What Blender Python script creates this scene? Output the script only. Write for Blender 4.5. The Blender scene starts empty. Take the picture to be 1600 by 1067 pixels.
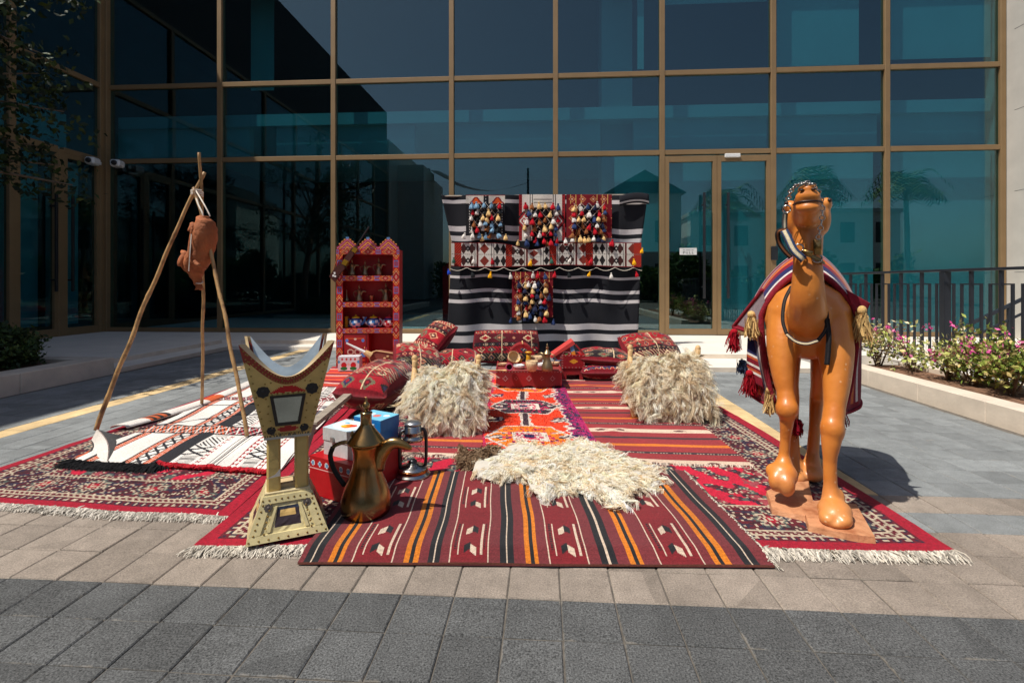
import bpy, math, random
import numpy as np
from mathutils import Vector, Matrix

# ------------------------------------------------------------------ frame of reference
F, CX, HY, H = 780.0, 800.0, 443.0, 1.1       # focal length / centre / horizon in photo pixels, eye height in metres
A = math.atan(50.0 / F)                       # the place is turned by this much from the line of sight
CA, SA = math.cos(A), math.sin(A)
def C(lat, d, z=0.0): return np.array([lat*CA - d*SA, lat*SA + d*CA, z])
def P(px, py, z=0.0):
    d = F*(H - z)/(py - HY); return C((px - CX)*d/F, d, z)
def Q(px, py, d): return C((px - CX)*d/F, d, H - (py - HY)*d/F)
def dep(py, z=0.0): return F*(H - z)/(py - HY)
R = math.radians
rng = np.random.default_rng(7)
random.seed(7)
col = bpy.context.scene.collection
SC = bpy.context.scene

# ------------------------------------------------------------------ camera, sky, sun, exposure
cam = bpy.data.cameras.new("camera"); co = bpy.data.objects.new("camera", cam); col.objects.link(co)
co.location = (0, 0, H); co.rotation_euler = (R(90), 0, A)
cam.sensor_width = 36; cam.lens = 36*F/1600; cam.shift_y = -(533.5 - HY)/1600; cam.clip_end = 2000; cam.clip_start = 0.05
SC.camera = co
SUN = (0.47*CA - 0.27*SA, 0.47*SA + 0.27*CA, -1.0)           # the way the sunlight travels
w = bpy.data.worlds.new("World"); SC.world = w; w.use_nodes = True
nt = w.node_tree; bg = nt.nodes["Background"]; sky = nt.nodes.new("ShaderNodeTexSky"); sky.sky_type = 'NISHITA'
sky.sun_disc = False; sky.sun_elevation = math.atan2(1, math.hypot(SUN[0], SUN[1])); sky.sun_rotation = math.atan2(-SUN[0], -SUN[1])
sky.dust_density = 2.4; sky.ozone_density = 1.5
nt.links.new(sky.outputs[0], bg.inputs[0]); bg.inputs[1].default_value = 0.085
sl = bpy.data.lights.new("sun", 'SUN'); sl.energy = 4.4; sl.angle = R(0.53); sl.color = (1.0, 0.95, 0.87)
so = bpy.data.objects.new("sun", sl); col.objects.link(so); so.location = (-8, -6, 18)
so.rotation_euler = Vector(SUN).to_track_quat('-Z', 'Y').to_euler()
SC.view_settings.view_transform = 'Standard'; SC.view_settings.look = 'None'
SC.view_settings.exposure = 0.2; SC.view_settings.gamma = 1.0; SC.view_settings.use_curve_mapping = False
SC.render.engine = 'CYCLES'; SC.cycles.use_denoising = True
SC.cycles.max_bounces = 10; SC.cycles.diffuse_bounces = 8; SC.cycles.transparent_max_bounces = 16; SC.cycles.caustics_reflective = False; SC.cycles.caustics_refractive = False

# ------------------------------------------------------------------ helpers
def S(r, g, b):
    c = np.array([r, g, b], float)/255.0
    return np.where(c <= 0.04045, c/12.92, ((c + 0.055)/1.055)**2.4)
def lin(arr):
    c = np.asarray(arr, float)/255.0
    return np.where(c <= 0.04045, c/12.92, ((c + 0.055)/1.055)**2.4)

def root_of(o):
    while o.parent: o = o.parent
    return o
def to_local(V, parent):
    if parent is None: return V
    r = root_of(parent); V = V - np.array(r.location); t = r.rotation_euler.z; c, s = math.cos(t), math.sin(t)
    return np.stack([V[:, 0]*c + V[:, 1]*s, -V[:, 0]*s + V[:, 1]*c, V[:, 2]], 1)

def mesh_data(name, V, Fc, mat, cols=None, smooth=False):
    """V (n,3); Fc (m,k) array or list of tuples; cols (m,3) linear colour for each face."""
    me = bpy.data.meshes.new(name)
    V = np.asarray(V, float)
    if isinstance(Fc, np.ndarray):
        m, k = Fc.shape
        me.vertices.add(len(V)); me.vertices.foreach_set("co", V.astype(np.float32).ravel())
        me.loops.add(m*k); me.loops.foreach_set("vertex_index", Fc.astype(np.int32).ravel())
        me.polygons.add(m); me.polygons.foreach_set("loop_start", np.arange(0, m*k, k, dtype=np.int32))
        me.update(calc_edges=True)
    else:
        me.from_pydata([tuple(v) for v in V], [], [tuple(f) for f in Fc]); me.update()
    if cols is not None:
        cols = np.asarray(cols, float)
        tot = np.empty(len(me.polygons), np.int32); me.polygons.foreach_get("loop_total", tot)
        rep = np.repeat(cols, tot, axis=0)
        a = me.color_attributes.new("Col", 'FLOAT_COLOR', 'CORNER')
        a.data.foreach_set("color", np.concatenate([rep, np.ones((len(rep), 1))], 1).astype(np.float32).ravel())
    me.polygons.foreach_set("use_smooth", np.full(len(me.polygons), bool(smooth)))
    if mat is not None: me.materials.append(mat)
    return me
def link(name, me, parent=None, loc=None, rot=None, scale=None):
    o = bpy.data.objects.new(name, me); col.objects.link(o)
    if parent is not None: o.parent = parent
    if loc is not None: o.location = loc
    if rot is not None: o.rotation_euler = rot
    if scale is not None: o.scale = scale
    return o
def mk(name, VF, mat, parent=None, world=True, cols=None, smooth=False, kind=None):
    V, Fc = VF[0], VF[1]
    if len(VF) > 2 and cols is None: cols = VF[2]
    V = np.asarray(V, float)
    if world and parent is not None: V = to_local(V, parent)
    o = link(name, mesh_data(name, V, Fc, mat, cols, smooth), parent)
    if kind: o["kind"] = kind
    if len(VF) > 3:
        nn = VF[3]; nn = to_local(np.asarray(nn) + np.array(root_of(parent).location), parent) if (world and parent is not None) else nn
        o.data.polygons.foreach_set("use_smooth", np.ones(len(o.data.polygons), bool)); o.data.normals_split_custom_set_from_vertices([tuple(v) for v in nn])
    return o
def tag(o, label, cat=None, group=None, kind=None):
    o["label"] = label
    if cat: o["category"] = cat
    if group: o["group"] = group
    if kind: o["kind"] = kind
    return o
def thing(name, label, cat, loc=(0, 0, 0), rotz=0.0, group=None):
    o = bpy.data.objects.new(name, None); col.objects.link(o); o.empty_display_size = 0.1
    o.location = tuple(loc); o.rotation_euler = (0, 0, rotz)
    return tag(o, label, cat, group)

def join(*parts):
    """Join (V,F[,C]) pieces with list faces."""
    Vs, Fs, Cs, n = [], [], [], 0
    hasc = any(len(p) > 2 and p[2] is not None for p in parts)
    same = len({(p[1].shape[1] if isinstance(p[1], np.ndarray) else -1) for p in parts}) == 1 and isinstance(parts[0][1], np.ndarray)
    for p in parts:
        V = np.asarray(p[0], float); Vs.append(V)
        if same: Fs.append(np.asarray(p[1]) + n)
        else: Fs.extend([tuple(int(i) + n for i in f) for f in p[1]])
        if hasc: Cs.append(np.asarray(p[2]))
        n += len(V)
    Fo = np.concatenate(Fs) if same else Fs
    return (np.concatenate(Vs), Fo, np.concatenate(Cs)) if hasc else (np.concatenate(Vs), Fo)
def colr(VF, c):
    return (VF[0], VF[1], np.tile(np.asarray(c, float), (len(VF[1]), 1)))
def xf(VF, loc=(0, 0, 0), rz=0.0, rx=0.0, ry=0.0, sc=1.0):
    M = (Matrix.Translation(loc) @ Matrix.Rotation(rz, 4, 'Z') @ Matrix.Rotation(ry, 4, 'Y') @ Matrix.Rotation(rx, 4, 'X'))
    M = np.array(M); V = np.asarray(VF[0], float)*sc
    return (V @ M[:3, :3].T + M[:3, 3],) + tuple(VF[1:])

BOXF = np.array([[0, 3, 2, 1], [4, 5, 6, 7], [0, 1, 5, 4], [1, 2, 6, 5], [2, 3, 7, 6], [3, 0, 4, 7]])
def box(x0, x1, y0, y1, z0, z1):
    return (np.array([[x0, y0, z0], [x1, y0, z0], [x1, y1, z0], [x0, y1, z0], [x0, y0, z1], [x1, y0, z1], [x1, y1, z1], [x0, y1, z1]], float), BOXF)
def cbox(x0, x1, y0, y1, z0, z1, b=0.006):
    """box with chamfered edges"""
    import bmesh
    bm = bmesh.new(); V, Fc = box(x0, x1, y0, y1, z0, z1)
    vs = [bm.verts.new(v) for v in V]
    for f in Fc: bm.faces.new([vs[i] for i in f])
    bmesh.ops.bevel(bm, geom=list(bm.edges), offset=b, segments=1, affect='EDGES', profile=0.5)
    bm.verts.ensure_lookup_table(); bm.verts.index_update()
    V = np.array([v.co[:] for v in bm.verts]); Fc = [tuple(v.index for v in f.verts) for f in bm.faces]; bm.free()
    return (V, Fc)
def bar(p, q, wx, wz, up=(0, 0, 1)):
    p, q = np.asarray(p, float), np.asarray(q, float); t = q - p; t /= np.linalg.norm(t)
    s = np.cross(t, up); n = np.linalg.norm(s)
    s = np.array([1.0, 0, 0]) if n < 1e-6 else s/n
    u = np.cross(s, t)
    V = []
    for e in (p, q):
        for a, b in ((-1, -1), (1, -1), (1, 1), (-1, 1)): V.append(e + s*a*wx/2 + u*b*wz/2)
    return (np.array(V), np.array([[0, 3, 2, 1], [4, 5, 6, 7], [0, 1, 5, 4], [1, 2, 6, 5], [2, 3, 7, 6], [3, 0, 4, 7]]))
def tube(pts, rad, n=8, cap=True, flat=1.0):
    pts = np.asarray(pts, float); m = len(pts); rad = np.broadcast_to(np.asarray(rad, float), (m,))
    T = np.gradient(pts, axis=0); T /= np.linalg.norm(T, axis=1)[:, None] + 1e-12
    ref = np.array([0, 0, 1.0]) if abs(T[0][2]) < 0.9 else np.array([1.0, 0, 0])
    V = []; s = None
    for i in range(m):
        s = np.cross(T[i], ref) if s is None else s - T[i]*np.dot(s, T[i])
        s /= np.linalg.norm(s) + 1e-12; u = np.cross(s, T[i])
        for k in range(n):
            a = 2*math.pi*k/n; V.append(pts[i] + rad[i]*(math.cos(a)*s + flat*math.sin(a)*u))
    Fc = [(i*n + k, i*n + (k+1) % n, (i+1)*n + (k+1) % n, (i+1)*n + k) for i in range(m-1) for k in range(n)]
    if cap: Fc += [tuple(range(n-1, -1, -1)), tuple(range((m-1)*n, m*n))]
    return (np.array(V), Fc)
def spline(pts, n=24):
    pts = np.asarray(pts, float); m = len(pts)
    out = []
    P_ = np.vstack([2*pts[0]-pts[1], pts, 2*pts[-1]-pts[-2]])
    for t in np.linspace(0, m-1, n):
        i = min(int(t), m-2); f = t - i; p0, p1, p2, p3 = P_[i], P_[i+1], P_[i+2], P_[i+3]
        out.append(0.5*((2*p1) + (-p0+p2)*f + (2*p0-5*p1+4*p2-p3)*f*f + (-p0+3*p1-3*p2+p3)*f**3))
    return np.array(out)
def lathe(prof, n=24, rib=0.0, k=0):
    """prof list of (r,z); axis z"""
    V, m = [], len(prof)
    for r, z in prof:
        for i in range(n):
            a = 2*math.pi*i/n; rr = r*(1 + rib*math.cos(k*a)); V.append((rr*math.cos(a), rr*math.sin(a), z))
    Fc = [(j*n+i, j*n+(i+1) % n, (j+1)*n+(i+1) % n, (j+1)*n+i) for j in range(m-1) for i in range(n)]
    if prof[0][0] > 1e-5: Fc.append(tuple(range(n-1, -1, -1)))
    if prof[-1][0] > 1e-5: Fc.append(tuple(range((m-1)*n, m*n)))
    return (np.array(V), Fc)
def sphere(c, r, n=12, m=8):
    r = np.broadcast_to(np.asarray(r, float), (3,))
    V, Fc = lathe([(max(math.sin(math.pi*j/m), 1e-4), -math.cos(math.pi*j/m)) for j in range(m+1)], n)
    return (V*r + np.asarray(c, float), Fc)
def prism(poly, z0, z1):
    n = len(poly); V = [(p[0], p[1], z0) for p in poly] + [(p[0], p[1], z1) for p in poly]
    return (np.array(V, float), [tuple(range(n-1, -1, -1)), tuple(range(n, 2*n))] + [(i, (i+1) % n, n+(i+1) % n, n+i) for i in range(n)])
def sheet(G, thick=None, Cc=None):
    """G (nu+1,nv+1,3) grid -> quads; Cc (nu,nv,3)."""
    a, b = G.shape[:2]
    idx = np.arange(a*b).reshape(a, b)
    Fc = np.stack([idx[:-1, :-1], idx[1:, :-1], idx[1:, 1:], idx[:-1, 1:]], -1).reshape(-1, 4)
    V = G.reshape(-1, 3)
    if Cc is not None: return (V, Fc, Cc.reshape(-1, 3))
    return (V, Fc)
def closed_sheet(G, N, t, Cc, back=None, flat_back=False):
    """sheet with thickness t along offset direction -N (3-vector or grid), edges closed"""
    a, b = G.shape[:2]; n = a*b
    V = np.concatenate([G.reshape(-1, 3), (G - np.asarray(N)*t).reshape(-1, 3)])
    idx = np.arange(n).reshape(a, b)
    top = np.stack([idx[:-1, :-1], idx[1:, :-1], idx[1:, 1:], idx[:-1, 1:]], -1).reshape(-1, 4)
    bot = top[:, ::-1] + n
    ring = np.concatenate([idx[:, 0], idx[-1, 1:], idx[-2::-1, -1], idx[0, -2:0:-1]])
    nx = np.roll(ring, -1)
    side = np.stack([ring + n, nx + n, nx, ring], -1)
    cc = Cc.reshape(-1, 3)
    ecol = np.tile(cc.mean(0), (len(side), 1))
    bc = cc*0.8 if back is None else np.tile(np.asarray(back), (len(cc), 1))
    if flat_back:      # lies on the ground: edges turn down, one plain underside
        c4 = np.array([[idx[0, 0], idx[0, -1], idx[-1, -1], idx[-1, 0]]]) + n
        used = np.concatenate([np.arange(n), np.unique(side[:, :2])]); re = np.full(2*n, -1); re[used] = np.arange(len(used))
        return (V[used], re[np.concatenate([top, c4, side])], np.concatenate([cc, bc[:1], ecol]))
    return (V, np.concatenate([top, bot, side]), np.concatenate([cc, bc, ecol]))

def ribbons(base, dirs, side, L, Wd, segs=4, cols=None, curl=None, curl_amp=0.0, taper=0.8, droop=None, lift=None, lift_amp=0.0, phase_rng=rng, freq=1.0):
    """flat tapering ribbons; all inputs (N,3) or (N,)"""
    N = len(base); t = np.linspace(0, 1, segs+1)[None, :, None]
    L = np.broadcast_to(L, (N,))[:, None, None]; Wd = np.broadcast_to(Wd, (N,))[:, None, None]
    p = base[:, None, :] + dirs[:, None, :]*L*t
    if lift is not None: p = p + lift[:, None, :]*L*lift_amp*(t - t*t)*4*0.5
    if droop is not None: p = p + np.array([0, 0, -1.0])*np.broadcast_to(droop, (N,))[:, None, None]*t*t
    if curl_amp > 0:
        ph = phase_rng.uniform(0, 6.28, N)[:, None, None]; fr = (phase_rng.uniform(0.6, 1.5, N)*freq)[:, None, None]
        p = p + (side if curl is None else curl)[:, None, :]*curl_amp*L*np.sin(ph + 6.28*fr*t)*t
    wv = side[:, None, :]*Wd*0.5*(1 - taper*t**1.5)
    a, b = p - wv, p + wv
    V = np.stack([a, b], 2).reshape(-1, 3)
    k = np.arange(segs)*2; f = np.stack([k, k+1, k+3, k+2], -1)
    Fc = (f[None] + (np.arange(N)*(segs+1)*2)[:, None, None]).reshape(-1, 4)
    if cols is not None: return (V, Fc, np.repeat(cols, segs, axis=0))
    return (V, Fc)
def unit(v): return v/(np.linalg.norm(v, axis=-1, keepdims=True) + 1e-9)

# ------------------------------------------------------------------ materials
def _mat(name):
    m = bpy.data.materials.new(name); m.use_nodes = True
    return m, m.node_tree, m.node_tree.nodes["Principled BSDF"]
def mat(name, c, rough=0.6, metal=0.0, var=0.12, scale=8.0, bump=0.0, bscale=60.0, spec=0.5, coat=0.0, c2=None, c2pos=(0.45, 0.6)):
    """noise-varied colour, fine bump"""
    m, nt, b = _mat(name); c = np.asarray(c, float)
    geo = nt.nodes.new("ShaderNodeTexCoord")
    nz = nt.nodes.new("ShaderNodeTexNoise"); nz.inputs["Scale"].default_value = scale; nz.inputs["Detail"].default_value = 6
    nt.links.new(geo.outputs["Object"], nz.inputs["Vector"])
    rp = nt.nodes.new("ShaderNodeValToRGB"); e = rp.color_ramp.elements
    if c2 is None:
        e[0].position, e[1].position = 0.3, 0.7
        e[0].color = (*np.clip(c*(1-var), 0, 1), 1); e[1].color = (*np.clip(c*(1+var), 0, 1), 1)
    else:
        e[0].position, e[1].position = c2pos
        e[0].color = (*c, 1); e[1].color = (*c2, 1)
    nt.links.new(nz.outputs["Fac"], rp.inputs[0]); nt.links.new(rp.outputs[0], b.inputs["Base Color"])
    b.inputs["Roughness"].default_value = rough; b.inputs["Metallic"].default_value = metal
    b.inputs["Specular IOR Level"].default_value = spec; b.inputs["Coat Weight"].default_value = coat; b.inputs["Coat Roughness"].default_value = 0.12
    if bump > 0:
        n2 = nt.nodes.new("ShaderNodeTexNoise"); n2.inputs["Scale"].default_value = bscale; n2.inputs["Detail"].default_value = 5
        nt.links.new(geo.outputs["Object"], n2.inputs["Vector"])
        bp = nt.nodes.new("ShaderNodeBump"); bp.inputs["Strength"].default_value = bump; bp.inputs["Distance"].default_value = 0.01
        nt.links.new(n2.outputs["Fac"], bp.inputs["Height"]); nt.links.new(bp.outputs[0], b.inputs["Normal"])
    return m
def colmat(name, rough=0.9, sheen=0.0, bump=0.3, bscale=300.0, var=0.25, nscale=120.0, spec=0.2, coat=0.0, dirt=0.12):
    """reads the woven / painted colour of each face, adds thread-scale variation"""
    m, nt, b = _mat(name)
    at = nt.nodes.new("ShaderNodeAttribute"); at.attribute_name = "Col"
    tc = nt.nodes.new("ShaderNodeTexCoord")
    nz = nt.nodes.new("ShaderNodeTexNoise"); nz.inputs["Scale"].default_value = nscale; nz.inputs["Detail"].default_value = 4
    nt.links.new(tc.outputs["Object"], nz.inputs["Vector"])
    mr = nt.nodes.new("ShaderNodeMapRange"); mr.inputs[1].default_value = 0.25; mr.inputs[2].default_value = 0.75
    mr.inputs[3].default_value = 1-var; mr.inputs[4].default_value = 1+var; nt.links.new(nz.outputs["Fac"], mr.inputs[0])
    n3 = nt.nodes.new("ShaderNodeTexNoise"); n3.inputs["Scale"].default_value = 3.0; n3.inputs["Detail"].default_value = 5
    nt.links.new(tc.outputs["Object"], n3.inputs["Vector"])
    m3 = nt.nodes.new("ShaderNodeMapRange"); m3.inputs[1].default_value = 0.3; m3.inputs[2].default_value = 0.7
    m3.inputs[3].default_value = 1-dirt; m3.inputs[4].default_value = 1+dirt; nt.links.new(n3.outputs["Fac"], m3.inputs[0])
    mm = nt.nodes.new("ShaderNodeMath"); mm.operation = 'MULTIPLY'; nt.links.new(mr.outputs[0], mm.inputs[0]); nt.links.new(m3.outputs[0], mm.inputs[1])
    vm = nt.nodes.new("ShaderNodeVectorMath"); vm.operation = 'SCALE'
    nt.links.new(at.outputs["Color"], vm.inputs[0]); nt.links.new(mm.outputs[0], vm.inputs["Scale"])
    nt.links.new(vm.outputs[0], b.inputs["Base Color"])
    b.inputs["Roughness"].default_value = rough; b.inputs["Specular IOR Level"].default_value = spec
    b.inputs["Sheen Weight"].default_value = sheen; b.inputs["Coat Weight"].default_value = coat
    if bump > 0:
        n2 = nt.nodes.new("ShaderNodeTexNoise"); n2.inputs["Scale"].default_value = bscale; n2.inputs["Detail"].default_value = 3
        nt.links.new(tc.outputs["Object"], n2.inputs["Vector"])
        bp = nt.nodes.new("ShaderNodeBump"); bp.inputs["Strength"].default_value = bump; bp.inputs["Distance"].default_value = 0.006
        nt.links.new(n2.outputs["Fac"], bp.inputs["Height"]); nt.links.new(bp.outputs[0], b.inputs["Normal"])
    return m
def paver_mat(name, c, speck):
    """exposed-aggregate paver: one tone for each stone, speckle, blotches"""
    m, nt, b = _mat(name)
    g = nt.nodes.new("ShaderNodeNewGeometry")
    sub = nt.nodes.new("ShaderNodeVectorMath"); sub.operation = 'SUBTRACT'; sub.inputs[1].default_value = (TX0, TY0, 0)
    div = nt.nodes.new("ShaderNodeVectorMath"); div.operation = 'DIVIDE'; div.inputs[1].default_value = (TPX, TPY, 100)
    fl = nt.nodes.new("ShaderNodeVectorMath"); fl.operation = 'FLOOR'
    nt.links.new(g.outputs["Position"], sub.inputs[0]); nt.links.new(sub.outputs[0], div.inputs[0]); nt.links.new(div.outputs[0], fl.inputs[0])
    wn = nt.nodes.new("ShaderNodeTexWhiteNoise"); nt.links.new(fl.outputs[0], wn.inputs["Vector"])
    def nz(sc, det=4, rough=0.6):
        n = nt.nodes.new("ShaderNodeTexNoise"); n.inputs["Scale"].default_value = sc; n.inputs["Detail"].default_value = det; n.inputs["Roughness"].default_value = rough
        nt.links.new(g.outputs["Position"], n.inputs["Vector"]); return n
    def mr(src, a0, a1, b0, b1):
        r = nt.nodes.new("ShaderNodeMapRange"); r.inputs[1].default_value, r.inputs[2].default_value, r.inputs[3].default_value, r.inputs[4].default_value = a0, a1, b0, b1
        nt.links.new(src, r.inputs[0]); return r.outputs[0]
    def mul(x, y):
        k = nt.nodes.new("ShaderNodeMath"); k.operation = 'MULTIPLY'; nt.links.new(x, k.inputs[0]); nt.links.new(y, k.inputs[1]); return k.outputs[0]
    fine = nz(170, 3, 0.75); big = nz(1.7, 6); mid = nz(14, 5)
    f = mul(mul(mr(wn.outputs["Value"], 0, 1, 0.84, 1.14), mr(big.outputs["Fac"], 0.3, 0.7, 0.82, 1.2)), mul(mr(mid.outputs["Fac"], 0.3, 0.7, 0.86, 1.14), mr(fine.outputs["Fac"], 0.3, 0.72, 1-speck, 1+speck)))
    vm = nt.nodes.new("ShaderNodeVectorMath"); vm.operation = 'SCALE'; vm.inputs[0].default_value = tuple(c); nt.links.new(f, vm.inputs["Scale"])
    # sand caught along the joints, chipped unevenly
    fr_ = nt.nodes.new("ShaderNodeVectorMath"); fr_.operation = 'FRACTION'; nt.links.new(div.outputs[0], fr_.inputs[0]); sp_ = nt.nodes.new("ShaderNodeSeparateXYZ"); nt.links.new(fr_.outputs[0], sp_.inputs[0])
    def op(o, x, y):
        k = nt.nodes.new("ShaderNodeMath"); k.operation = o
        for q, v in ((0, x), (1, y)):
            if isinstance(v, (int, float)): k.inputs[q].default_value = v
            else: nt.links.new(v, k.inputs[q])
        return k.outputs[0]
    ex_ = op('SUBTRACT', 0.5, op('ABSOLUTE', op('SUBTRACT', sp_.outputs[0], 0.5), 0)); ey_ = op('SUBTRACT', 0.5, op('ABSOLUTE', op('SUBTRACT', sp_.outputs[1], 0.5), 0))
    ed = op('MINIMUM', ex_, ey_); en = nz(9, 6, 0.7); ed2 = op('SUBTRACT', ed, mr(en.outputs["Fac"], 0.5, 0.75, 0.0, 0.05)); dust = mr(ed2, -0.008, 0.012, 0.42, 0.0)
    mxd = nt.nodes.new("ShaderNodeMix"); mxd.data_type = 'RGBA'; nt.links.new(dust, mxd.inputs["Factor"]); nt.links.new(vm.outputs[0], mxd.inputs[6]); mxd.inputs[7].default_value = (*S(150, 142, 130), 1); vm = mxd
    VMO = mxd.outputs[2]
    # pale dried stains
    st = nz(3.1, 7, 0.62); rp = mr(st.outputs["Fac"], 0.62, 0.74, 0.0, 0.45)
    mx = nt.nodes.new("ShaderNodeMix"); mx.data_type = 'RGBA'; nt.links.new(rp, mx.inputs["Factor"]); nt.links.new(VMO, mx.inputs[6]); mx.inputs[7].default_value = (*(np.asarray(c)*1.4 + 0.04), 1)
    nt.links.new(mx.outputs[2], b.inputs["Base Color"]); b.inputs["Roughness"].default_value = 0.85; b.inputs["Specular IOR Level"].default_value = 0.3
    bp = nt.nodes.new("ShaderNodeBump"); bp.inputs["Strength"].default_value = 0.5; bp.inputs["Distance"].default_value = 0.004
    nt.links.new(fine.outputs["Fac"], bp.inputs["Height"]); nt.links.new(bp.outputs[0], b.inputs["Normal"])
    return m
def glass_mat(name, tint, refl=0.09, gain=0.9):
    m = bpy.data.materials.new(name); m.use_nodes = True; nt = m.node_tree; nt.nodes.clear()
    out = nt.nodes.new("ShaderNodeOutputMaterial"); mx = nt.nodes.new("ShaderNodeMixShader")
    tr = nt.nodes.new("ShaderNodeBsdfTransparent"); tr.inputs[0].default_value = (*tint, 1)
    gl = nt.nodes.new("ShaderNodeBsdfGlossy"); gl.inputs["Roughness"].default_value = 0.0; gl.inputs[0].default_value = (0.86, 0.98, 0.97, 1)
    lw = nt.nodes.new("ShaderNodeLayerWeight"); lw.inputs[0].default_value = 0.5
    pw = nt.nodes.new("ShaderNodeMath"); pw.operation = 'POWER'; pw.inputs[1].default_value = 5.0; nt.links.new(lw.outputs["Facing"], pw.inputs[0])
    ma = nt.nodes.new("ShaderNodeMath"); ma.operation = 'MULTIPLY_ADD'; ma.inputs[1].default_value = gain; ma.inputs[2].default_value = refl; ma.use_clamp = True
    nt.links.new(pw.outputs[0], ma.inputs[0]); nt.links.new(ma.outputs[0], mx.inputs[0]); nt.links.new(tr.outputs[0], mx.inputs[1]); nt.links.new(gl.outputs[0], mx.inputs[2])
    nt.links.new(mx.outputs[0], out.inputs[0]); return m

TPX, TPY, TX0, TY0 = 0.187, 0.195, -0.128, 1.745       # paver pitch and the joint the photograph shows
M = {}
M['textile'] = colmat("woven_textile", 0.95, sheen=0.15)
M['pile'] = colmat("knotted_pile", 0.97, sheen=0.1, bump=0.6, bscale=220, var=0.3, nscale=160)
M['cloth'] = colmat("cotton_cloth", 0.9, bump=0.15, var=0.1)
def fur_mat():
    m = bpy.data.materials.new("fleece"); m.use_nodes = True; nt = m.node_tree; nt.nodes.clear()
    out = nt.nodes.new("ShaderNodeOutputMaterial"); at = nt.nodes.new("ShaderNodeAttribute"); at.attribute_name = "Col"
    d = nt.nodes.new("ShaderNodeBsdfDiffuse"); t = nt.nodes.new("ShaderNodeBsdfTranslucent"); mx = nt.nodes.new("ShaderNodeMixShader"); mx.inputs[0].default_value = 0.35
    for n in (d, t): nt.links.new(at.outputs["Color"], n.inputs[0])
    nt.links.new(d.outputs[0], mx.inputs[1]); nt.links.new(t.outputs[0], mx.inputs[2]); nt.links.new(mx.outputs[0], out.inputs[0]); return m
M['fur'] = fur_mat()
M['yarn'] = colmat("yarn", 0.95, bump=0.5, bscale=260, var=0.25, nscale=200)
M['paint'] = colmat("painted_wood", 0.45, bump=0.12, bscale=90, var=0.1, nscale=40, spec=0.5)
M['enamel'] = colmat("glazed_enamel", 0.25, bump=0.0, var=0.06, nscale=20, spec=0.5)
M['leafcol'] = colmat("leaves", 0.6, bump=0.0, var=0.25, nscale=15, spec=0.3)
M['bronze'] = mat("bronze_aluminium", S(138, 112, 78), 0.5, 0.2, 0.08, 3, 0.02, 40)
M['bronze_dark'] = mat("bronze_gasket", S(40, 32, 24), 0.5, 0, 0.1)
M['stone'] = mat("pale_limestone", S(226, 219, 208), 0.6, 0, 0.06, 3, 0.08, 50, c2=None)
M['stone_grey'] = mat("grey_limestone", S(188, 184, 176), 0.6, 0, 0.07, 3, 0.08, 50)
M['kerb'] = mat("travertine", S(214, 200, 182), 0.65, 0, 0.12, 5, 0.15, 40)
M['joint'] = mat("joint_sand", S(98, 92, 84), 0.95, 0, 0.3, 30, 0.4, 200)
M['dark_paver'] = paver_mat("dark_paver", S(84, 85, 85), 0.95)
M['beige_paver'] = paver_mat("beige_paver", S(139, 128, 117), 0.42)
M['grey_paver'] = paver_mat("grey_paver", S(126, 129, 129), 0.3)
M['yellow_paver'] = paver_mat("yellow_paver", S(206, 178, 132), 0.12)
M['glass'] = glass_mat("tinted_glass", (0.17, 0.50, 0.52))
M['blackmetal'] = mat("dark_grey_powder_coat", S(42, 46, 54), 0.45, 0.3, 0.1)
M['black'] = mat("black_rubber", S(18, 18, 18), 0.6, 0, 0.2)
M['blind'] = mat("roller_blind", S(196, 205, 200), 0.9, 0, 0.04, 2)
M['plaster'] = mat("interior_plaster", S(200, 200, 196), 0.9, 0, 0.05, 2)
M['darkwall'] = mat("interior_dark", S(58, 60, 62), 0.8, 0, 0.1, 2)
M['whiteplastic'] = mat("white_plastic", S(222, 222, 220), 0.35, 0, 0.03)
M['steel'] = mat("steel", S(190, 190, 188), 0.28, 0.9, 0.06, 20)
M['darksteel'] = mat("brushed_dark_steel", S(70, 72, 76), 0.35, 0.8, 0.1)
M['soil'] = mat("dry_soil", S(120, 88, 66), 0.95, 0, 0.35, 20, 0.8, 60)
M['bark'] = mat("bark", S(112, 96, 78), 0.9, 0, 0.3, 20, 0.7, 70)
M['bamboo'] = mat("bamboo", S(184, 146, 96), 0.5, 0, 0.18, 9, 0.3, 60, c2=S(96, 68, 44), c2pos=(0.45, 0.7))
M['wood'] = mat("pale_wood", S(205, 168, 116), 0.6, 0, 0.16, 10, 0.2, 50)
M['greywood'] = mat("weathered_wood", S(150, 138, 124), 0.75, 0, 0.18, 12, 0.3, 60)
M['leather'] = mat("tanned_skin", S(158, 90, 50), 0.8, 0, 0.3, 9, 1.0, 38)
M['brass'] = mat("aged_brass", S(178, 138, 82), 0.26, 1.0, 0.2, 5, 0.08, 25, c2=S(120, 112, 88), c2pos=(0.42, 0.62))
M['brass_body'] = mat("tarnished_brass", S(176, 108, 52), 0.24, 1.0, 0.2, 4, 0.1, 20, c2=S(134, 122, 92), c2pos=(0.4, 0.6))
M['oldbrass'] = mat("dull_brass", S(150, 128, 96), 0.38, 0.85, 0.25, 25)
M['rope'] = mat("white_cord", S(205, 190, 175), 0.9, 0, 0.15, 40)
M['white_rope'] = mat("pale_rope", S(224, 214, 198), 0.9, 0, 0.1, 40)

# ================================================================== THE SETTING
YF, XW = 9.70, -9.0                                     # glass front and side wing
def fac(px, py, Y=YF):
    t = (px - CX)/F; dx, dy = CA*t - SA, SA*t + CA; s = Y/dy
    return dx*s, H - (py - HY)/F*s
M['glass'] = glass_mat("tinted_glass", (0.40, 0.70, 0.75), 0.105, 0.85)

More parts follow.
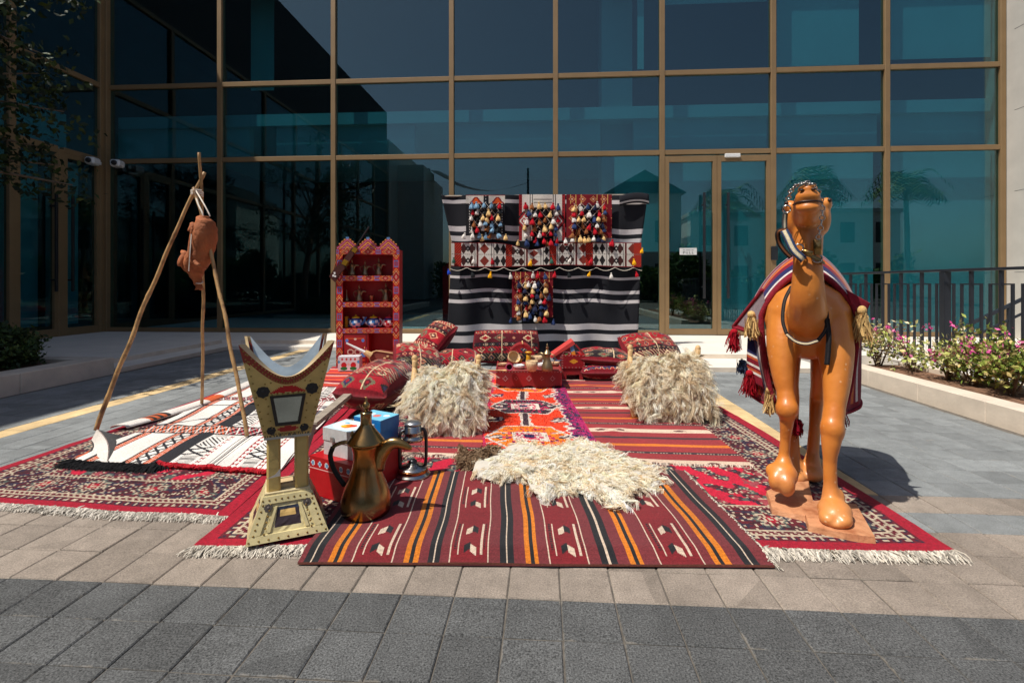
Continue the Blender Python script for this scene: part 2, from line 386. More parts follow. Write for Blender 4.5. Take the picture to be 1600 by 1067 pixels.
ground = mk("ground", box(-220, 220, -220, 220, -0.6, -0.05), M['joint']); tag(ground, "grey ground sheet reaching out around the plaza", "ground", kind="structure")
pavement = mk("pavement", box(-5.25, 3.5, -6, 8.2, -0.05, -0.006), M['joint']); tag(pavement, "grey and beige paved plaza in front of the glass building", "pavement", kind="structure")

# pavers -------------------------------------------------------------
def paver_mesh(name, m, sx=TPX-0.004, sy=TPY-0.004, c=0.004, t=0.03):
    x, y = sx/2, sy/2
    V = [(-x, -y, -t), (x, -y, -t), (x, y, -t), (-x, y, -t), (-x, -y, -c), (x, -y, -c), (x, y, -c), (-x, y, -c),
         (-x+c, -y+c, 0), (x-c, -y+c, 0), (x-c, y-c, 0), (-x+c, y-c, 0)]
    Fc = [(8, 9, 10, 11)]
    for i in range(4):
        j = (i+1) % 4; Fc += [(i, j, 4+j, 4+i), (4+i, 4+j, 8+j, 8+i)]
    return V, Fc
PV, PF = paver_mesh("paver", None); PV = np.array(PV); PF = np.array(PF)
def row_colour(k, j):
    y = TY0 + j*TPY
    if j < 0: return 'dark_paver'
    if j in (0, 1, 2, 4): return 'beige_paver'
    if j == 3: return 'grey_paver'
    if k in (-21, 9): return 'yellow_paver'
    return 'grey_paver'
RUGS_CAM = [(-2.9, -1.4, 2.45, 5.6), (-1.2, 1.75, 2.1, 5.2), (-0.8, 0.95, 2.0, 2.85)]
tiles = []
for k in range(-27, 20):
    for j in range(-18, 33):
        x, y = TX0 + (k+0.5)*TPX, TY0 + (j+0.5)*TPY
        if x - TPX/2 < -5.25 or x + TPX/2 > 3.5: continue
        lat, d = x*CA + y*SA, -x*SA + y*CA
        vis = d > 1.25 and abs(lat) < d*1.10 and not any(a < lat < b and e < d < g for a, b, e, g in RUGS_CAM)
        tiles.append((0 if vis else 1, d, x, y, row_colour(k, j)))
tiles.sort(key=lambda t: (t[0], t[1]))
pmesh = {n: mesh_data("paver", PV, PF, M[n]) for n in ('dark_paver', 'beige_paver', 'grey_paver', 'yellow_paver')}
for i, (v, d, x, y, n) in enumerate(tiles[:300]):
    link("paver", pmesh[n], pavement, (x + rng.normal(0, 0.0008), y + rng.normal(0, 0.0008), rng.normal(0, 0.0008)), (rng.normal(0, 0.003), rng.normal(0, 0.003), rng.normal(0, 0.003)))
rest = tiles[300:]; names = ['dark_paver', 'beige_paver', 'grey_paver', 'yellow_paver']
off = np.array([[x, y, rng.normal(0, 0.0006) - 0.001] for _, _, x, y, _ in rest])
Vr = (PV[None] + off[:, None, :]).reshape(-1, 3); Fr = (PF[None] + (np.arange(len(rest))*len(PV))[:, None, None]).reshape(-1, 4)
rm = mesh_data("paver_field", Vr, Fr, M['dark_paver'])
for n in names[1:]: rm.materials.append(M[n])
rm.polygons.foreach_set("material_index", np.repeat([names.index(t[4]) for t in rest], len(PF)).astype(np.int32))
link("paver_field", rm, pavement)["kind"] = "stuff"

# stone platform and steps ------------------------------------------
plat = mk("platform", join(box(XW, -5.6, 5.8, YF-0.06, -0.05, 0.12), box(-5.6, 1.5, 8.35, YF-0.06, -0.05, 0.12), box(1.5, 9.0, 7.1, YF-0.06, -0.05, 0.12)), M['stone'])
tag(plat, "low pale stone platform running along the foot of the glass facade", "platform", kind="structure")
for i in range(3): mk("step", cbox(-5.6+0.001, -5.25, 5.8+i*0.85+0.002, 5.8+(i+1)*0.85-0.002, -0.05, 0.06, 0.004), M['stone'], plat)
for i in range(6): mk("step", cbox(-5.25+i*1.125+0.002, -5.25+(i+1)*1.125-0.002, 8.0, 8.35-0.001, -0.05, 0.06, 0.004), M['stone'], plat)
for i in range(3): mk("step", cbox(1.5+i*0.667+0.002, 1.5+(i+1)*0.667-0.002, 6.37, 7.1-0.001, -0.05, 0.06, 0.004), M['stone'], plat)
for a, b, y in ((-5.25, 1.5, 8.345),): mk("nosing", box(a, b, y, y+0.006, 0.061, 0.119), M['kerb'], plat)
mk("nosing", box(-5.602, -5.594, 5.8, 8.34, 0.061, 0.119), M['kerb'], plat)
mk("nosing", box(1.5, 3.5, 7.094, 7.102, 0.061, 0.119), M['kerb'], plat)
mk("nosing", box(1.5, 3.5, 6.362, 6.369, 0.0, 0.055), M['kerb'], plat)
mk("nosing", box(-5.249, -5.243, 5.8, 7.99, 0.0, 0.055), M['kerb'], plat)

# planters -----------------------------------------------------------
lp = thing("planter", "low stone planter in shade beside the side entrance, bush growing in it", "planter", (-6.0, 4.2, 0))
for i in range(8):
    y0 = 5.79 - (i+1)*1.1
    mk("kerb_stone", cbox(-5.55, -5.25, y0+0.002, y0+1.098, -0.03, 0.2, 0.006), M['kerb'], lp)
mk("kerb_stone", cbox(-7.6, -5.552, 5.6, 5.79, -0.03, 0.2, 0.006), M['kerb'], lp)
mk("soil", box(-7.6, -5.552, -3.0, 5.598, -0.03, 0.15), M['soil'], lp)
rp_ = thing("planter", "long sunlit stone planter bed with flowering shrubs before the black railing", "planter", (3.9, 4.0, 0))
for i in range(9):
    y0 = 6.36 - (i+1)*0.72
    mk("kerb_stone", cbox(3.5, 3.70, y0+0.0015, y0+0.7185, -0.03, 0.165, 0.005), M['kerb'], rp_)
mk("soil", box(3.702, 4.28, -0.2, 6.36, -0.03, 0.11), M['soil'], rp_)
for i in range(16):
    y0 = 6.35 - (i+1)*0.40
    mk("edging_stone", cbox(4.282, 4.40+rng.uniform(0, 0.02), y0+0.004, y0+0.396, -0.03, 0.165+rng.uniform(-0.02, 0.02), 0.012), M['greywood' if i % 5 == 9 else 'kerb'], rp_)
terr = mk("terrace", box(4.43, 9.0, -0.2, 7.098, -0.05, 0.14), M['stone']); tag(terr, "pale stone terrace behind the flower bed and railing", "terrace", kind="structure")

# the glass building -------------------------------------------------
bld = thing("glass_building", "modern building with bronze framed teal glass curtain wall", "building", (0, YF, 0))
MX = [fac(px, 245)[0] for px in (170, 345, 522, 706, 868, 1034, 1207, 1384, 1564)]; MX[0] = XW
Z1, Z2, Z0, Z3, ZT = fac(868, 242)[1], fac(868, 120)[1], 0.12, 7.3, 10.5
mw, md = 0.095, 0.13
def pane(x0, x1, y0, y1, z0, z1, parent=None):
    hx, hy, hz = (x1-x0)/2, (y1-y0)/2, (z1-z0)/2; o = link("pane", mesh_data("pane", *box(-hx, hx, -hy, hy, -hz, hz), M['glass']), parent or bld, ((x0+x1)/2, (y0+y1)/2-YF, (z0+z1)/2), (rng.normal(0, 0.0016), 0, rng.normal(0, 0.0016))); return o
def mull(x, y0, y1, z0, z1, name="mullion"): return mk(name, cbox(x[0], x[1], y0, y1, z0, z1, 0.005), M['bronze'], bld)
for i, x in enumerate(MX):
    if i == 0: continue
    mull((x-mw/2, x+mw/2), YF-0.055, YF+0.08, Z0, Z3)
mull((XW-0.08, XW+0.12), YF-0.10, YF+0.08, Z0, Z3)
for i in range(8):
    a, b = MX[i] + mw/2 + 0.0005, MX[i+1] - mw/2 - 0.0005
    if i == 0: a = XW + 0.1205
    for z in (Z1, Z2, Z3-0.05):
        mk("transom", cbox(a, b, YF-0.045, YF+0.06, z-0.045, z+0.045, 0.004), M['bronze'], bld)
    if i != 5: mk("transom", cbox(a, b, YF-0.045, YF+0.06, Z0, Z0+0.085, 0.004), M['bronze'], bld)
    for r, (z0, z1) in enumerate(((Z0+0.085, Z1-0.045), (Z1+0.045, Z2-0.045), (Z2+0.045, Z3-0.095))):
        if i == 5 and r == 0: continue
        pane(a, b, YF, YF+0.012, z0, z1)
mk("fascia", box(XW, 9.4, YF-0.02, YF+0.3, Z3, ZT), M['darkwall'], bld)
# entrance doors
a, b = MX[5] + mw/2, MX[6] - mw/2; zt = Z1 - 0.045
mid = fac(1119, 400)[0]
def leaf(x0, x1, hx, name="door"):
    f = 0.075
    d = mk(name, join(box(x0, x0+f, YF-0.05, YF+0.03, Z0+0.012, zt-0.03), box(x1-f, x1, YF-0.05, YF+0.03, Z0+0.012, zt-0.03),
                      box(x0+f, x1-f, YF-0.048, YF+0.03, Z0+0.012, Z0+0.12), box(x0+f, x1-f, YF-0.048, YF+0.03, zt-0.14, zt-0.03)), M['bronze'], bld)
    pane(x0+f, x1-f, YF-0.01, YF+0.002, Z0+0.12, zt-0.14, d)
    z0, z1 = fac(hx, 466)[1], fac(hx, 303)[1]; X = fac(hx, 400)[0]
    mk("handle", join(cbox(X-0.022, X+0.022, YF-0.15, YF-0.11, z0, z1, 0.006), box(X-0.012, X+0.012, YF-0.11, YF-0.012, z0+0.2, z0+0.23), box(X-0.012, X+0.012, YF-0.11, YF-0.012, z1-0.23, z1-0.2)), M['darksteel'], d)
    return d
leaf(a+0.004, mid-0.003, 1097); leaf(mid+0.003, b-0.004, 1134)
xs, zs = fac(1142, 245)
mk("door_sensor", cbox(xs-0.14, xs+0.14, YF-0.11, YF-0.056, zs-0.035, zs+0.035, 0.008), M['whiteplastic'], bld)
xs, zs = fac(1208, 397)
mk("card_reader", cbox(xs-0.07, xs+0.055, YF-0.085, YF-0.056, zs-0.12, zs+0.14, 0.008), M['darksteel'], bld)
# what can be seen behind the glass
for p0, p1 in ((185, 336), (354, 390), (432, 648), (710, 938), (990, 1198), (1212, 1370), (1390, 1548)):
    x0, x1 = fac(p0, 210, YF+0.4)[0], fac(p1, 210, YF+0.4)[0]
    mk("bulkhead", box(x0, x1, YF+0.4, YF+0.55, fac(868, 236, YF+0.4)[1], fac(868, 186, YF+0.4)[1]), M['blind'], bld)
def blind(p0, p1, q0, q1, Y=YF+0.22):
    x0, x1 = fac(p0, 300, Y)[0], fac(p1, 300, Y)[0]; mk("roller_blind", box(x0, x1, Y, Y+0.01, max(fac(868, q1, Y)[1], 0.125), fac(868, q0, Y)[1]), M['blind'], bld)
blind(1212, 1364, 243, 540); blind(1390, 1548, 243, 540); blind(1124, 1200, 243, 540); blind(1040, 1118, 243, 394); blind(960, 1030, 243, 394)
blind(1214, 1342, -30, 114); blind(1392, 1548, -30, 108); blind(996, 1006, -30, 112); blind(1036, 1198, -40, 14); blind(392, 428, -30, 130, YF+0.8)
mk("column", box(fac(940, 200, YF+0.7)[0], fac(988, 200, YF+0.7)[0], YF+0.7, YF+1.3, 0.12, ZT-0.2), M['plaster'], bld)
mk("ceiling_slab", box(XW+0.02, 9.2, YF+0.30, YF+6, 4.36, 4.6), M['plaster'], bld)
mk("interior_floor", box(XW+0.02, 9.2, YF+0.1, YF+6, -0.05, 0.118), M['plaster'], bld)
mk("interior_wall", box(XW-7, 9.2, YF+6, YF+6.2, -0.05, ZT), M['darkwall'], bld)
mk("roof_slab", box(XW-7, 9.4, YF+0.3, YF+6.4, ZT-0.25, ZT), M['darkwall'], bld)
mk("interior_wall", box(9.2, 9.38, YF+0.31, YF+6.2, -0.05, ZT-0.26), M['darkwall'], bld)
# stone pier at the far side of the front
xp = MX[8] + mw/2 + 0.01
mk("stone_pier", cbox(xp, xp+6, YF-0.42, YF+0.4, -0.05, ZT, 0.01), M['stone_grey'], bld)
for z in np.arange(1.3, 9.5, 1.45): mk("stone_joint", box(xp-0.002, xp+6, YF-0.423, YF-0.2, z, z+0.006), M['darkwall'], bld)
# side wing, its doors near the corner, the long glazed flank
WY = [9.58, 8.72, 7.87, 5.9, 3.9, 1.9, -0.1, -2.1, -4.1, -6.3, -8.5]
for i, y in enumerate(WY):
    mk("mullion", cbox(XW-0.05, XW+0.06, y-0.055, y+0.055, Z0 if i != 1 else 0.12, Z3 if i != 1 else Z1, 0.005), M['bronze'], bld)
for i in range(len(WY)-1):
    y1, y0 = WY[i]-0.0555, WY[i+1]+0.0555
    for z in (Z1, Z2, Z3-0.05):
        if i == 0 and z != Z1: y0 = WY[2]+0.0555
        if i == 1 and z != Z1: continue
        if i == 1: y0 = WY[2]+0.0555
        mk("transom", cbox(XW-0.045, XW+0.05, y0 if not (i == 0 and z == Z1) else WY[1]+0.0555, y1, z-0.05, z+0.05, 0.004), M['bronze'], bld)
    for r, (z0, z1) in enumerate(((Z0+0.085, Z1-0.05), (Z1+0.05, Z2-0.05), (Z2+0.05, Z3-0.1))):
        if i == 1 and r > 0: continue
        yy0 = WY[2]+0.0555 if (i == 0 and r > 0) else WY[i+1]+0.0555
        if i < 2 and r == 0:
            d = mk("door", join(box(XW-0.03, XW+0.05, yy0, yy0+0.07, z0-0.07, z1), box(XW-0.03, XW+0.05, y1-0.07, y1, z0-0.07, z1), box(XW-0.03, XW+0.05, yy0+0.07, y1-0.07, z0-0.07, z0+0.06), box(XW-0.03, XW+0.05, yy0+0.07, y1-0.07, z1-0.08, z1)), M['bronze'], bld)
            mk("pane", box(XW-0.012, XW, yy0+0.07, y1-0.07, z0+0.06, z1-0.08), M['glass'], d)
            hy = 8.72 + (0.16 if i == 0 else -0.16)
            mk("handle", join(cbox(XW+0.10, XW+0.14, hy-0.022, hy+0.022, 0.95, 2.75, 0.006), box(XW+0.001, XW+0.10, hy-0.012, hy+0.012, 1.15, 1.18), box(XW+0.001, XW+0.10, hy-0.012, hy+0.012, 2.5, 2.53)), M['black'], d)
        else:
            mk("pane", box(XW-0.012, XW, yy0, y1, z0 if i > 1 else z0, z1), M['glass'], bld)
    mk("transom", cbox(XW-0.045, XW+0.05, WY[i+1]+0.0555, y1, Z0-0.0, Z0+0.015 if i < 2 else Z0+0.085, 0.003), M['bronze'], bld)
mk("fascia", box(XW-0.3, XW+0.02, -8.5, YF, Z3, ZT), M['darkwall'], bld)
mk("roof_slab", box(XW-9, XW+0.02, -8.5, YF+6.2, ZT, ZT+0.2), M['darkwall'], bld)
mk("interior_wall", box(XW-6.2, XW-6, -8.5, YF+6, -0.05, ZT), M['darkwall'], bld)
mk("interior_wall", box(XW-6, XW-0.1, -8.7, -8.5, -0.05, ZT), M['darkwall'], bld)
mk("roller_blind", box(XW-0.45, XW-0.44, 7.9, 9.3, Z1+0.1, Z1+0.85), M['blind'], bld)
mk("roller_blind", box(XW-0.35, XW-0.34, 7.95, 8.65, 0.3, Z1-0.1), M['blind'], bld)
mk("roller_blind", box(XW-0.35, XW-0.34, 8.8, 9.45, 0.3, Z1-0.1), M['blind'], bld)
mk("wing_block", box(XW-6, XW, -24, -8.9, -0.05, 9.3), M['stone_grey'], bld)
mk("wing_block", box(XW-0.5, XW+1.6, -13.5, -10.6, 0, 8.2), M['stone_grey'], bld)

# paper notice on the door, reads in two lines
xs, zs = fac(1075, 393)
note = thing("paper_notice", "small white paper notice with two dark printed lines taped to the glass door", "notice", (xs, YF-0.013, zs))
mk("paper", box(xs-0.16, xs+0.16, YF-0.0145, YF-0.0125, zs-0.065, zs+0.065), M['whiteplastic'], note)
def text_mesh(s, size, ext=0.001):
    cu = bpy.data.curves.new("lettering", 'FONT'); cu.body = s; cu.size = size; cu.extrude = ext; cu.align_x = 'CENTER'; cu.align_y = 'CENTER'; cu.resolution_u = 2
    o = bpy.data.objects.new("lettering", cu); col.objects.link(o); dg = bpy.context.evaluated_depsgraph_get()
    me = bpy.data.meshes.new_from_object(o.evaluated_get(dg)); bpy.data.objects.remove(o); return me
for s, dz, sz in (("~ ~~ ~", 0.028, 0.07), ("P U L L", -0.026, 0.065)):
    me = text_mesh(s, sz); me.materials.append(M['black']); o = link("lettering", me, note, (0, -0.0035, dz), (R(90), 0, 0))

# security cameras in the corner
def sec_cam(label, p, aim):
    t = thing("security_camera", label, "camera", p, 0, "security cameras in the corner")
    mk("housing", xf(cbox(-0.09, 0.09, -0.11, 0.11, -0.07, 0.07, 0.03), p, aim), M['whiteplastic'], t)
    mk("lens", xf(xf(lathe([(0.0, 0.0), (0.05, 0.0), (0.05, 0.03), (0.03, 0.05)], 14), (0, -0.10, 0), 0, R(90)), p, aim), M['black'], t)
    mk("bracket", xf(box(-0.03, 0.03, 0.10, 0.2, -0.03, 0.03), p, aim), M['whiteplastic'], t)
x, z = fac(163, 254, YF-0.35); sec_cam("white bullet security camera on the side wing above its doors", (XW+0.16, YF-0.45, z), R(-80+90))
x, z = fac(186, 257, YF-0.2); sec_cam("white dome security camera fixed to the front glazing by the corner", (x, YF-0.24, z), R(15))

# black railing on the terrace ---------------------------------------
XR = 4.62
rail = thing("railing", "black metal railing with paired hairpin bars behind the flower bed", "railing", (XR, 5.5, 0.14))
mk("top_rail", cbox(XR-0.03, XR+0.03, 2.4, 8.6, 1.235, 1.265, 0.004), M['blackmetal'], rail)
ys = [5.36 + 0.355*k for k in range(-8, 10)]
for k, y in enumerate(ys):
    yy = y + 0.06*0
    post = (k-8) % 6 == 2
    wdt = 0.075 if post else 0.03
    mk("post" if post else "bar", box(XR-wdt/2, XR+wdt/2, yy-wdt/2, yy+wdt/2, 0.139 if post else 0.19, 1.234), M['blackmetal'], rail)
    mk("hairpin", join(box(XR-0.011, XR+0.011, yy-0.135, yy-0.112, 0.19, 1.085), box(XR-0.011, XR+0.011, yy+0.112, yy+0.135, 0.19, 1.085), box(XR-0.011, XR+0.011, yy-0.135, yy+0.135, 1.085, 1.10)), M['blackmetal'], rail)
mk("bottom_rail", box(XR-0.012, XR+0.012, 2.4, 8.6, 0.175, 0.19), M['blackmetal'], rail)
sr = thing("stair_railing", "sloping black handrail of a stair rising behind the upright railing", "railing", Q(1512, 520, 7.4))
mk("handrail", bar(Q(1512, 508, 7.4), Q(1640, 447, 7.2), 0.05, 0.04), M['blackmetal'], sr)
mk("lower_rail", bar(Q(1512, 530, 7.4), Q(1640, 470, 7.2), 0.03, 0.03), M['blackmetal'], sr)
for px in (1514, 1545, 1577, 1608):
    t = (px-1512)/128; mk("post", bar(Q(px, 508-61*t, 7.4-0.2*t), Q(px, 560-38*t, 7.4-0.2*t), 0.04, 0.04, (0, 1, 0)), M['blackmetal'], sr)

# vegetation ---------------------------------------------------------
def leaves(cen, size, cols, g=rng, up=0.4):
    N = len(cen); d = unit(g.normal(size=(N, 3)) + np.array([0, 0, up])); r = g.normal(size=(N, 3)); s = unit(np.cross(d, r)); n = np.cross(s, d)
    L = (size*g.uniform(0.6, 1.3, N))[:, None]
    V = np.stack([cen, cen + d*L*0.5 + s*L*0.28 + n*L*0.06, cen + d*L, cen + d*L*0.5 - s*L*0.28 + n*L*0.06], 1).reshape(-1, 3)
    return (V, np.arange(N*4).reshape(N, 4), cols)
def pick(pal, N, g=rng, jit=0.15):
    pal = lin(np.array(pal)); return pal[g.integers(0, len(pal), N)]*g.uniform(1-jit, 1+jit, (N, 1))
GREEN = [(62, 92, 34), (84, 112, 44), (104, 128, 56), (48, 74, 30)]
def clumps(n, per, cfun, r, g=rng):
    c = np.array([cfun() for _ in range(n)]); rr = r*g.uniform(0.6, 1.3, (n, 1, 1))
    return (c[:, None, :] + g.normal(size=(n, per, 3))*rr*0.55).reshape(-1, 3)
# clipped bush, shaded, at the left
bx = thing("bush", "rounded dense green bush in the shaded planter", "bush", (-6.35, 5.15, 0.15))
def inb():
    v = rng.normal(size=3); v /= np.linalg.norm(v); v *= rng.uniform(0.75, 1.02); return np.array([-6.45, 5.0, 0.34]) + v*np.array([0.78, 0.72, 0.33])
cb = clumps(620, 22, inb, 0.09); cb = cb[cb[:, 2] > 0.16]
mk("foliage", leaves(cb, 0.055, pick([(44, 62, 30), (58, 78, 36), (72, 92, 44), (34, 50, 24)], len(cb))), M['leafcol'], bx)
for i in range(7): mk("stem", tube([(-6.45+rng.uniform(-.15, .15), 5.0+rng.uniform(-.15, .15), 0.14), (-6.45+rng.uniform(-.4, .4), 5.0+rng.uniform(-.4, .4), 0.5)], [0.02, 0.008], 6), M['bark'], bx)
# flowering shrubs in the bed
def bougain(label, x, y, h, wd, dens, nf, pale):
    t = thing("bougainvillea", label, "shrub", (x, y, 0.11), 0, "flowering shrubs in the bed"); tips = []
    base = np.array([x, y, 0.10])
    for i in range(9):
        a = rng.uniform(0, 6.28); r = wd*rng.uniform(0.4, 1.0)
        tip = base + np.array([r*math.cos(a)*0.6, r*math.sin(a), h*rng.uniform(0.75, 1.0)])
        midp = (base + tip)/2 + np.array([0, 0, 0.12*h]) + rng.normal(0, 0.03, 3)
        sp = spline([base + rng.normal(0, 0.015, 3)*[1, 1, 0], midp, tip], 7); mk("stem", tube(sp, np.linspace(0.011, 0.004, 7), 5), M['bark'], t)
        tips += [sp[3], sp[4], sp[5], sp[6], sp[6]]
        for q in range(2):
            e = sp[4] + rng.normal(0, 0.12, 3) + [0, 0, 0.08]; mk("stem", tube([sp[3], (sp[3]+e)/2 + rng.normal(0, 0.02, 3), e], [0.005, 0.004, 0.002], 4), M['bark'], t); tips.append(e)
    tips = np.array(tips)
    cl = tips[rng.integers(0, len(tips), dens)] + rng.normal(0, 0.055, (dens, 3))
    c = np.repeat(cl, 8, 0) + rng.normal(0, 0.03, (dens*8, 3)); c = c[c[:, 2] > 0.14]
    pal = [(178, 178, 104), (152, 162, 82), (200, 194, 134), (124, 140, 64), (214, 200, 160)] if pale else [(112, 134, 54), (140, 156, 68), (172, 174, 92), (86, 108, 44), (190, 170, 110)]
    mk("foliage", leaves(c, 0.052, pick(pal, len(c), rng, 0.3)), M['leafcol'], t)
    top = tips[np.argsort(-tips[:, 2])][:max(8, len(tips)//2)]
    fl = np.repeat(top[rng.integers(0, len(top), nf)] + rng.normal(0, 0.04, (nf, 3)) + [0, 0, 0.03], 10, 0) + rng.normal(0, 0.022, (nf*10, 3))
    mk("flowers", leaves(fl, 0.042, pick([(206, 66, 140), (224, 96, 160), (180, 52, 120), (226, 130, 170)], len(fl))), M['leafcol'], t, kind="stuff")
bougain("sparse pale shrub with pink flowers closest to the camel", *P(1372, 572, 0.1)[:2], 0.36, 0.30, 70, 9, True)
bougain("thin small shrub with bare stems and a few pink blooms", *P(1424, 582, 0.1)[:2], 0.30, 0.18, 36, 8, True)
bougain("medium green shrub with pink flowers in front of the thick railing post", *P(1484, 596, 0.1)[:2], 0.34, 0.24, 90, 16, True)
bougain("green flowering shrub just past the railing post, third largest in the bed", *P(1520, 604, 0.1)[:2], 0.33, 0.20, 85, 12, False)
bougain("large full green shrub with magenta flowers at the picture's edge", *P(1580, 620, 0.1)[:2], 0.38, 0.30, 190, 22, False)
bougain("magenta flowering shrub at the near end of the bed", 4.0, 3.55, 0.5, 0.3, 200, 18, False)
# tree overhanging from the planter; its trunk stands outside the picture
tr = thing("tree", "dark green tree whose leafy branches hang in at the upper left", "tree", (-7.3, 4.6, 0.15))
trunk = spline([(-7.3, 4.6, 0.1), (-7.25, 4.65, 1.2), (-7.1, 4.6, 2.3), (-6.9, 4.7, 3.6)], 10); mk("trunk", tube(trunk, np.linspace(0.13, 0.05, 10), 9), M['bark'], tr, smooth=True)
tips = []
for i in range(26):
    s = trunk[rng.integers(5, 10)]; a = rng.uniform(0, 6.28); r = rng.uniform(0.9, 1.9)
    e = s + np.array([r*math.cos(a), r*math.sin(a), rng.uniform(-0.1, 1.5)])
    b = spline([s, (s+e)/2 + [0, 0, 0.25], e], 7); mk("branch", tube(b, np.linspace(0.035, 0.008, 7), 5), M['bark'], tr); tips += [b[3], b[4], b[5], b[6], b[6]]
for tgt in (Q(60, 115, 5.7), Q(30, 170, 5.6), Q(100, 175, 5.9), Q(15, 60, 5.8)):
    s = trunk[7]; b = spline([s, (s+tgt)/2 + [0, 0, 0.2], tgt], 8); mk("branch", tube(b, np.linspace(0.03, 0.006, 8), 5), M['bark'], tr); tips += [b[5], b[6], b[7], b[7]]
for (lx, ly) in ((-4.3, 5.0), (-4.15, 5.6), (-4.0, 6.3), (-4.2, 4.6), (-4.0, 5.2), (-4.25, 6.0), (-3.9, 5.9)):       # crown that dapples the paving
    z = rng.uniform(4.2, 5.0); e = np.array([lx - SUN[0]*z, ly - SUN[1]*z, z]); s = trunk[9]; b = spline([s, (s+e)/2 + [0, 0, 0.3], e], 7); mk("branch", tube(b, np.linspace(0.03, 0.008, 7), 5), M['bark'], tr); tips += [b[4], b[5], b[6], b[6]]
tips = np.array(tips); cl = tips[rng.integers(0, len(tips), 520)] + rng.normal(0, 0.15, (520, 3))
c = np.repeat(cl, 13, 0) + rng.normal(0, 0.07, (6760, 3))
mk("crown", leaves(c, 0.085, pick([(28, 42, 18), (38, 56, 20), (56, 70, 22), (22, 34, 14)], len(c))), M['leafcol'], tr)

# across the plaza: what the glass mirrors
def house(name, label, x0, x1, y0, y1, h, gable=0):
    t = thing(name, label, "building", ((x0+x1)/2, (y0+y1)/2, 0))
    mk("wall", box(x0, x1, y0, y1, -0.05, h), M['stone'], t)
    if gable: mk("roof", (np.array([(x0-.3, y0-.3, h), (x1+.3, y0-.3, h), (x1+.3, y1+.3, h), (x0-.3, y1+.3, h), ((x0+x1)/2, y0-.3, h+gable), ((x0+x1)/2, y1+.3, h+gable)]), [(0, 1, 4), (2, 3, 5), (1, 2, 5, 4), (3, 0, 4, 5), (0, 3, 2, 1)]), M['darkwall'], t)
    else: mk("roof", box(x0-.15, x1+.15, y0-.15, y1+.15, h, h+0.3), M['stone_grey'], t)
    n = max(2, int((x1-x0)/2.2))
    for i in range(n):
        for zz in np.arange(1.0, h-1.4, 3.0):
            xx = x0 + (i+0.5)*(x1-x0)/n; mk("window", box(xx-0.5, xx+0.5, y1, y1+0.04, zz, zz+1.5), M['darkwall'], t)
house("villa", "pale gabled villa mirrored in the glass beside the doors", 4.5, 9.5, -22, -16, 7.4, 1.6)
house("villa", "long low white house mirrored in the glass facade's far panes", 11, 26, -26, -19, 6.2)
house("villa", "distant flat roofed house mirrored low in the central glass", -8, 2, -38, -30, 6.0)
hd = thing("hedge", "dark green hedge across the plaza, mirrored in the door glass", "hedge", (2, -12.6, 0))
hc = np.stack([rng.uniform(-7, 22, 26000), rng.uniform(-13.6, -11.6, 26000), rng.uniform(0, 1, 26000)**0.7], 1)
hc[:, 2] *= 2.1 + 0.9*np.sin(hc[:, 0]*0.9) + 0.5*np.sin(hc[:, 0]*2.3)
mk("foliage", leaves(hc, 0.3, pick(GREEN, len(hc))), M['leafcol'], hd)
def palm(label, x, y, h):
    t = thing("palm_tree", label, "palm", (x, y, 0), 0, "palms across the plaza")
    mk("trunk", tube(spline([(x, y, -0.05), (x+0.1, y, h*0.5), (x, y, h)], 8), np.linspace(0.15, 0.11, 8), 9), M['bark'], t)
    for i in range(34):
        a = i*2.399; el = rng.uniform(-0.9, 1.6); L = rng.uniform(1.3, 2.1)
        r = spline([(x, y, h), (x+math.cos(a)*L*0.5, y+math.sin(a)*L*0.5, h+0.6*el+0.25), (x+math.cos(a)*L, y+math.sin(a)*L, h+0.3*el-0.5)], 14)
        T = unit(np.gradient(r, axis=0)); sd = unit(np.cross(T, [0, 0, 1.0])); b0 = np.concatenate([r[2:], r[2:]]); s2 = np.concatenate([sd[2:], -sd[2:]]); T2 = np.concatenate([T[2:], T[2:]])
        mk("frond", ribbons(b0, unit(s2+0.6*T2+[0, 0, -0.25]), T2, 0.5, 0.09, 2, pick(GREEN, len(b0))), M['leafcol'], t)
palm("tall palm mirrored above the camel in the glass", 14.5, -8.5, 6.0)
palm("palm mirrored in the entrance door glass", 10.3, -9.5, 5.6)
palm("palm mirrored in the far glass panes past the camel", 19.5, -9.0, 6.2)
sl_ = thing("shade_sail", "dark shade sail mirrored above the striped backdrop", "sail", (-3.5, -12, 0))
sg = np.array([[[-7.5+6.5*u, -12.5-3*v, 8.3-1.1*math.sin(math.pi*u)*0.8-0.8*u+0.6*v] for v in np.linspace(0, 1, 5)] for u in np.linspace(0, 1, 13)])
mk("canvas", sheet(sg), M['black'], sl_)
for x in (-7.5, -1.0): mk("post", tube([(x, -12.5, -0.05), (x, -12.5, 8.4)], 0.07, 8), M['blackmetal'], sl_)

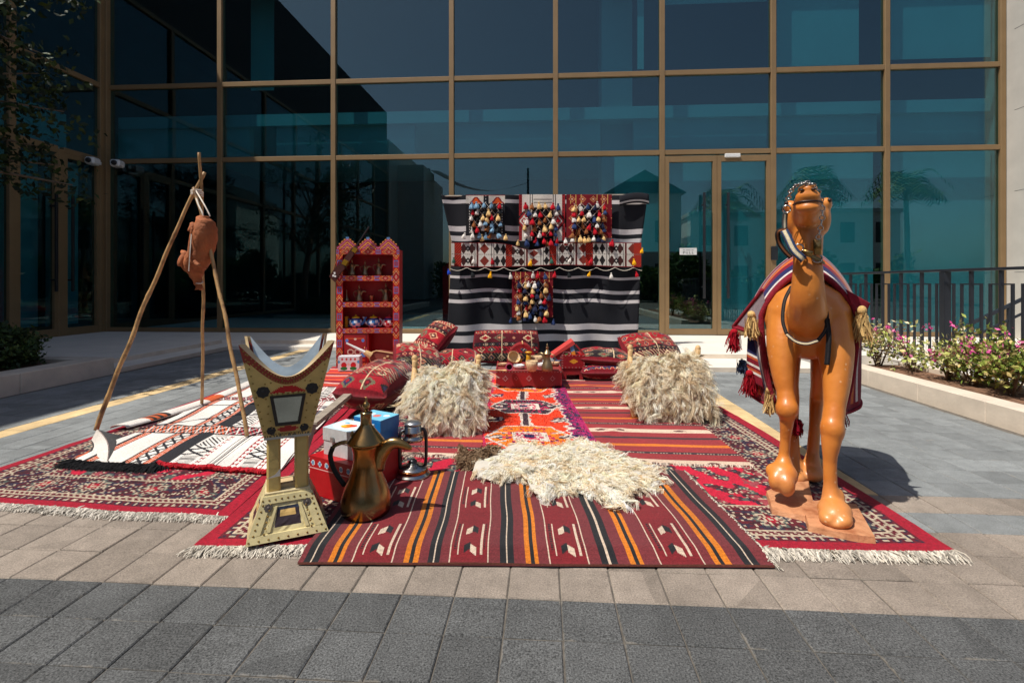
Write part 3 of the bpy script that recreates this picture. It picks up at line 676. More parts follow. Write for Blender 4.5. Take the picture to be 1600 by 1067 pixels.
# ================================================================== RUGS AND TEXTILES
_rg = np.random.default_rng(77); _RD = [(_rg.uniform(0, 3.14), _rg.uniform(-3, 6), _rg.uniform(0.025, 0.06), _rg.uniform(0.003, 0.008), _rg.uniform(0, 6)) for _ in range(16)]
def wr(x, y):   # shared unevenness and creases, so that layers follow one another and never cross
    h = 0.0016*(2.4 + np.sin(x*5.1 + y*2.3) + np.sin(x*1.7 - y*6.1 + 1) + 0.6*np.sin(x*11 + y*9))
    for a, c, w_, am, ph in _RD:
        s_ = x*math.cos(a) + y*math.sin(a) - c + 0.08*np.sin((x*math.sin(a) - y*math.cos(a))*2.0 + ph); h = h + am*np.exp(-(s_/w_)**2)*(0.5 + 0.5*np.sin((x*math.sin(a) - y*math.cos(a))*1.6 + ph))
    return h
def quad_grid(c, nu, nv, z, bow=0.0, seed=0):
    """c: four ground corners near-left, near-right, far-right, far-left (x,y)"""
    u = np.linspace(0, 1, nu+1)[:, None, None]; v = np.linspace(0, 1, nv+1)[None, :, None]
    a, b, d, e = [np.asarray(p, float)[:2] for p in c]
    g = (a*(1-u)*(1-v) + b*u*(1-v) + d*u*v + e*(1-u)*v)
    if bow:
        r = np.random.default_rng(seed); n = 5
        for ax in range(2):
            cu = r.normal(0, bow, n); cv = r.normal(0, bow, n)
            g[..., ax] += (sum(cu[k]*np.sin((k+1)*3.0*u[..., 0] + k) for k in range(n)) + sum(cv[k]*np.sin((k+1)*3.3*v[..., 0] + 2*k) for k in range(n)))
    zz = z + wr(g[..., 0], g[..., 1])
    return np.concatenate([g, zz[..., None]], 2)
def pal(idx, colours): return lin(np.array(colours))[idx]
def lay(name, label, cat, corners, z, fn, cell, m='pile', bow=0.0, seed=0, group=None, extra=None):
    a, b, d, e = corners
    W_ = np.linalg.norm(np.asarray(b)[:2]-np.asarray(a)[:2]); L_ = np.linalg.norm(np.asarray(e)[:2]-np.asarray(a)[:2])
    nu, nv = int(W_/cell), int(L_/cell)
    G = quad_grid(corners, nu, nv, z, bow, seed)
    if extra is not None: G = extra(G)
    cc = fn(nu, nv, W_, L_)
    root = thing(name, label, cat, (*np.mean([np.asarray(c)[:2] for c in corners], 0), 0), 0, group)
    mk("weave", closed_sheet(G, (0, 0, 1), min(z-0.001, 0.009), cc, None, True), M[m], root)
    return root, G
def fringe(root, line, out, N, L, colr_=(206, 196, 180), wd=0.005, seed=3, z=None, spread=0.5):
    g = np.random.default_rng(seed); line = np.asarray(line, float); t = np.sort(g.uniform(0, 1, N))
    s = np.linspace(0, 1, len(line)); b = np.stack([np.interp(t, s, line[:, k]) for k in range(3)], 1)
    out = np.asarray(out, float); d = unit(out[None] + g.normal(0, spread, (N, 3))*[1, 1, 0])
    sd = unit(np.cross(d, [0, 0, 1.0]) + g.normal(0, 0.4, (N, 3)))
    b[:, 2] += g.uniform(-0.002, 0.004, N)
    dz = np.clip(b[:, 2]-0.004, 0, None)
    o = mk("fringe", ribbons(b, d, sd, L*g.uniform(0.7, 1.25, N), wd, 4, pick([colr_, tuple(int(c*0.8) for c in colr_), tuple(min(255, int(c*1.08)) for c in colr_)], N, g), curl_amp=0.16, taper=0.5, droop=dz, curl=sd*0.6+np.array([0, 0, 0.5]), phase_rng=g), M['yarn'], root, kind="stuff")
    return o

# --- knotted patterns ------------------------------------------------
def arabesque(X, Y, seed, wl=0.10):
    g = np.random.default_rng(seed); n = np.zeros_like(X)
    for k in range(9):
        a = g.uniform(0, 3.14); l = wl*g.uniform(0.6, 1.8); n += np.sin(6.283*(X*math.cos(a) + Y*math.sin(a))/l + g.uniform(0, 6.28))/(1+0.3*k)
    return n
RED, MAROON, NAVY, CREAM, TEAL, PINK, DK = (152, 12, 38), (92, 20, 33), (44, 32, 52), (178, 162, 140), (76, 86, 80), (146, 62, 70), (58, 22, 31)
PERS = [RED, MAROON, NAVY, CREAM, TEAL, PINK, DK, (186, 20, 52)]
def persian(seed, field_red=0.25, b1=0.055):
    def fn(nu, nv, W_, L_):
        i, j = np.meshgrid(np.arange(nu), np.arange(nv), indexing='ij'); x, y = (i+0.5)*W_/nu, (j+0.5)*L_/nv
        dx, dy = np.minimum(x, W_-x), np.minimum(y, L_-y); e = np.minimum(dx, dy)
        s = np.where(dx < dy, y, x)                                   # running coordinate along the border
        idx = np.zeros((nu, nv), int)
        sx, sy = np.abs(x-W_/2), np.abs(y-L_/2)
        n = arabesque(sx, sy, seed, 0.11); n2 = arabesque(sx, sy, seed+9, 0.16)
        fld = np.where(n > 1.1, 4, np.where(n > 0.55, 2, np.where(n > 0.1, 1, np.where(n > -0.35, 6, np.where(n > -0.9, 1, 5)))))
        fld = np.where(np.abs((n*1.3) % 1 - 0.5) < 0.06, 3, fld)
        rr = np.hypot((sx - W_*0.20), (sy-L_*0.24))
        fld = np.where((n2 + 1.2*np.sin(6*np.arctan2(sy-L_*0.24, sx-W_*0.2)) * 0.3 > 0.9 - field_red*4) & (np.abs(sx-W_*0.27) < 0.26+0.05*n) & (np.abs(sy-L_*0.22) < 0.42+0.07*n2), 7, fld)
        idx = fld
        # main border of rosettes
        t = (e - 0.245)/0.085; ph = ((s/0.33) % 1 - 0.5)*0.33/0.085; r = np.hypot(ph, t); th = np.arctan2(t, ph)
        pet = 0.62 + 0.16*np.cos(8*th)
        bd = np.where(r < 0.16, 3, np.where(r < 0.34, 0, np.where(r < 0.42, 3, np.where(r < pet, 1, np.where(r < pet+0.14, 3, np.where(r < pet+0.30, 4, -1))))))
        vine = arabesque(s, e*1.3, seed+3, 0.09); vb = np.where(np.abs((vine*1.2) % 1 - 0.5) < 0.07, 3, np.where(vine > 0.7, 2, np.where(vine > -0.3, 1, 6)))
        bd = np.where(bd < 0, vb, bd)
        idx = np.where(e < 0.345, bd, idx)
        # guard stripes
        for a, b in ((0.345, 0.385), (0.105, 0.145)):
            g_ = (e >= a) & (e < b); f = (e-a)/(b-a); dsh = ((s/0.035 + f) % 1) < 0.32
            idx = np.where(g_, np.where((f < 0.2) | (f > 0.8), 3, np.where(dsh, 3, 1)), idx)
        g_ = (e >= b1) & (e < 0.105); idx = np.where(g_, np.where((np.abs(((s/0.045) % 1)-0.5) + np.abs((e-b1)/0.05-0.5) < 0.28), 3, np.where((np.abs(((s/0.045) % 1)-0.5) + np.abs((e-b1)/0.05-0.5) < 0.42), 2, 1)), idx)
        idx = np.where(e < b1, 0, idx)
        c = pal(idx, PERS); g2 = np.random.default_rng(seed); return c*g2.uniform(0.82, 1.15, (nu, nv, 1))
    return fn
def c_pt(lat, d): return C(lat, d)
# left Persian rug
NL, NR = P(-140, 782), P(357, 812)
rug, G = lay("persian_rug", "red Persian rug with white fringe lying under the striped Bedouin blanket", "rug", [NL, NR, C(-1.46, 5.2), C(-2.92, 5.3)], 0.008, persian(11, 0.2), 0.0115, bow=0.009, seed=1)
fringe(rug, G[:, 0], NL*0 + (C(0, -1)-C(0, 0)), 1500, 0.055, (196, 188, 176), 0.006, 4)
# the large Persian carpet under everything
rug, G = lay("persian_carpet", "large red Persian carpet under the kilims, its border and fringe beneath the camel", "carpet", [P(316, 858), P(1503, 868), C(1.86, 5.3), C(-1.42, 5.3)], 0.014, persian(5, 0.3, 0.06), 0.0125, bow=0.009, seed=2)
fringe(rug, G[:, 0], C(0, -1)-C(0, 0), 2600, 0.06, (200, 192, 178), 0.006, 5)

# dark red kilim in front with lengthwise stripes
KM, KR, KB, KO, KW = (104, 40, 44), (112, 26, 32), (28, 28, 31), (190, 108, 26), (190, 170, 150)
def kilim_front(nu, nv, W_, L_):
    u = ((np.arange(nu)+0.5)/nu)[:, None]*np.ones((1, nv)); v = ((np.arange(nv)+0.5)/nv)[None, :]*np.ones((nu, 1))
    idx = np.zeros((nu, nv), int)
    for a, b in ((.113, .193), (.315, .402), (.538, .62), (.77, .86)): idx[(u > a) & (u < b)] = 1
    for a, b in ((.012, .042), (.268, .295), (.427, .458), (.646, .68), (.941, .973)):
        idx[(u > a) & (u < b)] = 2; m = (a+b)/2; idx[np.abs(u-m) < 0.0018] = 4
    for a, b in ((.063, .091), (.219, .248), (.485, .514), (.705, .735), (.88, .914)):
        idx[(u > a) & (u < b)] = 3; m = (a+b)/2; idx[np.abs(u-m) < 0.0045] = 2
    for m in (.113, .193, .315, .402, .538, .62, .77, .86): idx[np.abs(u-m) < 0.0015] = 4
    for m in (.155, .359, .58, .815):
        for k, vc in enumerate((.10, .26, .55, .71, .93)):
            for sgn in (1,):
                hh = 0.050; dv = (v-vc)/hh; du = (u-m)/0.0145*(1 if k % 2 == 0 else -1)
                idx[(np.abs(dv + np.abs(du)*0.55) < 0.55) & (du > 0) & (du < 1)] = 4
                idx[(np.abs(dv - 0.3 + np.abs(du)*0.55) < 0.55) & (du < 0) & (du > -1)] = 2
        for q in (-1, 1):
            for vc in (.18, .63): idx[(np.abs(u-m-q*0.026) < 0.002) & (np.abs(v-vc) < 0.13)] = 4
            for vc in (.2, .65): idx[(np.abs(u-m-q*0.033) < 0.002) & (np.abs(v-vc) < 0.11) & (((v*60) % 1) < 0.6)] = 2
    c = pal(idx, [KM, KR, KB, KO, KW]); g = np.random.default_rng(3)
    return c*g.uniform(0.86, 1.12, (nu, nv, 1))*g.uniform(0.93, 1.07, (1, nv, 1))
def drape_front(G):
    v = np.linspace(0, 1, G.shape[1])[None, :]; f = np.clip(1 - v/0.13, 0, 1); f = f*f*(3-2*f); G[..., 2] -= 0.017*f; G[..., 2] = np.maximum(G[..., 2], 0.0105); return G
rug, G = lay("kilim", "dark red flat-woven kilim with black and orange lengthwise stripes in the foreground", "kilim", [P(466, 884), P(1208, 890), P(1066, 743), P(566, 746)], 0.028, kilim_front, 0.0052, 'textile', bow=0.0018, seed=6, extra=drape_front)
fringe(rug, G[-1, :], C(1, 0)-C(0, 0), 520, 0.03, (200, 192, 176), 0.006, 6, spread=0.9)

# middle kilim with crosswise stripes
def kilim_mid(nu, nv, W_, L_):
    v = (np.arange(nv)+0.5)/nv*L_; q = (v + 2.88 - 3.50) % 0.61
    idx = np.zeros(nv, int)
    def bnd(c, w_, k): idx[np.abs((q - c + 0.305) % 0.61 - 0.305) < w_/2] = k
    bnd(0, 0.082, 1); bnd(0.16, 0.036, 2); bnd(0.30, 0.044, 3); bnd(0.45, 0.036, 2)
    I = np.tile(idx, (nu, 1)); u = ((np.arange(nu)+0.5)/nu*W_)[:, None]; qq = ((q + 0.305) % 0.61 - 0.305)[None, :]
    mot = (np.abs((u % 0.42) - 0.12) + np.abs(qq)*2.6 < 0.055) | (np.abs((u % 0.42) - 0.26) + np.abs(qq)*2.6 < 0.055)
    I = np.where((I == 1) & mot & (np.abs(qq) < 0.02) & ((u % 0.95) < 0.6), 4, I)
    dots = (I == 2) & (((u/0.016) % 1) < 0.4) & (np.abs(((qq-0.16+0.305) % 0.61)-0.305) < 0.004); I = np.where(dots, 1, I)
    c = pal(I, [(142, 42, 46), (206, 182, 160), (52, 42, 46), (204, 112, 32), (92, 54, 52)]); g = np.random.default_rng(4)
    return c*g.uniform(0.88, 1.1, (nu, nv, 1))*g.uniform(0.93, 1.07, (1, nv, 1))
rug, G = lay("kilim", "red kilim with cream, orange and brown crosswise stripes between the two fleece saddles", "kilim", [P(622, 716), P(1179, 733), C(1.47, 6.2), C(-0.75, 6.2)], 0.022, kilim_mid, 0.009, 'textile', bow=0.006, seed=7)
fringe(rug, G[:, 0], C(0, -1)-C(0, 0), 700, 0.03, (204, 186, 170), 0.005, 7)

# orange pile rug
def orange_rug(nu, nv, W_, L_):
    x = ((np.arange(nu)+0.5)/nu*W_)[:, None]*np.ones((1, nv)); y = ((np.arange(nv)+0.5)/nv*L_)[None, :]*np.ones((nu, 1))
    cx = W_*0.43; idx = np.zeros((nu, nv), int); wob = 0.012*np.sin(40*x+11*y) + 0.01*np.sin(57*y)
    noise = np.random.default_rng(8).uniform(0, 1, (nu//2+1, nv//2+1)).repeat(2, 0).repeat(2, 1)[:nu, :nv]
    for yc, big in ((0.28, 1), (1.12, 0), (1.95, 1)):
        dx, dy = np.abs(x-cx), np.abs(y-yc)
        hexa = np.maximum(dy/0.25, dx/0.25*0.8 + dy/0.25*0.42) + wob
        idx = np.where(hexa < 1.0, 1, idx); idx = np.where(hexa < 0.93, 6 if big else 2, idx); idx = np.where((hexa < 0.82) & (noise > 0.78), 3, idx); idx = np.where((hexa < 0.82) & (noise < 0.1), 4, idx)
        hx2 = np.maximum(dy/0.10, dx/0.13) + wob; idx = np.where(hx2 < 1.0, 1, idx); idx = np.where(hx2 < 0.8, 3, idx); idx = np.where((hx2 < 0.8) & (noise > 0.55), 1, idx); idx = np.where(hx2 < 0.3, 4, idx)
        arm = (np.abs(np.abs(x-cx)*0.35 - np.abs(y-yc)*0.9 + 0.02) < 0.009 + wob*0.4) & (dx > 0.16) & (dx < 0.36); idx = np.where(arm, 1, idx)
        bar_ = (dy < 0.035+wob) & (dx > 0.2) & (dx < 0.36); idx = np.where(bar_, 2, idx); idx = np.where(bar_ & (noise > 0.5), 1, idx)
    for yc in (0.70, 1.54):
        nk = (np.abs(x-cx) < 0.05+0.1*np.maximum(0, np.abs(y-yc)-0.08)+wob) & (np.abs(y-yc) < 0.17); idx = np.where(nk, 1, idx); idx = np.where(nk & (np.abs(x-cx) < 0.022), 2, idx)
        for s in (-1, 1):
            b = (np.abs(x-cx-s*0.26) < 0.065+wob) & (np.abs(y-yc) < 0.06); idx = np.where(b, 5, idx); idx = np.where(b & (noise > 0.55), 1, idx); idx = np.where(b & (noise < 0.2), 4, idx)
    xb = W_ - x + wob*1.5
    idx = np.where(xb < 0.135, 1, idx); idx = np.where(xb < 0.11, 7, idx); idx = np.where((xb < 0.105) & (noise > 0.62), 4, idx); idx = np.where((xb < 0.105) & (noise < 0.14), 5, idx); idx = np.where(xb < 0.02, 7, idx)
    idx = np.where((x < 0.02+wob), 3, idx)
    c = pal(idx, [(222, 62, 26), (208, 194, 182), (64, 44, 52), (190, 40, 84), (40, 38, 82), (92, 54, 58), (226, 122, 24), (164, 30, 92)]); g = np.random.default_rng(9)
    return c*g.uniform(0.75, 1.18, (nu, nv, 1))
rug, G = lay("orange_rug", "shaggy bright orange rug with hexagon medallions and magenta edge before the low table", "rug", [P(750, 712), P(938, 712), C(0.52, 5.75), C(-0.21, 5.75)], 0.034, orange_rug, 0.0095, bow=0.006, seed=12)
g = np.random.default_rng(10); ii = g.integers(0, G.shape[0]-1, 9000); jj = g.integers(0, G.shape[1]-1, 9000)
cc = orange_rug(G.shape[0]-1, G.shape[1]-1, 0.72, 2.5)
W0 = np.linalg.norm(P(938, 712)-P(750, 712)); cc = orange_rug(G.shape[0]-1, G.shape[1]-1, W0, np.linalg.norm(C(-0.21, 5.75)-P(750, 712)))
mk("pile", ribbons(G[ii, jj], unit(g.normal(0, 0.5, (9000, 3))+[0, 0, 0.8]), unit(g.normal(size=(9000, 3))), 0.008, 0.007, 2, cc[ii, jj]*1.05, taper=0.4), M['pile'], rug, kind="stuff")

# white, black and orange Bedouin blanket
def bedouin(nu, nv, W_, L_):
    u = ((np.arange(nu)+0.5)/nu*W_)[:, None]*np.ones((1, nv)); v = ((np.arange(nv)+0.5)/nv*L_)[None, :]*np.ones((nu, 1))
    k = 1.15/W_; x = u*k
    idx = np.zeros((nu, nv), int)
    def rib(a, b, base, motif=None):
        nonlocal idx; m = (x >= a) & (x < b); f = (x-a)/(b-a); idx = np.where(m, base, idx)
        if motif == 'zig': idx = np.where(m & (np.abs(((v/0.03) % 1) - f) < 0.09), 0, idx); idx = np.where(m & ((f < 0.14) | (f > 0.86)), 1, idx)
        if motif == 'tri': z = (v/0.055) % 1; idx = np.where(m & (np.abs(f-0.5)*2 < np.abs(z-0.5)*2), 0, idx); idx = np.where(m & ((f < 0.1) | (f > 0.9)), 3, idx)
        if motif == 'sadu':
            blk = np.floor(v/0.17) % 3; z = (v/0.17) % 1
            p0 = (((v/0.02) % 1) < 0.45) & (f > 0.15) & (f < 0.85); p1 = np.abs(np.abs(z-0.5) - f*0.5) < 0.07; p2 = ((((v+u*1.0)/0.035) % 1) < 0.4) & (f > 0.1) & (f < 0.9)
            idx = np.where(m & np.where(blk == 0, p0, np.where(blk == 1, p1 | (np.abs(np.abs(z-0.5)-0.5+f*0.5) < 0.06), p2)), 1, idx)
        if motif == 'geo': idx = np.where(m & (np.abs(np.abs(((v/0.09) % 1)-0.5)*2 - np.abs(f-0.5)*2) < 0.28), 1, idx); idx = np.where(m & (np.abs(((v/0.09) % 1)-0.5) < 0.08) & (np.abs(f-.5) < .3), 1, idx)
        if motif == 'line':
            for c_, w_ in ((0.3, 0.05), (0.42, 0.025), (0.5, 0.07), (0.62, 0.03)): idx = np.where(m & (np.abs(f-c_) < w_/2), 1, idx)
    rib(0, 0.06, 0); rib(0.06, 0.075, 1); rib(0.075, 0.12, 2, 'zig'); rib(0.12, 0.28, 0); rib(0.28, 0.325, 2, 'zig'); rib(0.325, 0.40, 0, 'geo'); rib(0.40, 0.445, 2, 'zig'); rib(0.445, 0.54, 1)
    rib(0.54, 0.66, 0, 'sadu'); rib(0.66, 0.685, 3, 'tri'); rib(0.685, 0.86, 0, 'line'); rib(0.86, 0.90, 3, 'tri'); rib(0.90, 1.02, 0, 'sadu'); rib(1.02, 1.05, 3, 'tri'); rib(1.05, 1.16, 0)
    for vc, w_ in ((0.66, 0.10), (1.62, 0.07), (2.25, 0.07)):
        m = np.abs(v-vc) < w_; z = (u/0.08) % 1; f = (v-vc)/w_
        pat = np.where(np.abs(f) > 0.8, 1, np.where(np.abs(np.abs(z-0.5)*2-np.abs(f)) < 0.13, 0, np.where((((u+v*0.7)/0.03) % 1) < 0.42, 1, 2 if vc < 1 else 3)))
        idx = np.where(m, np.where(x > 0.60, np.where(pat == 2, 3, pat), pat), idx)
    c = pal(idx, [(226, 220, 212), (28, 28, 34), (196, 84, 34), (150, 24, 38)]); g = np.random.default_rng(14)
    return c*g.uniform(0.9, 1.06, (nu, nv, 1))
def bed_fold(G):
    lat = G[..., 0]*CA + G[..., 1]*SA; d = -G[..., 0]*SA + G[..., 1]*CA
    G[..., 2] += 0.012*np.exp(-((lat+2.1+0.12*(d-3))/0.05)**2) + 0.01*np.exp(-((lat+1.75)/0.04)**2)*np.clip(1-(d-3)/2, 0, 1); return G
BC = [P(114, 718, 0.03), P(437, 737, 0.03), C(-1.72, 5.5), C(-2.84, 5.45)]
rug, G = lay("bedouin_blanket", "white, black and orange striped Bedouin blanket under the bamboo tripod", "blanket", BC, 0.024, bedouin, 0.0062, 'textile', bow=0.004, seed=15, extra=bed_fold)
n = G.shape[0]; fringe(rug, G[:int(n*0.46), 0], C(-0.3, -1)-C(0, 0), 1700, 0.085, (26, 26, 28), 0.008, 16, spread=0.8)
mk("red_trim", tube(G[int(n*0.44):, 0] + np.array([0, -0.006, 0.004])*1 + np.random.default_rng(2).normal(0, 0.003, G[int(n*0.44):, 0].shape), 0.014, 6), mat("red_wool_trim", S(176, 16, 34), 0.95, 0, 0.25, 60, 0.5, 120), rug)
# its turned-up corner
fold = np.array([[Q(148-22*(1-t)+14*s, 672+34*t+2*s*s, dep(700)) + np.array([0, 0.0, 0.0]) for t in np.linspace(0, 1, 7)] for s in np.linspace(0, 2.0, 7)])
fc = np.zeros((6, 6, 3)) + S(214, 208, 200); fc[0] = S(190, 80, 36); fc[1, :, :] = S(40, 36, 36)*1.0; fc[2:] = S(214, 208, 200)
c0 = P(118, 722, 0.02); c1 = P(158, 728, 0.02); c2 = P(150, 690, 0.02)
fu = np.linspace(0, 1, 9); fg = []
for a in fu:
    b0 = P(108+58*a, 719+8*a, 0.02); t0 = Q(137+14*a, 697-26*a, 3.45)
    fg.append([b0*(1-q) + t0*q + C(0, 0.05*math.sin(q*3.1))-C(0, 0) for q in np.linspace(0, 1, 8)])
fg = np.array(fg); fcol = np.zeros((8, 7, 3)) + S(212, 205, 196); fcol[:2] = S(188, 78, 34); fcol[2] = S(46, 40, 40)
mk("folded_corner", closed_sheet(fg, -unit(C(0.3, 1.0)-C(0, 0)), 0.006, fcol, S(26, 26, 28)), M['textile'], rug)
bk = np.array([[fg[-1][q]*(1-s) + (P(232, 664, 0.03) if True else 0)*s + np.array([0, 0, -0.03*math.sin(s*3.14)]) - np.array([0, 0, fg[-1][q][2]*s*0.7]) for q in range(8)] for s in np.linspace(0, 1, 8)])
mk("black_underside", closed_sheet(bk, -unit(C(0.3, 1.0)-C(0, 0)), 0.005, np.zeros((7, 7, 3)) + S(24, 24, 27)), M['textile'], rug)
fringe(rug, fg[:, 0], C(0.2, -1)-C(0, 0), 900, 0.08, (24, 24, 26), 0.009, 17, spread=1.0)
# rolled long edge of the blanket
er = spline([P(185, 668, 0.03), P(250, 650, 0.035), P(330, 624, 0.035), P(392, 598, 0.035)], 40)
sp_ = []
for i in range(len(er)):
    sp_.append([er[i] + C(0.04*math.cos(a)*1.6, 0)-C(0, 0) + np.array([0, 0, 0.022*math.sin(a)]) for a in np.linspace(math.pi, 0, 8)])
ec = np.zeros((39, 7, 3)) + S(216, 210, 202); ec[8:14] = S(190, 90, 46); ec[9:14:2] = S(40, 36, 36); ec[24:28] = S(196, 84, 34)
mk("rolled_edge", closed_sheet(np.array(sp_), (0, 0, 1), 0.006, ec), M['textile'], rug)

# red striped blanket behind it, by the cabinet
def red_stripes(nu, nv, W_, L_):
    v = (np.arange(nv)+0.5)/nv*L_; g = np.random.default_rng(21); ch = np.array([0, 1, 0, 2, 0, 3, 0, 1, 4, 0]); I = ch[(v/0.045).astype(int) % 10]
    I = np.tile(I, (nu, 1)); return pal(I, [(172, 28, 40), (226, 92, 40), (220, 190, 176), (96, 24, 40), (206, 60, 44)])*g.uniform(0.88, 1.1, (nu, nv, 1))
lay("striped_blanket", "red and orange striped blanket spread in front of the painted cabinet", "blanket", [C(-2.02, 5.2), C(-1.12, 5.1), C(-1.15, 6.3), C(-2.3, 6.4)], 0.032, red_stripes, 0.012, 'textile', bow=0.006, seed=23)

# --- cushions ---------------------------------------------------------
def diamonds(nu, nv, seed):
    g = np.random.default_rng(seed); i, j = np.meshgrid(np.arange(nu), np.arange(nv), indexing='ij')
    PAL = lin(np.array([(206, 178, 142), (104, 96, 74), (44, 38, 78), (190, 128, 98), (84, 16, 28), (150, 18, 32), (34, 24, 28)]))
    c = np.zeros((nu, nv, 3)) + PAL[5]; b = 0
    while b < nv:
        bw = int(g.choice([5, 8, 11, 14])); base = PAL[g.choice([4, 5, 5, 5, 5, 4, 2, 6])]; m = (j >= b) & (j < b+bw); c[m] = base
        per = bw*g.choice([0.8, 1.1, 1.6]); off = g.uniform(0, per); ii = ((i + off) % per)/per*2-1; jj = (j-b-bw/2+0.5)/(bw/2); q = np.abs(ii) + np.abs(jj); alt = (np.floor((i+off)/per) % 3).astype(int)
        k1, k2, k3 = PAL[g.choice([0, 1, 3, 6, 1, 4], 3)], PAL[g.choice([5, 4, 2, 1], 3)], PAL[g.choice([0, 3, 5], 3)]
        for lim, kk in ((0.80, k1), (0.52, k2), (0.26, k3)): c = np.where((m & (q < lim))[..., None], kk[alt], c)
        if g.uniform() < 0.35: c = np.where((m & ((i+j) % 4 == 0))[..., None], PAL[g.choice([0, 6, 1])], c)
        if g.uniform() < 0.6: c[:, b:b+1] = PAL[g.choice([0, 3, 4])]
        b += bw
    for b in np.cumsum(g.integers(22, 40, 6)):
        if b < nu-3: c[b:b+1] = PAL[0]
    c[(i < 2) | (i > nu-3) | (j < 2) | (j > nv-3)] = S(110, 14, 26)
    return c*g.uniform(0.82, 1.12, (nu, nv, 1))
def pillow(w_, l_, h_, seed, cell=0.011, pw=3.2, sag=0.12):
    nu, nv = max(24, int(w_/cell)), max(20, int(l_/cell)); g = np.random.default_rng(seed)
    u = np.linspace(-1, 1, nu+1)[:, None]; v = np.linspace(-1, 1, nv+1)[None, :]
    prof = np.clip((1-np.abs(u)**pw), 0, 1)**0.55*np.clip((1-np.abs(v)**pw), 0, 1)**0.55
    dn = sum(g.normal(0, sag/3)*np.sin(g.uniform(1, 4)*u*2+g.uniform(0, 6))*np.sin(g.uniform(1, 4)*v*2+g.uniform(0, 6)) for _ in range(7)) + 0.02*np.sin(u*19+v*7)*np.sin(v*13)
    pin = 1 - 0.06*(v**2) + 0*u; pin2 = 1 - 0.06*(u**2) + 0*v
    X, Y = u*w_/2*pin, v*l_/2*pin2
    top = np.stack([X, Y, h_/2*prof*(1+dn)+0.002], 2); bot = np.stack([X, Y, -h_/2*prof*(1-0.5*dn)-0.002], 2)
    ct = diamonds(nu, nv, seed); cb_ = diamonds(nu, nv, seed+50)*0.9
    a = sheet(top, Cc=ct); b = sheet(bot, Cc=cb_); b = (b[0], b[1][:, ::-1], b[2])
    ring = []; n0 = len(a[0]); idx = np.arange(n0).reshape(nu+1, nv+1); r_ = np.concatenate([idx[:, 0], idx[-1, 1:], idx[-2::-1, -1], idx[0, -2:0:-1]]); nx = np.roll(r_, -1)
    J = join(a, b); side = np.stack([r_, r_+n0, nx+n0, nx], -1)[:, ::-1]
    return (J[0], np.concatenate([J[1], side]), np.concatenate([J[2], np.tile(S(110, 16, 28), (len(side), 1))]))
def cushion(name, label, w_, l_, h_, seed, loc, rz=0, rx=0, ry=0, group="patterned majlis cushions"):
    t = thing(name, label, "cushion", loc, 0, None)
    mk("cover", xf(pillow(w_, l_, h_, seed), loc, rz, rx, ry), M['textile'], t, smooth=True)
    return t
cushion("cushion", "wide red diamond-patterned cushion propped upright against the striped backdrop", 0.90, 0.46, 0.20, 31, C(-0.08, 6.75, 0.25), A, R(72))
cushion("floor_cushion", "big red patterned bolster cushion lying behind the brass coffee pot", 0.46, 1.05, 0.36, 33, C(-1.16, 4.42, 0.215), A+R(-6), 0, R(4))
cushion("floor_cushion", "patterned cushion leaning between the bolster and the painted cabinet", 0.55, 0.55, 0.26, 35, C(-1.05, 5.55, 0.23), A+R(20), R(28), R(12))
cushion("cushion", "tilted red patterned cushion standing on edge right of the painted cabinet", 0.42, 0.75, 0.26, 37, C(-1.02, 6.25, 0.34), A+R(-36), R(42), R(8))
cushion("cushion", "small speckled red cushion lying flat behind the near fleece saddle", 0.62, 0.42, 0.20, 39, C(-0.72, 6.1, 0.17), A+R(4), R(18))
cushion("cushion", "upper cushion of the folded pair beside the small red chest", 0.58, 0.50, 0.17, 41, C(1.06, 5.75, 0.26), A+R(-6), R(4), R(3))
cushion("cushion", "lower cushion of the folded pair beside the small red chest", 0.62, 0.52, 0.20, 42, C(1.06, 5.72, 0.115), A+R(2))
cushion("cushion", "puffy red patterned cushion leaning behind the far fleece saddle", 0.72, 0.50, 0.30, 43, C(1.66, 6.0, 0.30), A+R(14), R(36))
cushion("cushion", "flat dark red cushion half hidden behind the low table's open chest", 0.75, 0.45, 0.14, 45, C(0.98, 6.75, 0.10), A)

# --- striped backdrop --------------------------------------------------
DB = 7.72
def bd_row(v): # left and right edge pixels of the hanging cloth
    return np.interp(v, [0, .3, .5, 1], [689, 706, 703, 696]), np.interp(v, [0, .3, .5, 1], [1012, 1000, 999, 996])
NU, NV = 110, 180
G = np.zeros((NU+1, NV+1, 3)); vv = np.linspace(0, 1, NV+1); uu = np.linspace(0, 1, NU+1)
for j, v in enumerate(vv):
    l, r = bd_row(v)
    for i, u in enumerate(uu):
        py = 305 + 250*v - v*u*6 + 14*max(0, u-0.35)**1.3*min(v*6, 1)*(1-v**3) + 1.5*math.sin(u*23)*min(v*6, 1)*(1-v**3)
        fold = 0.045*math.sin(u*34 + 2*math.sin(v*3)) * (0.35+0.65*v) + 0.02*math.sin(u*17+v*5) + (0.05*math.sin((u+0.25*v)*26)*max(0, u-0.55)*2*v)
        G[i, j] = Q(l+(r-l)*u, py, DB) + (C(0, fold)-C(0, 0))
G[..., 2] = np.maximum(G[..., 2], 0.004)
cl = np.zeros((NU, NV, 3)) + S(33, 34, 39)
for i in range(NU):
    sagv = 0.0
    for a, b in ((.03, .052), (.19, .227), (.253, .288), (.50, .52), (.592, .612), (.655, .676), (.812, .852), (.882, .925)):
        j0, j1 = int((a+sagv*(0.4+0.6*(a < .5 or True)))*NV), int((b+sagv*(0.4+0.6))*NV); cl[i, j0:j1] = S(196, 190, 190)
bd = thing("backdrop", "tall black cloth backdrop with white stripes hung on a frame", "backdrop", C(0.45, DB, 0), A)
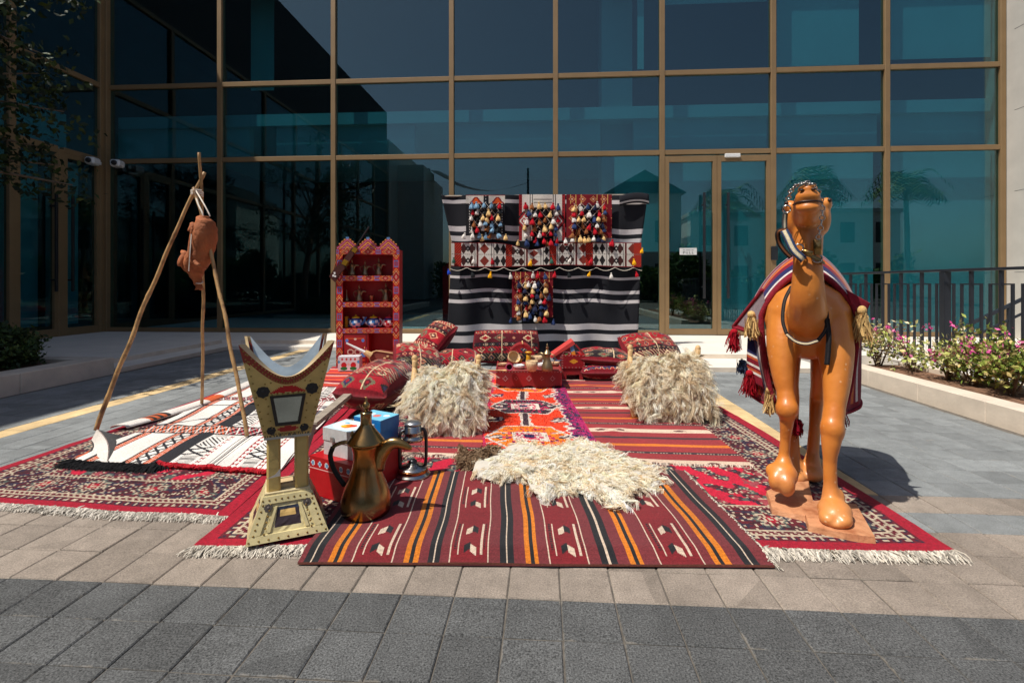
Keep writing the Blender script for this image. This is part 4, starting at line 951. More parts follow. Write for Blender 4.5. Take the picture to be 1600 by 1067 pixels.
mk("cloth", closed_sheet(G, C(0, -1)-C(0, 0), 0.004, cl), M['cloth'], bd, smooth=True)
mk("pole", tube([Q(692, 307, DB+0.03), Q(1010, 305, DB+0.03)], 0.016, 8), M['greywood'], bd)
for px in (706, 990): mk("pole", tube([Q(px, 310, DB+0.10), C((px-CX)*(DB+0.1)/F, DB+0.25, 0.0)], 0.018, 8), M['greywood'], bd)
ov = np.array([[Q(968+46*u, 306-5*math.sin(u*2.6)+16*v, DB-0.05-0.03*math.sin(v*3)) for v in np.linspace(0, 1, 7)] for u in np.linspace(0, 1, 13)])
oc = np.zeros((12, 6, 3)) + S(28, 28, 34); oc[:, 4] = S(190, 186, 186)
mk("draped_corner", closed_sheet(ov, C(0, -1)-C(0, 0), 0.004, oc), M['cloth'], bd, smooth=True)

# tassels --------------------------------------------------------------
def tassel_mesh(name, c, n=12):
    pr = [(0.001, 0.0), (0.012, -0.004), (0.015, -0.014), (0.011, -0.023), (0.010, -0.027), (0.020, -0.037), (0.029, -0.058), (0.034, -0.082), (0.032, -0.097), (0.020, -0.100), (0.001, -0.092)]
    V, Fc = lathe(pr, n, 0.09, n//2); cs = np.tile(c, (len(Fc), 1))*np.random.default_rng(1).uniform(0.75, 1.2, (len(Fc), 1))
    return mesh_data(name, V, Fc, M['yarn'], cs)
TC = {'red': (172, 22, 36), 'white': (214, 208, 200), 'cream': (214, 178, 120), 'brown': (138, 84, 48), 'blue': (44, 60, 100), 'navy': (36, 40, 64), 'sky': (116, 150, 176), 'yellow': (228, 164, 24), 'green': (50, 92, 78), 'black': (30, 34, 36), 'royal': (30, 66, 176)}
TM = {k: tassel_mesh("tassel", S(*v)) for k, v in TC.items()}
def hang_tassels(root, pts, keys, g, sc=1.0):
    rl = np.array(root.location); t = root.rotation_euler.z
    for p in pts:
        q = to_local(np.array([p]), root)[0]; s = sc*g.uniform(0.85, 1.15)
        link("tassel", TM[keys[g.integers(len(keys))]], root, tuple(q), (g.normal(0, 0.12), g.normal(0, 0.16), g.uniform(0, 3)), (s*g.uniform(.9, 1.15), s, s))
def hanging(label, p0, p1, q0, q1, pattern, keys, rows, seed, net=True):
    g = np.random.default_rng(seed); D = DB - 0.085
    t = thing("tassel_hanging", label, "hanging", Q((p0+p1)/2, q1, D), A, "tasselled hangings on the backdrop")
    nu, nv = 60, 60; Gh = np.array([[Q(p0+(p1-p0)*u, q0+(q1-q0)*v, D + 0.006*math.sin(u*9+v*3)) for v in np.linspace(0, 1, nv+1)] for u in np.linspace(0, 1, nu+1)])
    cc = pattern(nu, nv, g)
    mk("weave", closed_sheet(Gh, C(0, -1)-C(0, 0), 0.006, cc), M['textile'], t)
    pts = []
    for r in range(rows):
        n = 6 if r % 2 == 0 else 5
        for k in range(n):
            u = 0.10 + 0.80*((k+0.5)/n) + g.normal(0, 0.03); v = 0.20 + 0.74*r/(rows-1) + g.normal(0, 0.02); pts.append(Q(p0+(p1-p0)*u, q0+(q1-q0)*v, D-0.03-0.012*g.uniform()))
    for k in range(6): pts.append(Q(p0+(p1-p0)*(-0.02+1.04*k/5), q1-(q1-q0)*0.02+g.normal(0, 1.5), D-0.025))
    hang_tassels(t, pts, keys, g)
    cords = []
    for k in range(-2, 5):
        for s in (1, -1):
            u0 = 0.16+0.17*k if s > 0 else 0.84-0.17*k; ua, va = u0, 0.2; ub, vb = u0+s*0.62, 0.92
            A_, B_ = max(0.12, min(.88, ua)), max(0.12, min(.88, ub))
            f0, f1 = (A_-ua)/(ub-ua), (B_-ua)/(ub-ua)
            if f1-f0 < 0.1: continue
            cords.append(tube([Q(p0+(p1-p0)*A_, q0+(q1-q0)*(va+(vb-va)*f0), D-0.02), Q(p0+(p1-p0)*B_, q0+(q1-q0)*(va+(vb-va)*f1), D-0.02)], 0.0035, 4))
    if cords: mk("cord_net", join(*cords), M['rope'], t)
    return t
def pat_a(nu, nv, g):
    c = np.zeros((nu, nv, 3)) + S(24, 24, 30); i, j = np.meshgrid(np.arange(nu), np.arange(nv), indexing='ij')
    top = (j < 13) & ((i < 27) | (i > 34)); c[top] = S(206, 198, 186)
    for cx in (15, 48): c[(j < 13) & (np.abs(i-cx) < (j-2)*0.9) & (j > 2)] = S(206, 84, 30); c[(j < 13) & (np.abs(np.abs(i-cx)-(j-2)*0.9) < 1.5) & (j > 2)] = S(130, 24, 30)
    c[(np.abs(i-5) < 1) & (j % 4 < 2)] = S(210, 204, 196); c[(np.abs(i-55) < 1) & (j % 4 < 2)] = S(210, 204, 196); c[(np.abs(i-30) < 1) & (j % 5 < 2) & (j < 14)] = S(210, 204, 196)
    m = (i > 10) & (i < 50) & (j > 14); c[m & (((i//5+j//5) % 2) == 0)] = S(52, 44, 44); c[j < 1] = S(150, 50, 36); return c
def pat_b(nu, nv, g):
    c = np.zeros((nu, nv, 3)) + S(214, 208, 198); i, j = np.meshgrid(np.arange(nu), np.arange(nv), indexing='ij')
    for x in (14, 17, 44, 47): c[i == x] = S(30, 30, 34)
    c[(i < 4) | (i > 55)] = S(150, 28, 36); c[((i == 2) | (i == 57)) & (j % 4 < 2)] = S(30, 26, 28); c[(i > 17) & (i < 44) & (j > 16)] = S(26, 26, 30)
    for y in (6, 10): c[(i > 18) & (i < 43) & (np.abs(j-y) < 1)] = S(34, 34, 38)
    for cx in (6, 50):
        q = np.abs(i-cx)+np.abs(j-34)*0.8
        for lim, k in ((11, (30, 26, 30)), (9, (160, 32, 40)), (6, (214, 208, 198)), (4, (150, 26, 36)), (2, (214, 208, 198))): c[q < lim] = S(*k)
    return c
def pat_c(nu, nv, g):
    c = np.zeros((nu, nv, 3)) + S(120, 18, 30); i, j = np.meshgrid(np.arange(nu), np.arange(nv), indexing='ij')
    for x in (5, 12, 19, 40, 47, 54): c[(np.abs(i-x) < 1) & (j < 13)] = S(206, 164, 92)
    q = np.abs((i % 14)-7)+np.abs((j % 13)-6)*1.0; e = (j < 13) | (i < 13) | (i > 47)
    c[e & (q < 5)] = S(206, 150, 96); c[e & (q < 3.4)] = S(150, 40, 40); c[e & (q < 1.6)] = S(214, 190, 150)
    for x in (13, 47): c[(np.abs(i-x) < 1) & (j > 13)] = S(206, 164, 92)
    c[(i > 14) & (i < 46) & (j > 14)] = S(34, 22, 28); return c
hanging("tasselled hanging with two orange triangles and pale blue tassels, leftmost on the backdrop", 728, 789, 305, 366, pat_a, ['white', 'sky', 'cream', 'brown', 'red', 'black', 'sky', 'white'], 6, 61)
hanging("white edged tasselled hanging with red diamonds at the top centre of the backdrop", 811, 883, 304, 376, pat_b, ['red', 'white', 'brown', 'cream', 'red', 'blue'], 6, 62)
hanging("dark red tasselled hanging with gold diamonds at the top right of the backdrop", 885, 956, 304, 372, pat_c, ['blue', 'white', 'red', 'cream', 'brown', 'navy', 'cream'], 6, 63)
hanging("square red tasselled hanging below the long white band on the backdrop", 800, 864, 425, 496, pat_c, ['red', 'white', 'blue', 'cream', 'brown', 'navy'], 7, 64)
# the long band
g = np.random.default_rng(65); D = DB - 0.10
band = thing("tent_band", "long white woven band with black and red triangles across the middle of the backdrop", "band", Q(850, 420, D), A)
nu, nv = 300, 34
def bandy(u): return 379 + 11*math.exp(-((u-0.42)/0.10)**2)
Gb = np.array([[Q(705+297*u, bandy(u) + (415+4*math.sin(u*9)-bandy(u))*v if False else np.interp(v, [0, 1], [bandy(u), 416+1.5*math.sin(u*8)]), D+0.008*math.sin(u*21)) for v in np.linspace(0, 1, nv+1)] for u in np.linspace(0, 1, nu+1)])
i, j = np.meshgrid(np.arange(nu), np.arange(nv), indexing='ij'); c = np.zeros((nu, nv, 3)) + S(208, 202, 192)
for x0 in range(14, 300, 26):
    ph = (i-x0); m = (ph >= 0) & (ph < 24)
    tri = np.minimum(np.abs((j % 17)-8), 99); k = (x0//26) % 3
    if k == 0:
        for cx in (5, 18): c[m & (np.abs(ph-cx) < (8-tri)*0.75)] = S(64, 30, 28)
        q = np.abs(ph-12)+np.abs((j % 17)-8); c[m & (q < 5)] = S(26, 24, 26); c[m & (q < 1.5)] = S(208, 202, 192)
    elif k == 1:
        c[m & (ph < 3)] = S(120, 26, 30); c[m & (np.abs(ph-12) < (8-tri)*0.9)] = S(122, 44, 34)
    else:
        for cx in (6, 16): c[m & (np.abs(ph-cx) < (8-tri)*0.6)] = S(30, 26, 28)
    c[m & ((ph == 1) | (ph == 23))] = S(60, 54, 50)
for a, b in ((5, 16), (86, 96), (155, 166), (212, 224), (288, 300)): c[a:b] = S(140, 26, 30); c[a:b][(i[a:b]+j[a:b]) % 4 == 0] = S(206, 74, 28)
c[:, 0] = c[:, -1] = S(130, 22, 30); c[(j == 16) & (i % 3 > 0)] = S(120, 112, 104)
mk("weave", closed_sheet(Gb, C(0, -1)-C(0, 0), 0.006, c), M['textile'], band)
def gar(px): return 421 + 4*abs(math.sin((px-700)/28*math.pi))
mk("garland_cord", tube([Q(px, 418+5*abs(math.sin((px-700)*math.pi/29)), D-0.02) for px in np.arange(703, 1004, 3)], 0.004, 5), M['white_rope'], band)
rl = band
def one_tassel(px, py, key, dd=0.03):
    q = to_local(np.array([Q(px, py, D-dd)]), band)[0]; s = g.uniform(0.85, 1.1); link("tassel", TM[key], band, tuple(q), (g.normal(0, .1), g.normal(0, .15), 0), (s*.85, s*.85, s))
for px, py, k in ((1004, 387, 'yellow'), (990, 404, 'yellow'), (994, 424, 'red'), (922, 424, 'yellow'), (955, 426, 'white'), (888, 424, 'black'), (867, 424, 'red'), (797, 426, 'white'), (767, 424, 'yellow'), (737, 423, 'black'), (700, 420, 'royal'), (769, 403, 'red'), (830, 405, 'yellow'), (925, 402, 'red'), (892, 402, 'white'), (861, 402, 'green'), (709, 402, 'green'), (740, 402, 'white'), (840, 424, 'red'), (833, 424, 'white'), (851, 426, 'blue')): one_tassel(px, py, k)

# ================================================================== OBJECTS ON THE CARPETS
WHT = S(226, 222, 214)
def lathe_at(prof, p, n=24): return xf(lathe(prof, n), p)
# --- giant incense burner -------------------------------------------
bl_, br_ = P(402, 860), P(517, 837)
rx_ = math.atan2(br_[1]-bl_[1], br_[0]-bl_[0]); fw = 0.265
ctr = (bl_+br_)/2 + (C(-0.03, 0)-C(0, 0)) + np.array([-math.sin(rx_), math.cos(rx_), 0])*fw/2
mab = thing("incense_burner", "giant gold studded incense burner with mirror panel and horned bowl", "incense burner", (ctr[0], ctr[1], 0.03), rx_)
GOLD, GOLD2, RB = S(206, 178, 108), S(200, 186, 138), S(150, 56, 42)
M['goldpaint'] = colmat("worn_gold_paint", 0.42, bump=0.25, bscale=30, var=0.16, nscale=18, spec=0.5, dirt=0.2)
M['rivet'] = mat("brass_rivet", S(170, 140, 80), 0.35, 0.9, 0.15, 30)
M['mirror'] = mat("dusty_mirror", S(196, 200, 192), 0.12, 1.0, 0.08, 9, 0.05, 12)
zb, zt_, hb, ht = 0.0, 0.17, 0.158, 0.09           # stepped foot
def L(name, VF, m, parent=mab, **k): return mk(name, VF, m, parent, world=False, **k)
ft = []
for s in range(4):
    a = s*math.pi/2; n1, n2 = 16, 14
    Gf = np.array([[[ (hb+(ht-hb)*v)*(-1+2*u), -(hb+(ht-hb)*v), zb+(zt_-zb)*v] for v in np.linspace(0, 1, n2+1)] for u in np.linspace(0, 1, n1+1)])
    Gf[..., :2] += np.random.default_rng(s).normal(0, 0.0007, Gf[..., :2].shape)
    i, j = np.meshgrid(np.arange(n1)+.5, np.arange(n2)+.5, indexing='ij'); u, v = i/n1*2-1, j/n2
    cc = np.zeros((n1, n2, 3)) + GOLD2; win = (np.abs(u) < 0.46-0.12*v) & (v > 0.28) & (v < 0.72); cc[win] = S(52, 40, 44); cc[win & (v > 0.62)] = S(46, 52, 70); cc[win & (np.abs(u) > 0.34)] = S(78, 30, 52); cc[win & (v > 0.5) & (v < 0.62) & (u > -0.3) & (u < 0.3)] = S(206, 170, 104)
    Vx = xf((Gf.reshape(-1, 3), sheet(Gf)[1]), (0, 0, 0), a); ft.append((Vx[0], Vx[1], cc.reshape(-1, 3)))
ft.append(colr(box(-ht, ht, -ht, ht, zt_-0.004, zt_+0.006), S(206, 190, 150)))
foot = L("foot", join(*ft), M['goldpaint'])
def fpt(u, v, off=0.0):
    r = hb+(ht-hb)*v + off; return np.array([u*r, -r, zb+(zt_-zb)*v])
def fstrip(pts, t=0.007):
    q = [fpt(u, v, t) for u, v in pts]; b = [fpt(u, v, -0.001) for u, v in pts]; n = len(pts); return (np.array(q+b), [tuple(range(n)), tuple(range(2*n-1, n-1, -1))] + [(i, n+i, n+(i+1) % n, (i+1) % n) for i in range(n)])
for pts in ([(-.98, .02), (.98, .02), (.98, .18), (-.98, .18)], [(-.98, .82), (.98, .82), (.98, .98), (-.98, .98)], [(-.98, .19), (-.70, .19), (-.62, .81), (-.98, .81)], [(.70, .19), (.98, .19), (.98, .81), (.62, .81)], [(-.55, .22), (-.46, .22), (-.36, .74), (-.45, .74)], [(.46, .22), (.55, .22), (.45, .74), (.36, .74)]):
    mk("frame_strip", colr(fstrip(pts), GOLD2), M['goldpaint'], foot, world=False)
L("foot_cap", box(-ht*0.55, ht*0.55, -ht*0.5, ht*0.4, zt_+0.006, zt_+0.022), mat("raw_plywood", S(206, 180, 138), 0.8))
for x in (-0.056, 0.056):
    for y in (-0.05, 0.05): L("column", cbox(x-0.0275, x+0.0275, y-0.024, y+0.024, zt_, 0.42, 0.008), mat("gold_column", S(200, 174, 108), 0.4, 0.1, 0.14, 9, 0.2, 30))
tl = L("torn_foil", (np.array([[-0.086, -0.076, 0.235], [-0.03, -0.077, 0.24], [-0.03, -0.085, 0.275], [-0.05, -0.079, 0.25]]), [(0, 1, 2, 3)]), M['whiteplastic'])
zb2, hh2, s0, s1 = 0.415, 0.41, 0.093, 0.182
def top_t(u): return 0.64 + 0.36*np.abs(u)**2.0
def wallp(u, t, off=0.0, s=None):
    r = s0+(s1-s0)*t + off; return np.stack([u*r, -r*np.ones_like(u), zb2 + hh2*t], -1)
panels = []
for s in range(4):
    n1, n2 = 44, 40; U = np.linspace(-1, 1, n1+1)[:, None]*np.ones((1, n2+1)); T = np.linspace(0, 1, n2+1)[None, :]*top_t(U)
    Go = wallp(U, T); Gi = wallp(U*0.93, T, -0.013)
    uc = (U[1:, 1:]+U[:-1, :-1])/2; tc = (T[1:, 1:]+T[:-1, :-1])/2; tt = top_t(uc)
    cc = np.zeros((n1, n2, 3)) + GOLD; rim = tt-tc < 0.085 + 0.10*np.abs(uc)**6; cc[rim] = RB
    cc[(np.abs(uc) < 0.55) & (np.abs(tc-0.60-0.0) < 0.02) & False] = RB
    lens = (np.abs(uc) < 0.52) & (tc > 0.475) & (tc < 0.475+0.075*(1-(uc/0.52)**2)); cc[lens] = S(186, 22, 26)
    lens2 = (np.abs(uc) < 0.42) & (np.abs(tc-0.075) < 0.035*(1-(uc/0.42)**2)); cc[lens2] = S(176, 30, 28)
    rag = np.random.default_rng(s+3).uniform(0, 1, (n1, n2)); cc[(tc < 0.03) & (rag > 0.4)] = S(96, 88, 66)
    ci = np.zeros((n1, n2, 3)) + S(176, 188, 196)
    o_ = sheet(Go, Cc=cc); i_ = sheet(Gi, Cc=ci); i_ = (i_[0], i_[1][:, ::-1], i_[2])
    e1 = np.stack([Go[:, -1], Gi[:, -1]], 1); e_ = sheet(e1, Cc=np.zeros((n1, 1, 3)) + S(190, 168, 130)); e_ = (e_[0], e_[1][:, ::-1], e_[2])
    J = join(o_, i_, e_); panels.append((xf(J, (0, 0, 0), s*math.pi/2)))
for s, pnl in enumerate(panels):
    o = L("panel", pnl, M['goldpaint'])
    if s == 0: front = o
L("bowl_floor", box(-s0, s0, -s0, s0, zb2-0.01, zb2+0.008), M['steel'])
def onp(u, t, off): return wallp(np.array([u]), np.array([t]), off)[0]
def strip(pts, off, t=0.006):
    q = [onp(u, v, off+t) for u, v in pts]; b = [onp(u, v, off) for u, v in pts]; n = len(pts)
    return (np.array(q+b), [tuple(range(n)), tuple(range(2*n-1, n-1, -1))] + [(i, n+i, n+(i+1) % n, (i+1) % n) for i in range(n)])
tr_o, tr_i = [(-0.50, 0.45), (0.50, 0.45), (0.44, 0.12), (-0.44, 0.12)], [(-0.41, 0.425), (0.41, 0.425), (0.34, 0.15), (-0.34, 0.15)]
for k in range(4):
    k2 = (k+1) % 4; mk("mirror_frame", strip([tr_o[k], tr_o[k2], tr_i[k2], tr_i[k]][::-1], 0.001), mat("black_frame", S(36, 33, 32), 0.5) if k == 0 else bpy.data.materials["black_frame"], front, world=False)
mk("mirror", strip(tr_i[::-1], 0.001, 0.003), M['mirror'], front, world=False)
fl_ = lathe([(0.0, 0.006), (0.006, 0.005), (0.008, 0.003), (0.021, 0.003), (0.022, 0.0)], 16, 0.07, 8)
for u, t, sc_ in ((-0.68, 0.50, 1.15), (0.68, 0.50, 1.15), (-0.64, 0.075, 0.8), (0.64, 0.075, 0.8)):
    mk("rosette", xf(xf(fl_, (0, 0, 0), 0, R(90), 0, sc_), tuple(onp(u, t, 0.0015))), bpy.data.materials["black_frame"], front, world=False)
for u in (-0.72, 0.72): mk("rosette", xf(xf(fl_, (0, 0, 0), 0, R(72), 0, 0.75), (u*0.105, -0.115, 0.125)), mat("tin_rosette", S(104, 94, 88), 0.45, 0.6), foot, world=False)
riv, rg = [], np.random.default_rng(5)
dot = sphere((0, 0, 0), (0.0036, 0.0022, 0.0036), 6, 4)
for u in np.linspace(-0.93, 0.93, 30):
    riv.append(xf(dot, tuple(onp(u, top_t(u)-0.02, 0.001)))); riv.append(xf(dot, tuple(onp(u, top_t(u)-0.065-0.06*abs(u)**6, 0.001))))
for t in np.linspace(0.06, 0.9, 12):
    for s in (-1, 1): riv.append(xf(dot, tuple(onp(s*0.9, t, 0.001))))
for t in np.linspace(0.1, 0.42, 5):
    for s in (-1, 1): riv.append(xf(dot, tuple(onp(s*(0.62+rg.normal(0, .03)), t, 0.001))))
for u in np.linspace(-0.6, 0.6, 9): riv.append(xf(dot, tuple(onp(u, 0.465, 0.001)))); riv.append(xf(dot, tuple(onp(u, 0.56+0.05*(1-abs(u)), 0.001)))); riv.append(xf(dot, tuple(onp(u*0.8, 0.03, 0.001))))
mk("rivets", join(*riv), M['rivet'], front, world=False, kind="stuff")
riv = []
for u in np.linspace(-0.92, 0.92, 9):
    for v in (0.08, 0.9): r = hb+(ht-hb)*v+0.008; riv.append(xf(dot, (u*r, -r, zb+zt_*v), 0, 0, 0, 1.2))
for v in np.linspace(0.2, 0.8, 6):
    for u in (-0.86, -0.6, 0.6, 0.86): r = hb+(ht-hb)*v+0.008; riv.append(xf(dot, (u*r, -r, zb+zt_*v), 0, 0, 0, 1.2))
mk("rivets", join(*riv), M['rivet'], foot, world=False, kind="stuff")

# --- coffee pots -----------------------------------------------------
def dallah(name, label, loc, h=0.52, rz=0.0, m_body=None, m_trim=None, n=28, group=None, grip=True):
    k = h/0.52; t = thing(name, label, "coffee pot", loc, rz, group); B, Tm = m_body or M['brass_body'], m_trim or M['brass']
    prof = [(0.0, 0.0), (0.098, 0.0), (0.108, 0.008), (0.112, 0.03), (0.113, 0.05), (0.108, 0.085), (0.094, 0.13), (0.076, 0.175), (0.063, 0.215), (0.057, 0.25), (0.058, 0.28), (0.064, 0.305), (0.066, 0.318)]
    def L2(nm, VF, m): return mk(nm, (np.asarray(VF[0])*k, VF[1]), m, t, world=False, smooth=True)
    L2("body", lathe(prof, n), B)
    lid = L2("lid", lathe([(0.06, 0.318), (0.082, 0.322), (0.085, 0.328), (0.082, 0.334), (0.058, 0.365), (0.036, 0.392), (0.027, 0.405), (0.025, 0.415), (0.026, 0.455), (0.029, 0.458), (0.028, 0.464), (0.008, 0.468)], n), Tm)
    mk("knob", (np.asarray(lathe([(0.006, 0.466), (0.008, 0.474), (0.016, 0.486), (0.017, 0.497), (0.012, 0.508), (0.005, 0.514), (0.006, 0.522), (0.001, 0.536)], 14)[0])*k, lathe([(0.006, 0.466), (0.008, 0.474), (0.016, 0.486), (0.017, 0.497), (0.012, 0.508), (0.005, 0.514), (0.006, 0.522), (0.001, 0.536)], 14)[1]), Tm, lid, world=False, smooth=True)
    # beak spout: a tapering curved blade
    c = spline([(0.055, 0, 0.20), (0.066, 0, 0.255), (0.095, 0, 0.305), (0.14, 0, 0.325), (0.20, 0, 0.305), (0.215, 0, 0.296)], 18)
    hw = np.interp(np.linspace(0, 1, 18), [0, .3, .6, 1], [0.022, 0.024, 0.02, 0.003]); hd = np.interp(np.linspace(0, 1, 18), [0, .35, .6, 1], [0.03, 0.034, 0.026, 0.004])
    V, Fc = [], []; T = unit(np.gradient(c, axis=0))
    for i in range(18):
        nn = np.array([-T[i][2], 0, T[i][0]])
        for q in range(10): a = q*math.pi/5; V.append(c[i] + np.array([0, 1, 0])*hw[i]*math.cos(a) + nn*hd[i]*math.sin(a))
    Fc = [(i*10+q, i*10+(q+1) % 10, (i+1)*10+(q+1) % 10, (i+1)*10+q) for i in range(17) for q in range(10)] + [tuple(range(9, -1, -1)), tuple(range(170, 180))]
    L2("spout", (np.array(V), Fc), Tm)
    hdl = L2("handle", tube(spline([(-0.062, 0, 0.318), (-0.105, 0, 0.322), (-0.155, 0, 0.30), (-0.168, 0, 0.255), (-0.148, 0, 0.19), (-0.098, 0, 0.115)], 22), np.interp(np.linspace(0, 1, 22), [0, .3, .5, .8, 1], [0.012, 0.013, 0.011, 0.010, 0.008]), 10, flat=0.7), Tm if not grip else M['brass'])
    if grip:
        mk("grip", (np.asarray(tube(spline([(-0.158, 0, 0.298), (-0.170, 0, 0.255), (-0.150, 0, 0.19), (-0.103, 0, 0.122)], 16), [0.0135]*16, 10, flat=0.8)[0])*k, tube(spline([(-0.158, 0, 0.298), (-0.170, 0, 0.255), (-0.150, 0, 0.19), (-0.103, 0, 0.122)], 16), [0.0135]*16, 10, flat=0.8)[1]), M['black'], hdl, world=False, smooth=True)
        L2("thumb_rest", sphere((-0.066, 0, 0.352), (0.009, 0.012, 0.024), 10, 8), Tm)
    return t
pc = P(572, 801, 0.03); dallah("coffee_pot", "tall tarnished brass coffee pot with black handle on the front kilim", (pc[0], pc[1], 0.032), 0.525, A+R(-4))

# --- hurricane lantern ----------------------------------------------
pl = P(645, 743, 0.03); lan = thing("lantern", "small steel hurricane lantern with copper band beside the coffee pot", "lantern", (pl[0], pl[1], 0.033), A+R(20))
def LL(n_, VF, m, sm=True):
    VF = (np.asarray(VF[0])*[1.12, 1.12, 1.05],) + tuple(VF[1:]); return mk(n_, VF, m, lan, world=False, smooth=sm)
M['chrome'] = mat("scuffed_chrome", S(176, 174, 170), 0.22, 1.0, 0.12, 12, 0.05, 40); M['copper'] = mat("copper_band", S(176, 120, 78), 0.25, 1.0, 0.1, 10)
M['clear'] = glass_mat("lantern_glass", (0.93, 0.93, 0.92), 0.06, 0.9)
tank = LL("tank", lathe([(0, 0), (0.083, 0.0), (0.088, 0.004), (0.086, 0.012), (0.073, 0.018), (0.072, 0.040), (0.066, 0.047), (0.03, 0.056), (0.028, 0.062), (0.0, 0.064)], 28), M['chrome'])
mk("band", lathe([(0.0825, 0.0215), (0.0835, 0.023), (0.0835, 0.039), (0.0825, 0.0405)], 28), M['copper'], tank, world=False, smooth=True)
LL("globe", lathe([(0.026, 0.066), (0.046, 0.082), (0.056, 0.11), (0.054, 0.145), (0.042, 0.175), (0.036, 0.182)], 24), M['clear'])
LL("burner", lathe([(0.02, 0.062), (0.022, 0.075), (0.012, 0.085), (0.005, 0.088), (0.0, 0.089)], 14), M['darksteel'])
LL("chimney", lathe([(0.036, 0.182), (0.05, 0.186), (0.05, 0.2), (0.042, 0.205), (0.041, 0.222), (0.047, 0.226), (0.047, 0.236), (0.042, 0.24), (0.042, 0.262), (0.034, 0.268)], 20), M['chrome'])
LL("cap", lathe([(0.028, 0.268), (0.042, 0.270), (0.043, 0.276), (0.03, 0.286), (0.0, 0.289)], 20), M['steel'])
for s in (-1, 1): LL("side_tube", tube(spline([(s*0.062, 0, 0.045), (s*0.066, 0, 0.09), (s*0.066, 0, 0.19), (s*0.058, 0, 0.232), (s*0.036, 0, 0.245)], 18), 0.0085, 8), M['darksteel'])
LL("guard_wire", join(tube([(0.054*math.cos(a), 0.054*math.sin(a), 0.10) for a in np.linspace(0, 6.283, 28)], 0.0016, 5), tube([(0.053*math.cos(a), 0.053*math.sin(a), 0.075+0.06*abs(math.sin(a))) for a in np.linspace(0, 6.283, 28)], 0.0016, 5)), M['darksteel'])
LL("bail", tube([(0.07*math.cos(a), 0.05*math.sin(a)-0.02, 0.21-0.05*math.sin(a)) for a in np.linspace(0, math.pi, 16)], 0.0018, 5), M['darksteel'])

# --- painted chests ---------------------------------------------------
def panel_img(nx, nz, base, dots):
    c = np.zeros((nx, nz, 3)) + base; i, j = np.meshgrid((np.arange(nx)+.5)/nx, (np.arange(nz)+.5)/nz, indexing='ij')
    for (x, z, rx, rz, cc) in dots: c[((i-x)/rx)**2 + ((j-z)/rz)**2 < 1] = S(*cc)
    return c
def painted_box(name, label, cat, corner, ex, ey, h, z0, base, dots_f, dots_s, dots_t, lid=0.0, nx=48, parent_group=None, m='paint'):
    """corner: front-left ground corner; ex along the front, ey along the side (xy vectors)"""
    c0 = np.array([corner[0], corner[1], z0]); ex, ey, ez = np.append(ex, 0), np.append(ey, 0), np.array([0, 0, h])
    t = thing(name, label, cat, c0 + (ex+ey)/2, 0, parent_group)
    def face(o, a, b, dots, n1, n2):
        u = np.linspace(0, 1, n1+1)[:, None, None]; v = np.linspace(0, 1, n2+1)[None, :, None]
        return sheet(o + a*u + b*v, Cc=panel_img(n1, n2, base, dots))
    nz = max(10, int(nx*h/np.linalg.norm(ex))); ny = max(10, int(nx*np.linalg.norm(ey)/np.linalg.norm(ex)))
    fs = [face(c0, ex, ez, dots_f, nx, nz), face(c0+ex, ey, ez, dots_s, ny, nz), face(c0+ex+ey, -ex, ez, [], 4, 4), face(c0+ey, -ey, ez, [], 4, 4), face(c0+ez, ex, ey, dots_t, nx, ny)]
    mk("body", join(*fs), M[m], t)
    if lid:
        o = c0 + ez*(1-lid) - (ex+ey)*0.02; e1, e2 = ex*1.04, ey*1.04; hl = ez*lid + np.array([0, 0, 0.004])
        mk("lid", join(*[face(o, e1, hl, [d for d in dots_f if d[1] > 1], nx, 8), face(o+e1, e2, hl, [], 6, 4), face(o+e1+e2, -e1, hl, [], 4, 4), face(o+e2, -e2, hl, [], 4, 4), face(o+hl, e1, e2, dots_t, nx, ny)]), M[m], t)
    return t
cA, cB, cD = P(484, 770, 0.02), P(549, 790, 0.02), P(628, 746, 0.02)
exv, eyv = (cB-cA)[:2], (cD-cB)[:2]
BLU = (110, 160, 200)
fdots = [(0.08+0.17*k, 0.83, 0.035, 0.055, BLU) for k in range(6)]
chest = painted_box("red_chest", "red painted wooden chest with blue dots and a tulip behind the coffee pot", "chest", cA, exv, eyv, 0.195, 0.02, S(176, 10, 22),
    [(x, 0.83, 0.045, 0.07, (236, 236, 236)) for x, *_ in fdots] + fdots + [(0.5, 0.685, 3, 0.012, (226, 180, 180))], [(0.45, 0.55, 0.05, 0.16, (110, 180, 216)), (0.45, 0.5, 0.025, 0.1, (40, 90, 170)), (0.42, 0.36, 0.04, 0.12, (226, 150, 40)), (0.52, 0.25, 0.03, 0.14, (30, 60, 40)), (0.38, 0.2, 0.04, 0.08, (30, 60, 40))], [(0.5, 0.2, 0.12, 0.05, (90, 170, 210)), (0.75, 0.25, 0.06, 0.05, (230, 190, 60))], 0, 64)
e1, e2 = exv/np.linalg.norm(exv), eyv/np.linalg.norm(eyv)
p0 = cA[:2] + e1*0.05 + e2*0.05
gb = painted_box("grey_box", "pale grey lidded box with an orange flower on top standing on the red chest", "box", p0, e1*0.205, e2*0.16, 0.135, 0.216, S(196, 198, 200), [(0.3, 0.55, 0.01, 0.03, (60, 60, 60))], [], [(0.5, 0.5, 2, 2, (200, 222, 232)), (0.5, 0.5, 0.44, 0.42, (226, 232, 236)), (0.5, 0.45, 0.16, 0.2, (236, 130, 30)), (0.62, 0.55, 0.10, 0.12, (220, 60, 30)), (0.4, 0.4, 0.08, 0.1, (246, 190, 50)), (0.3, 0.7, 0.08, 0.06, (80, 170, 200))], 0.45, 56)
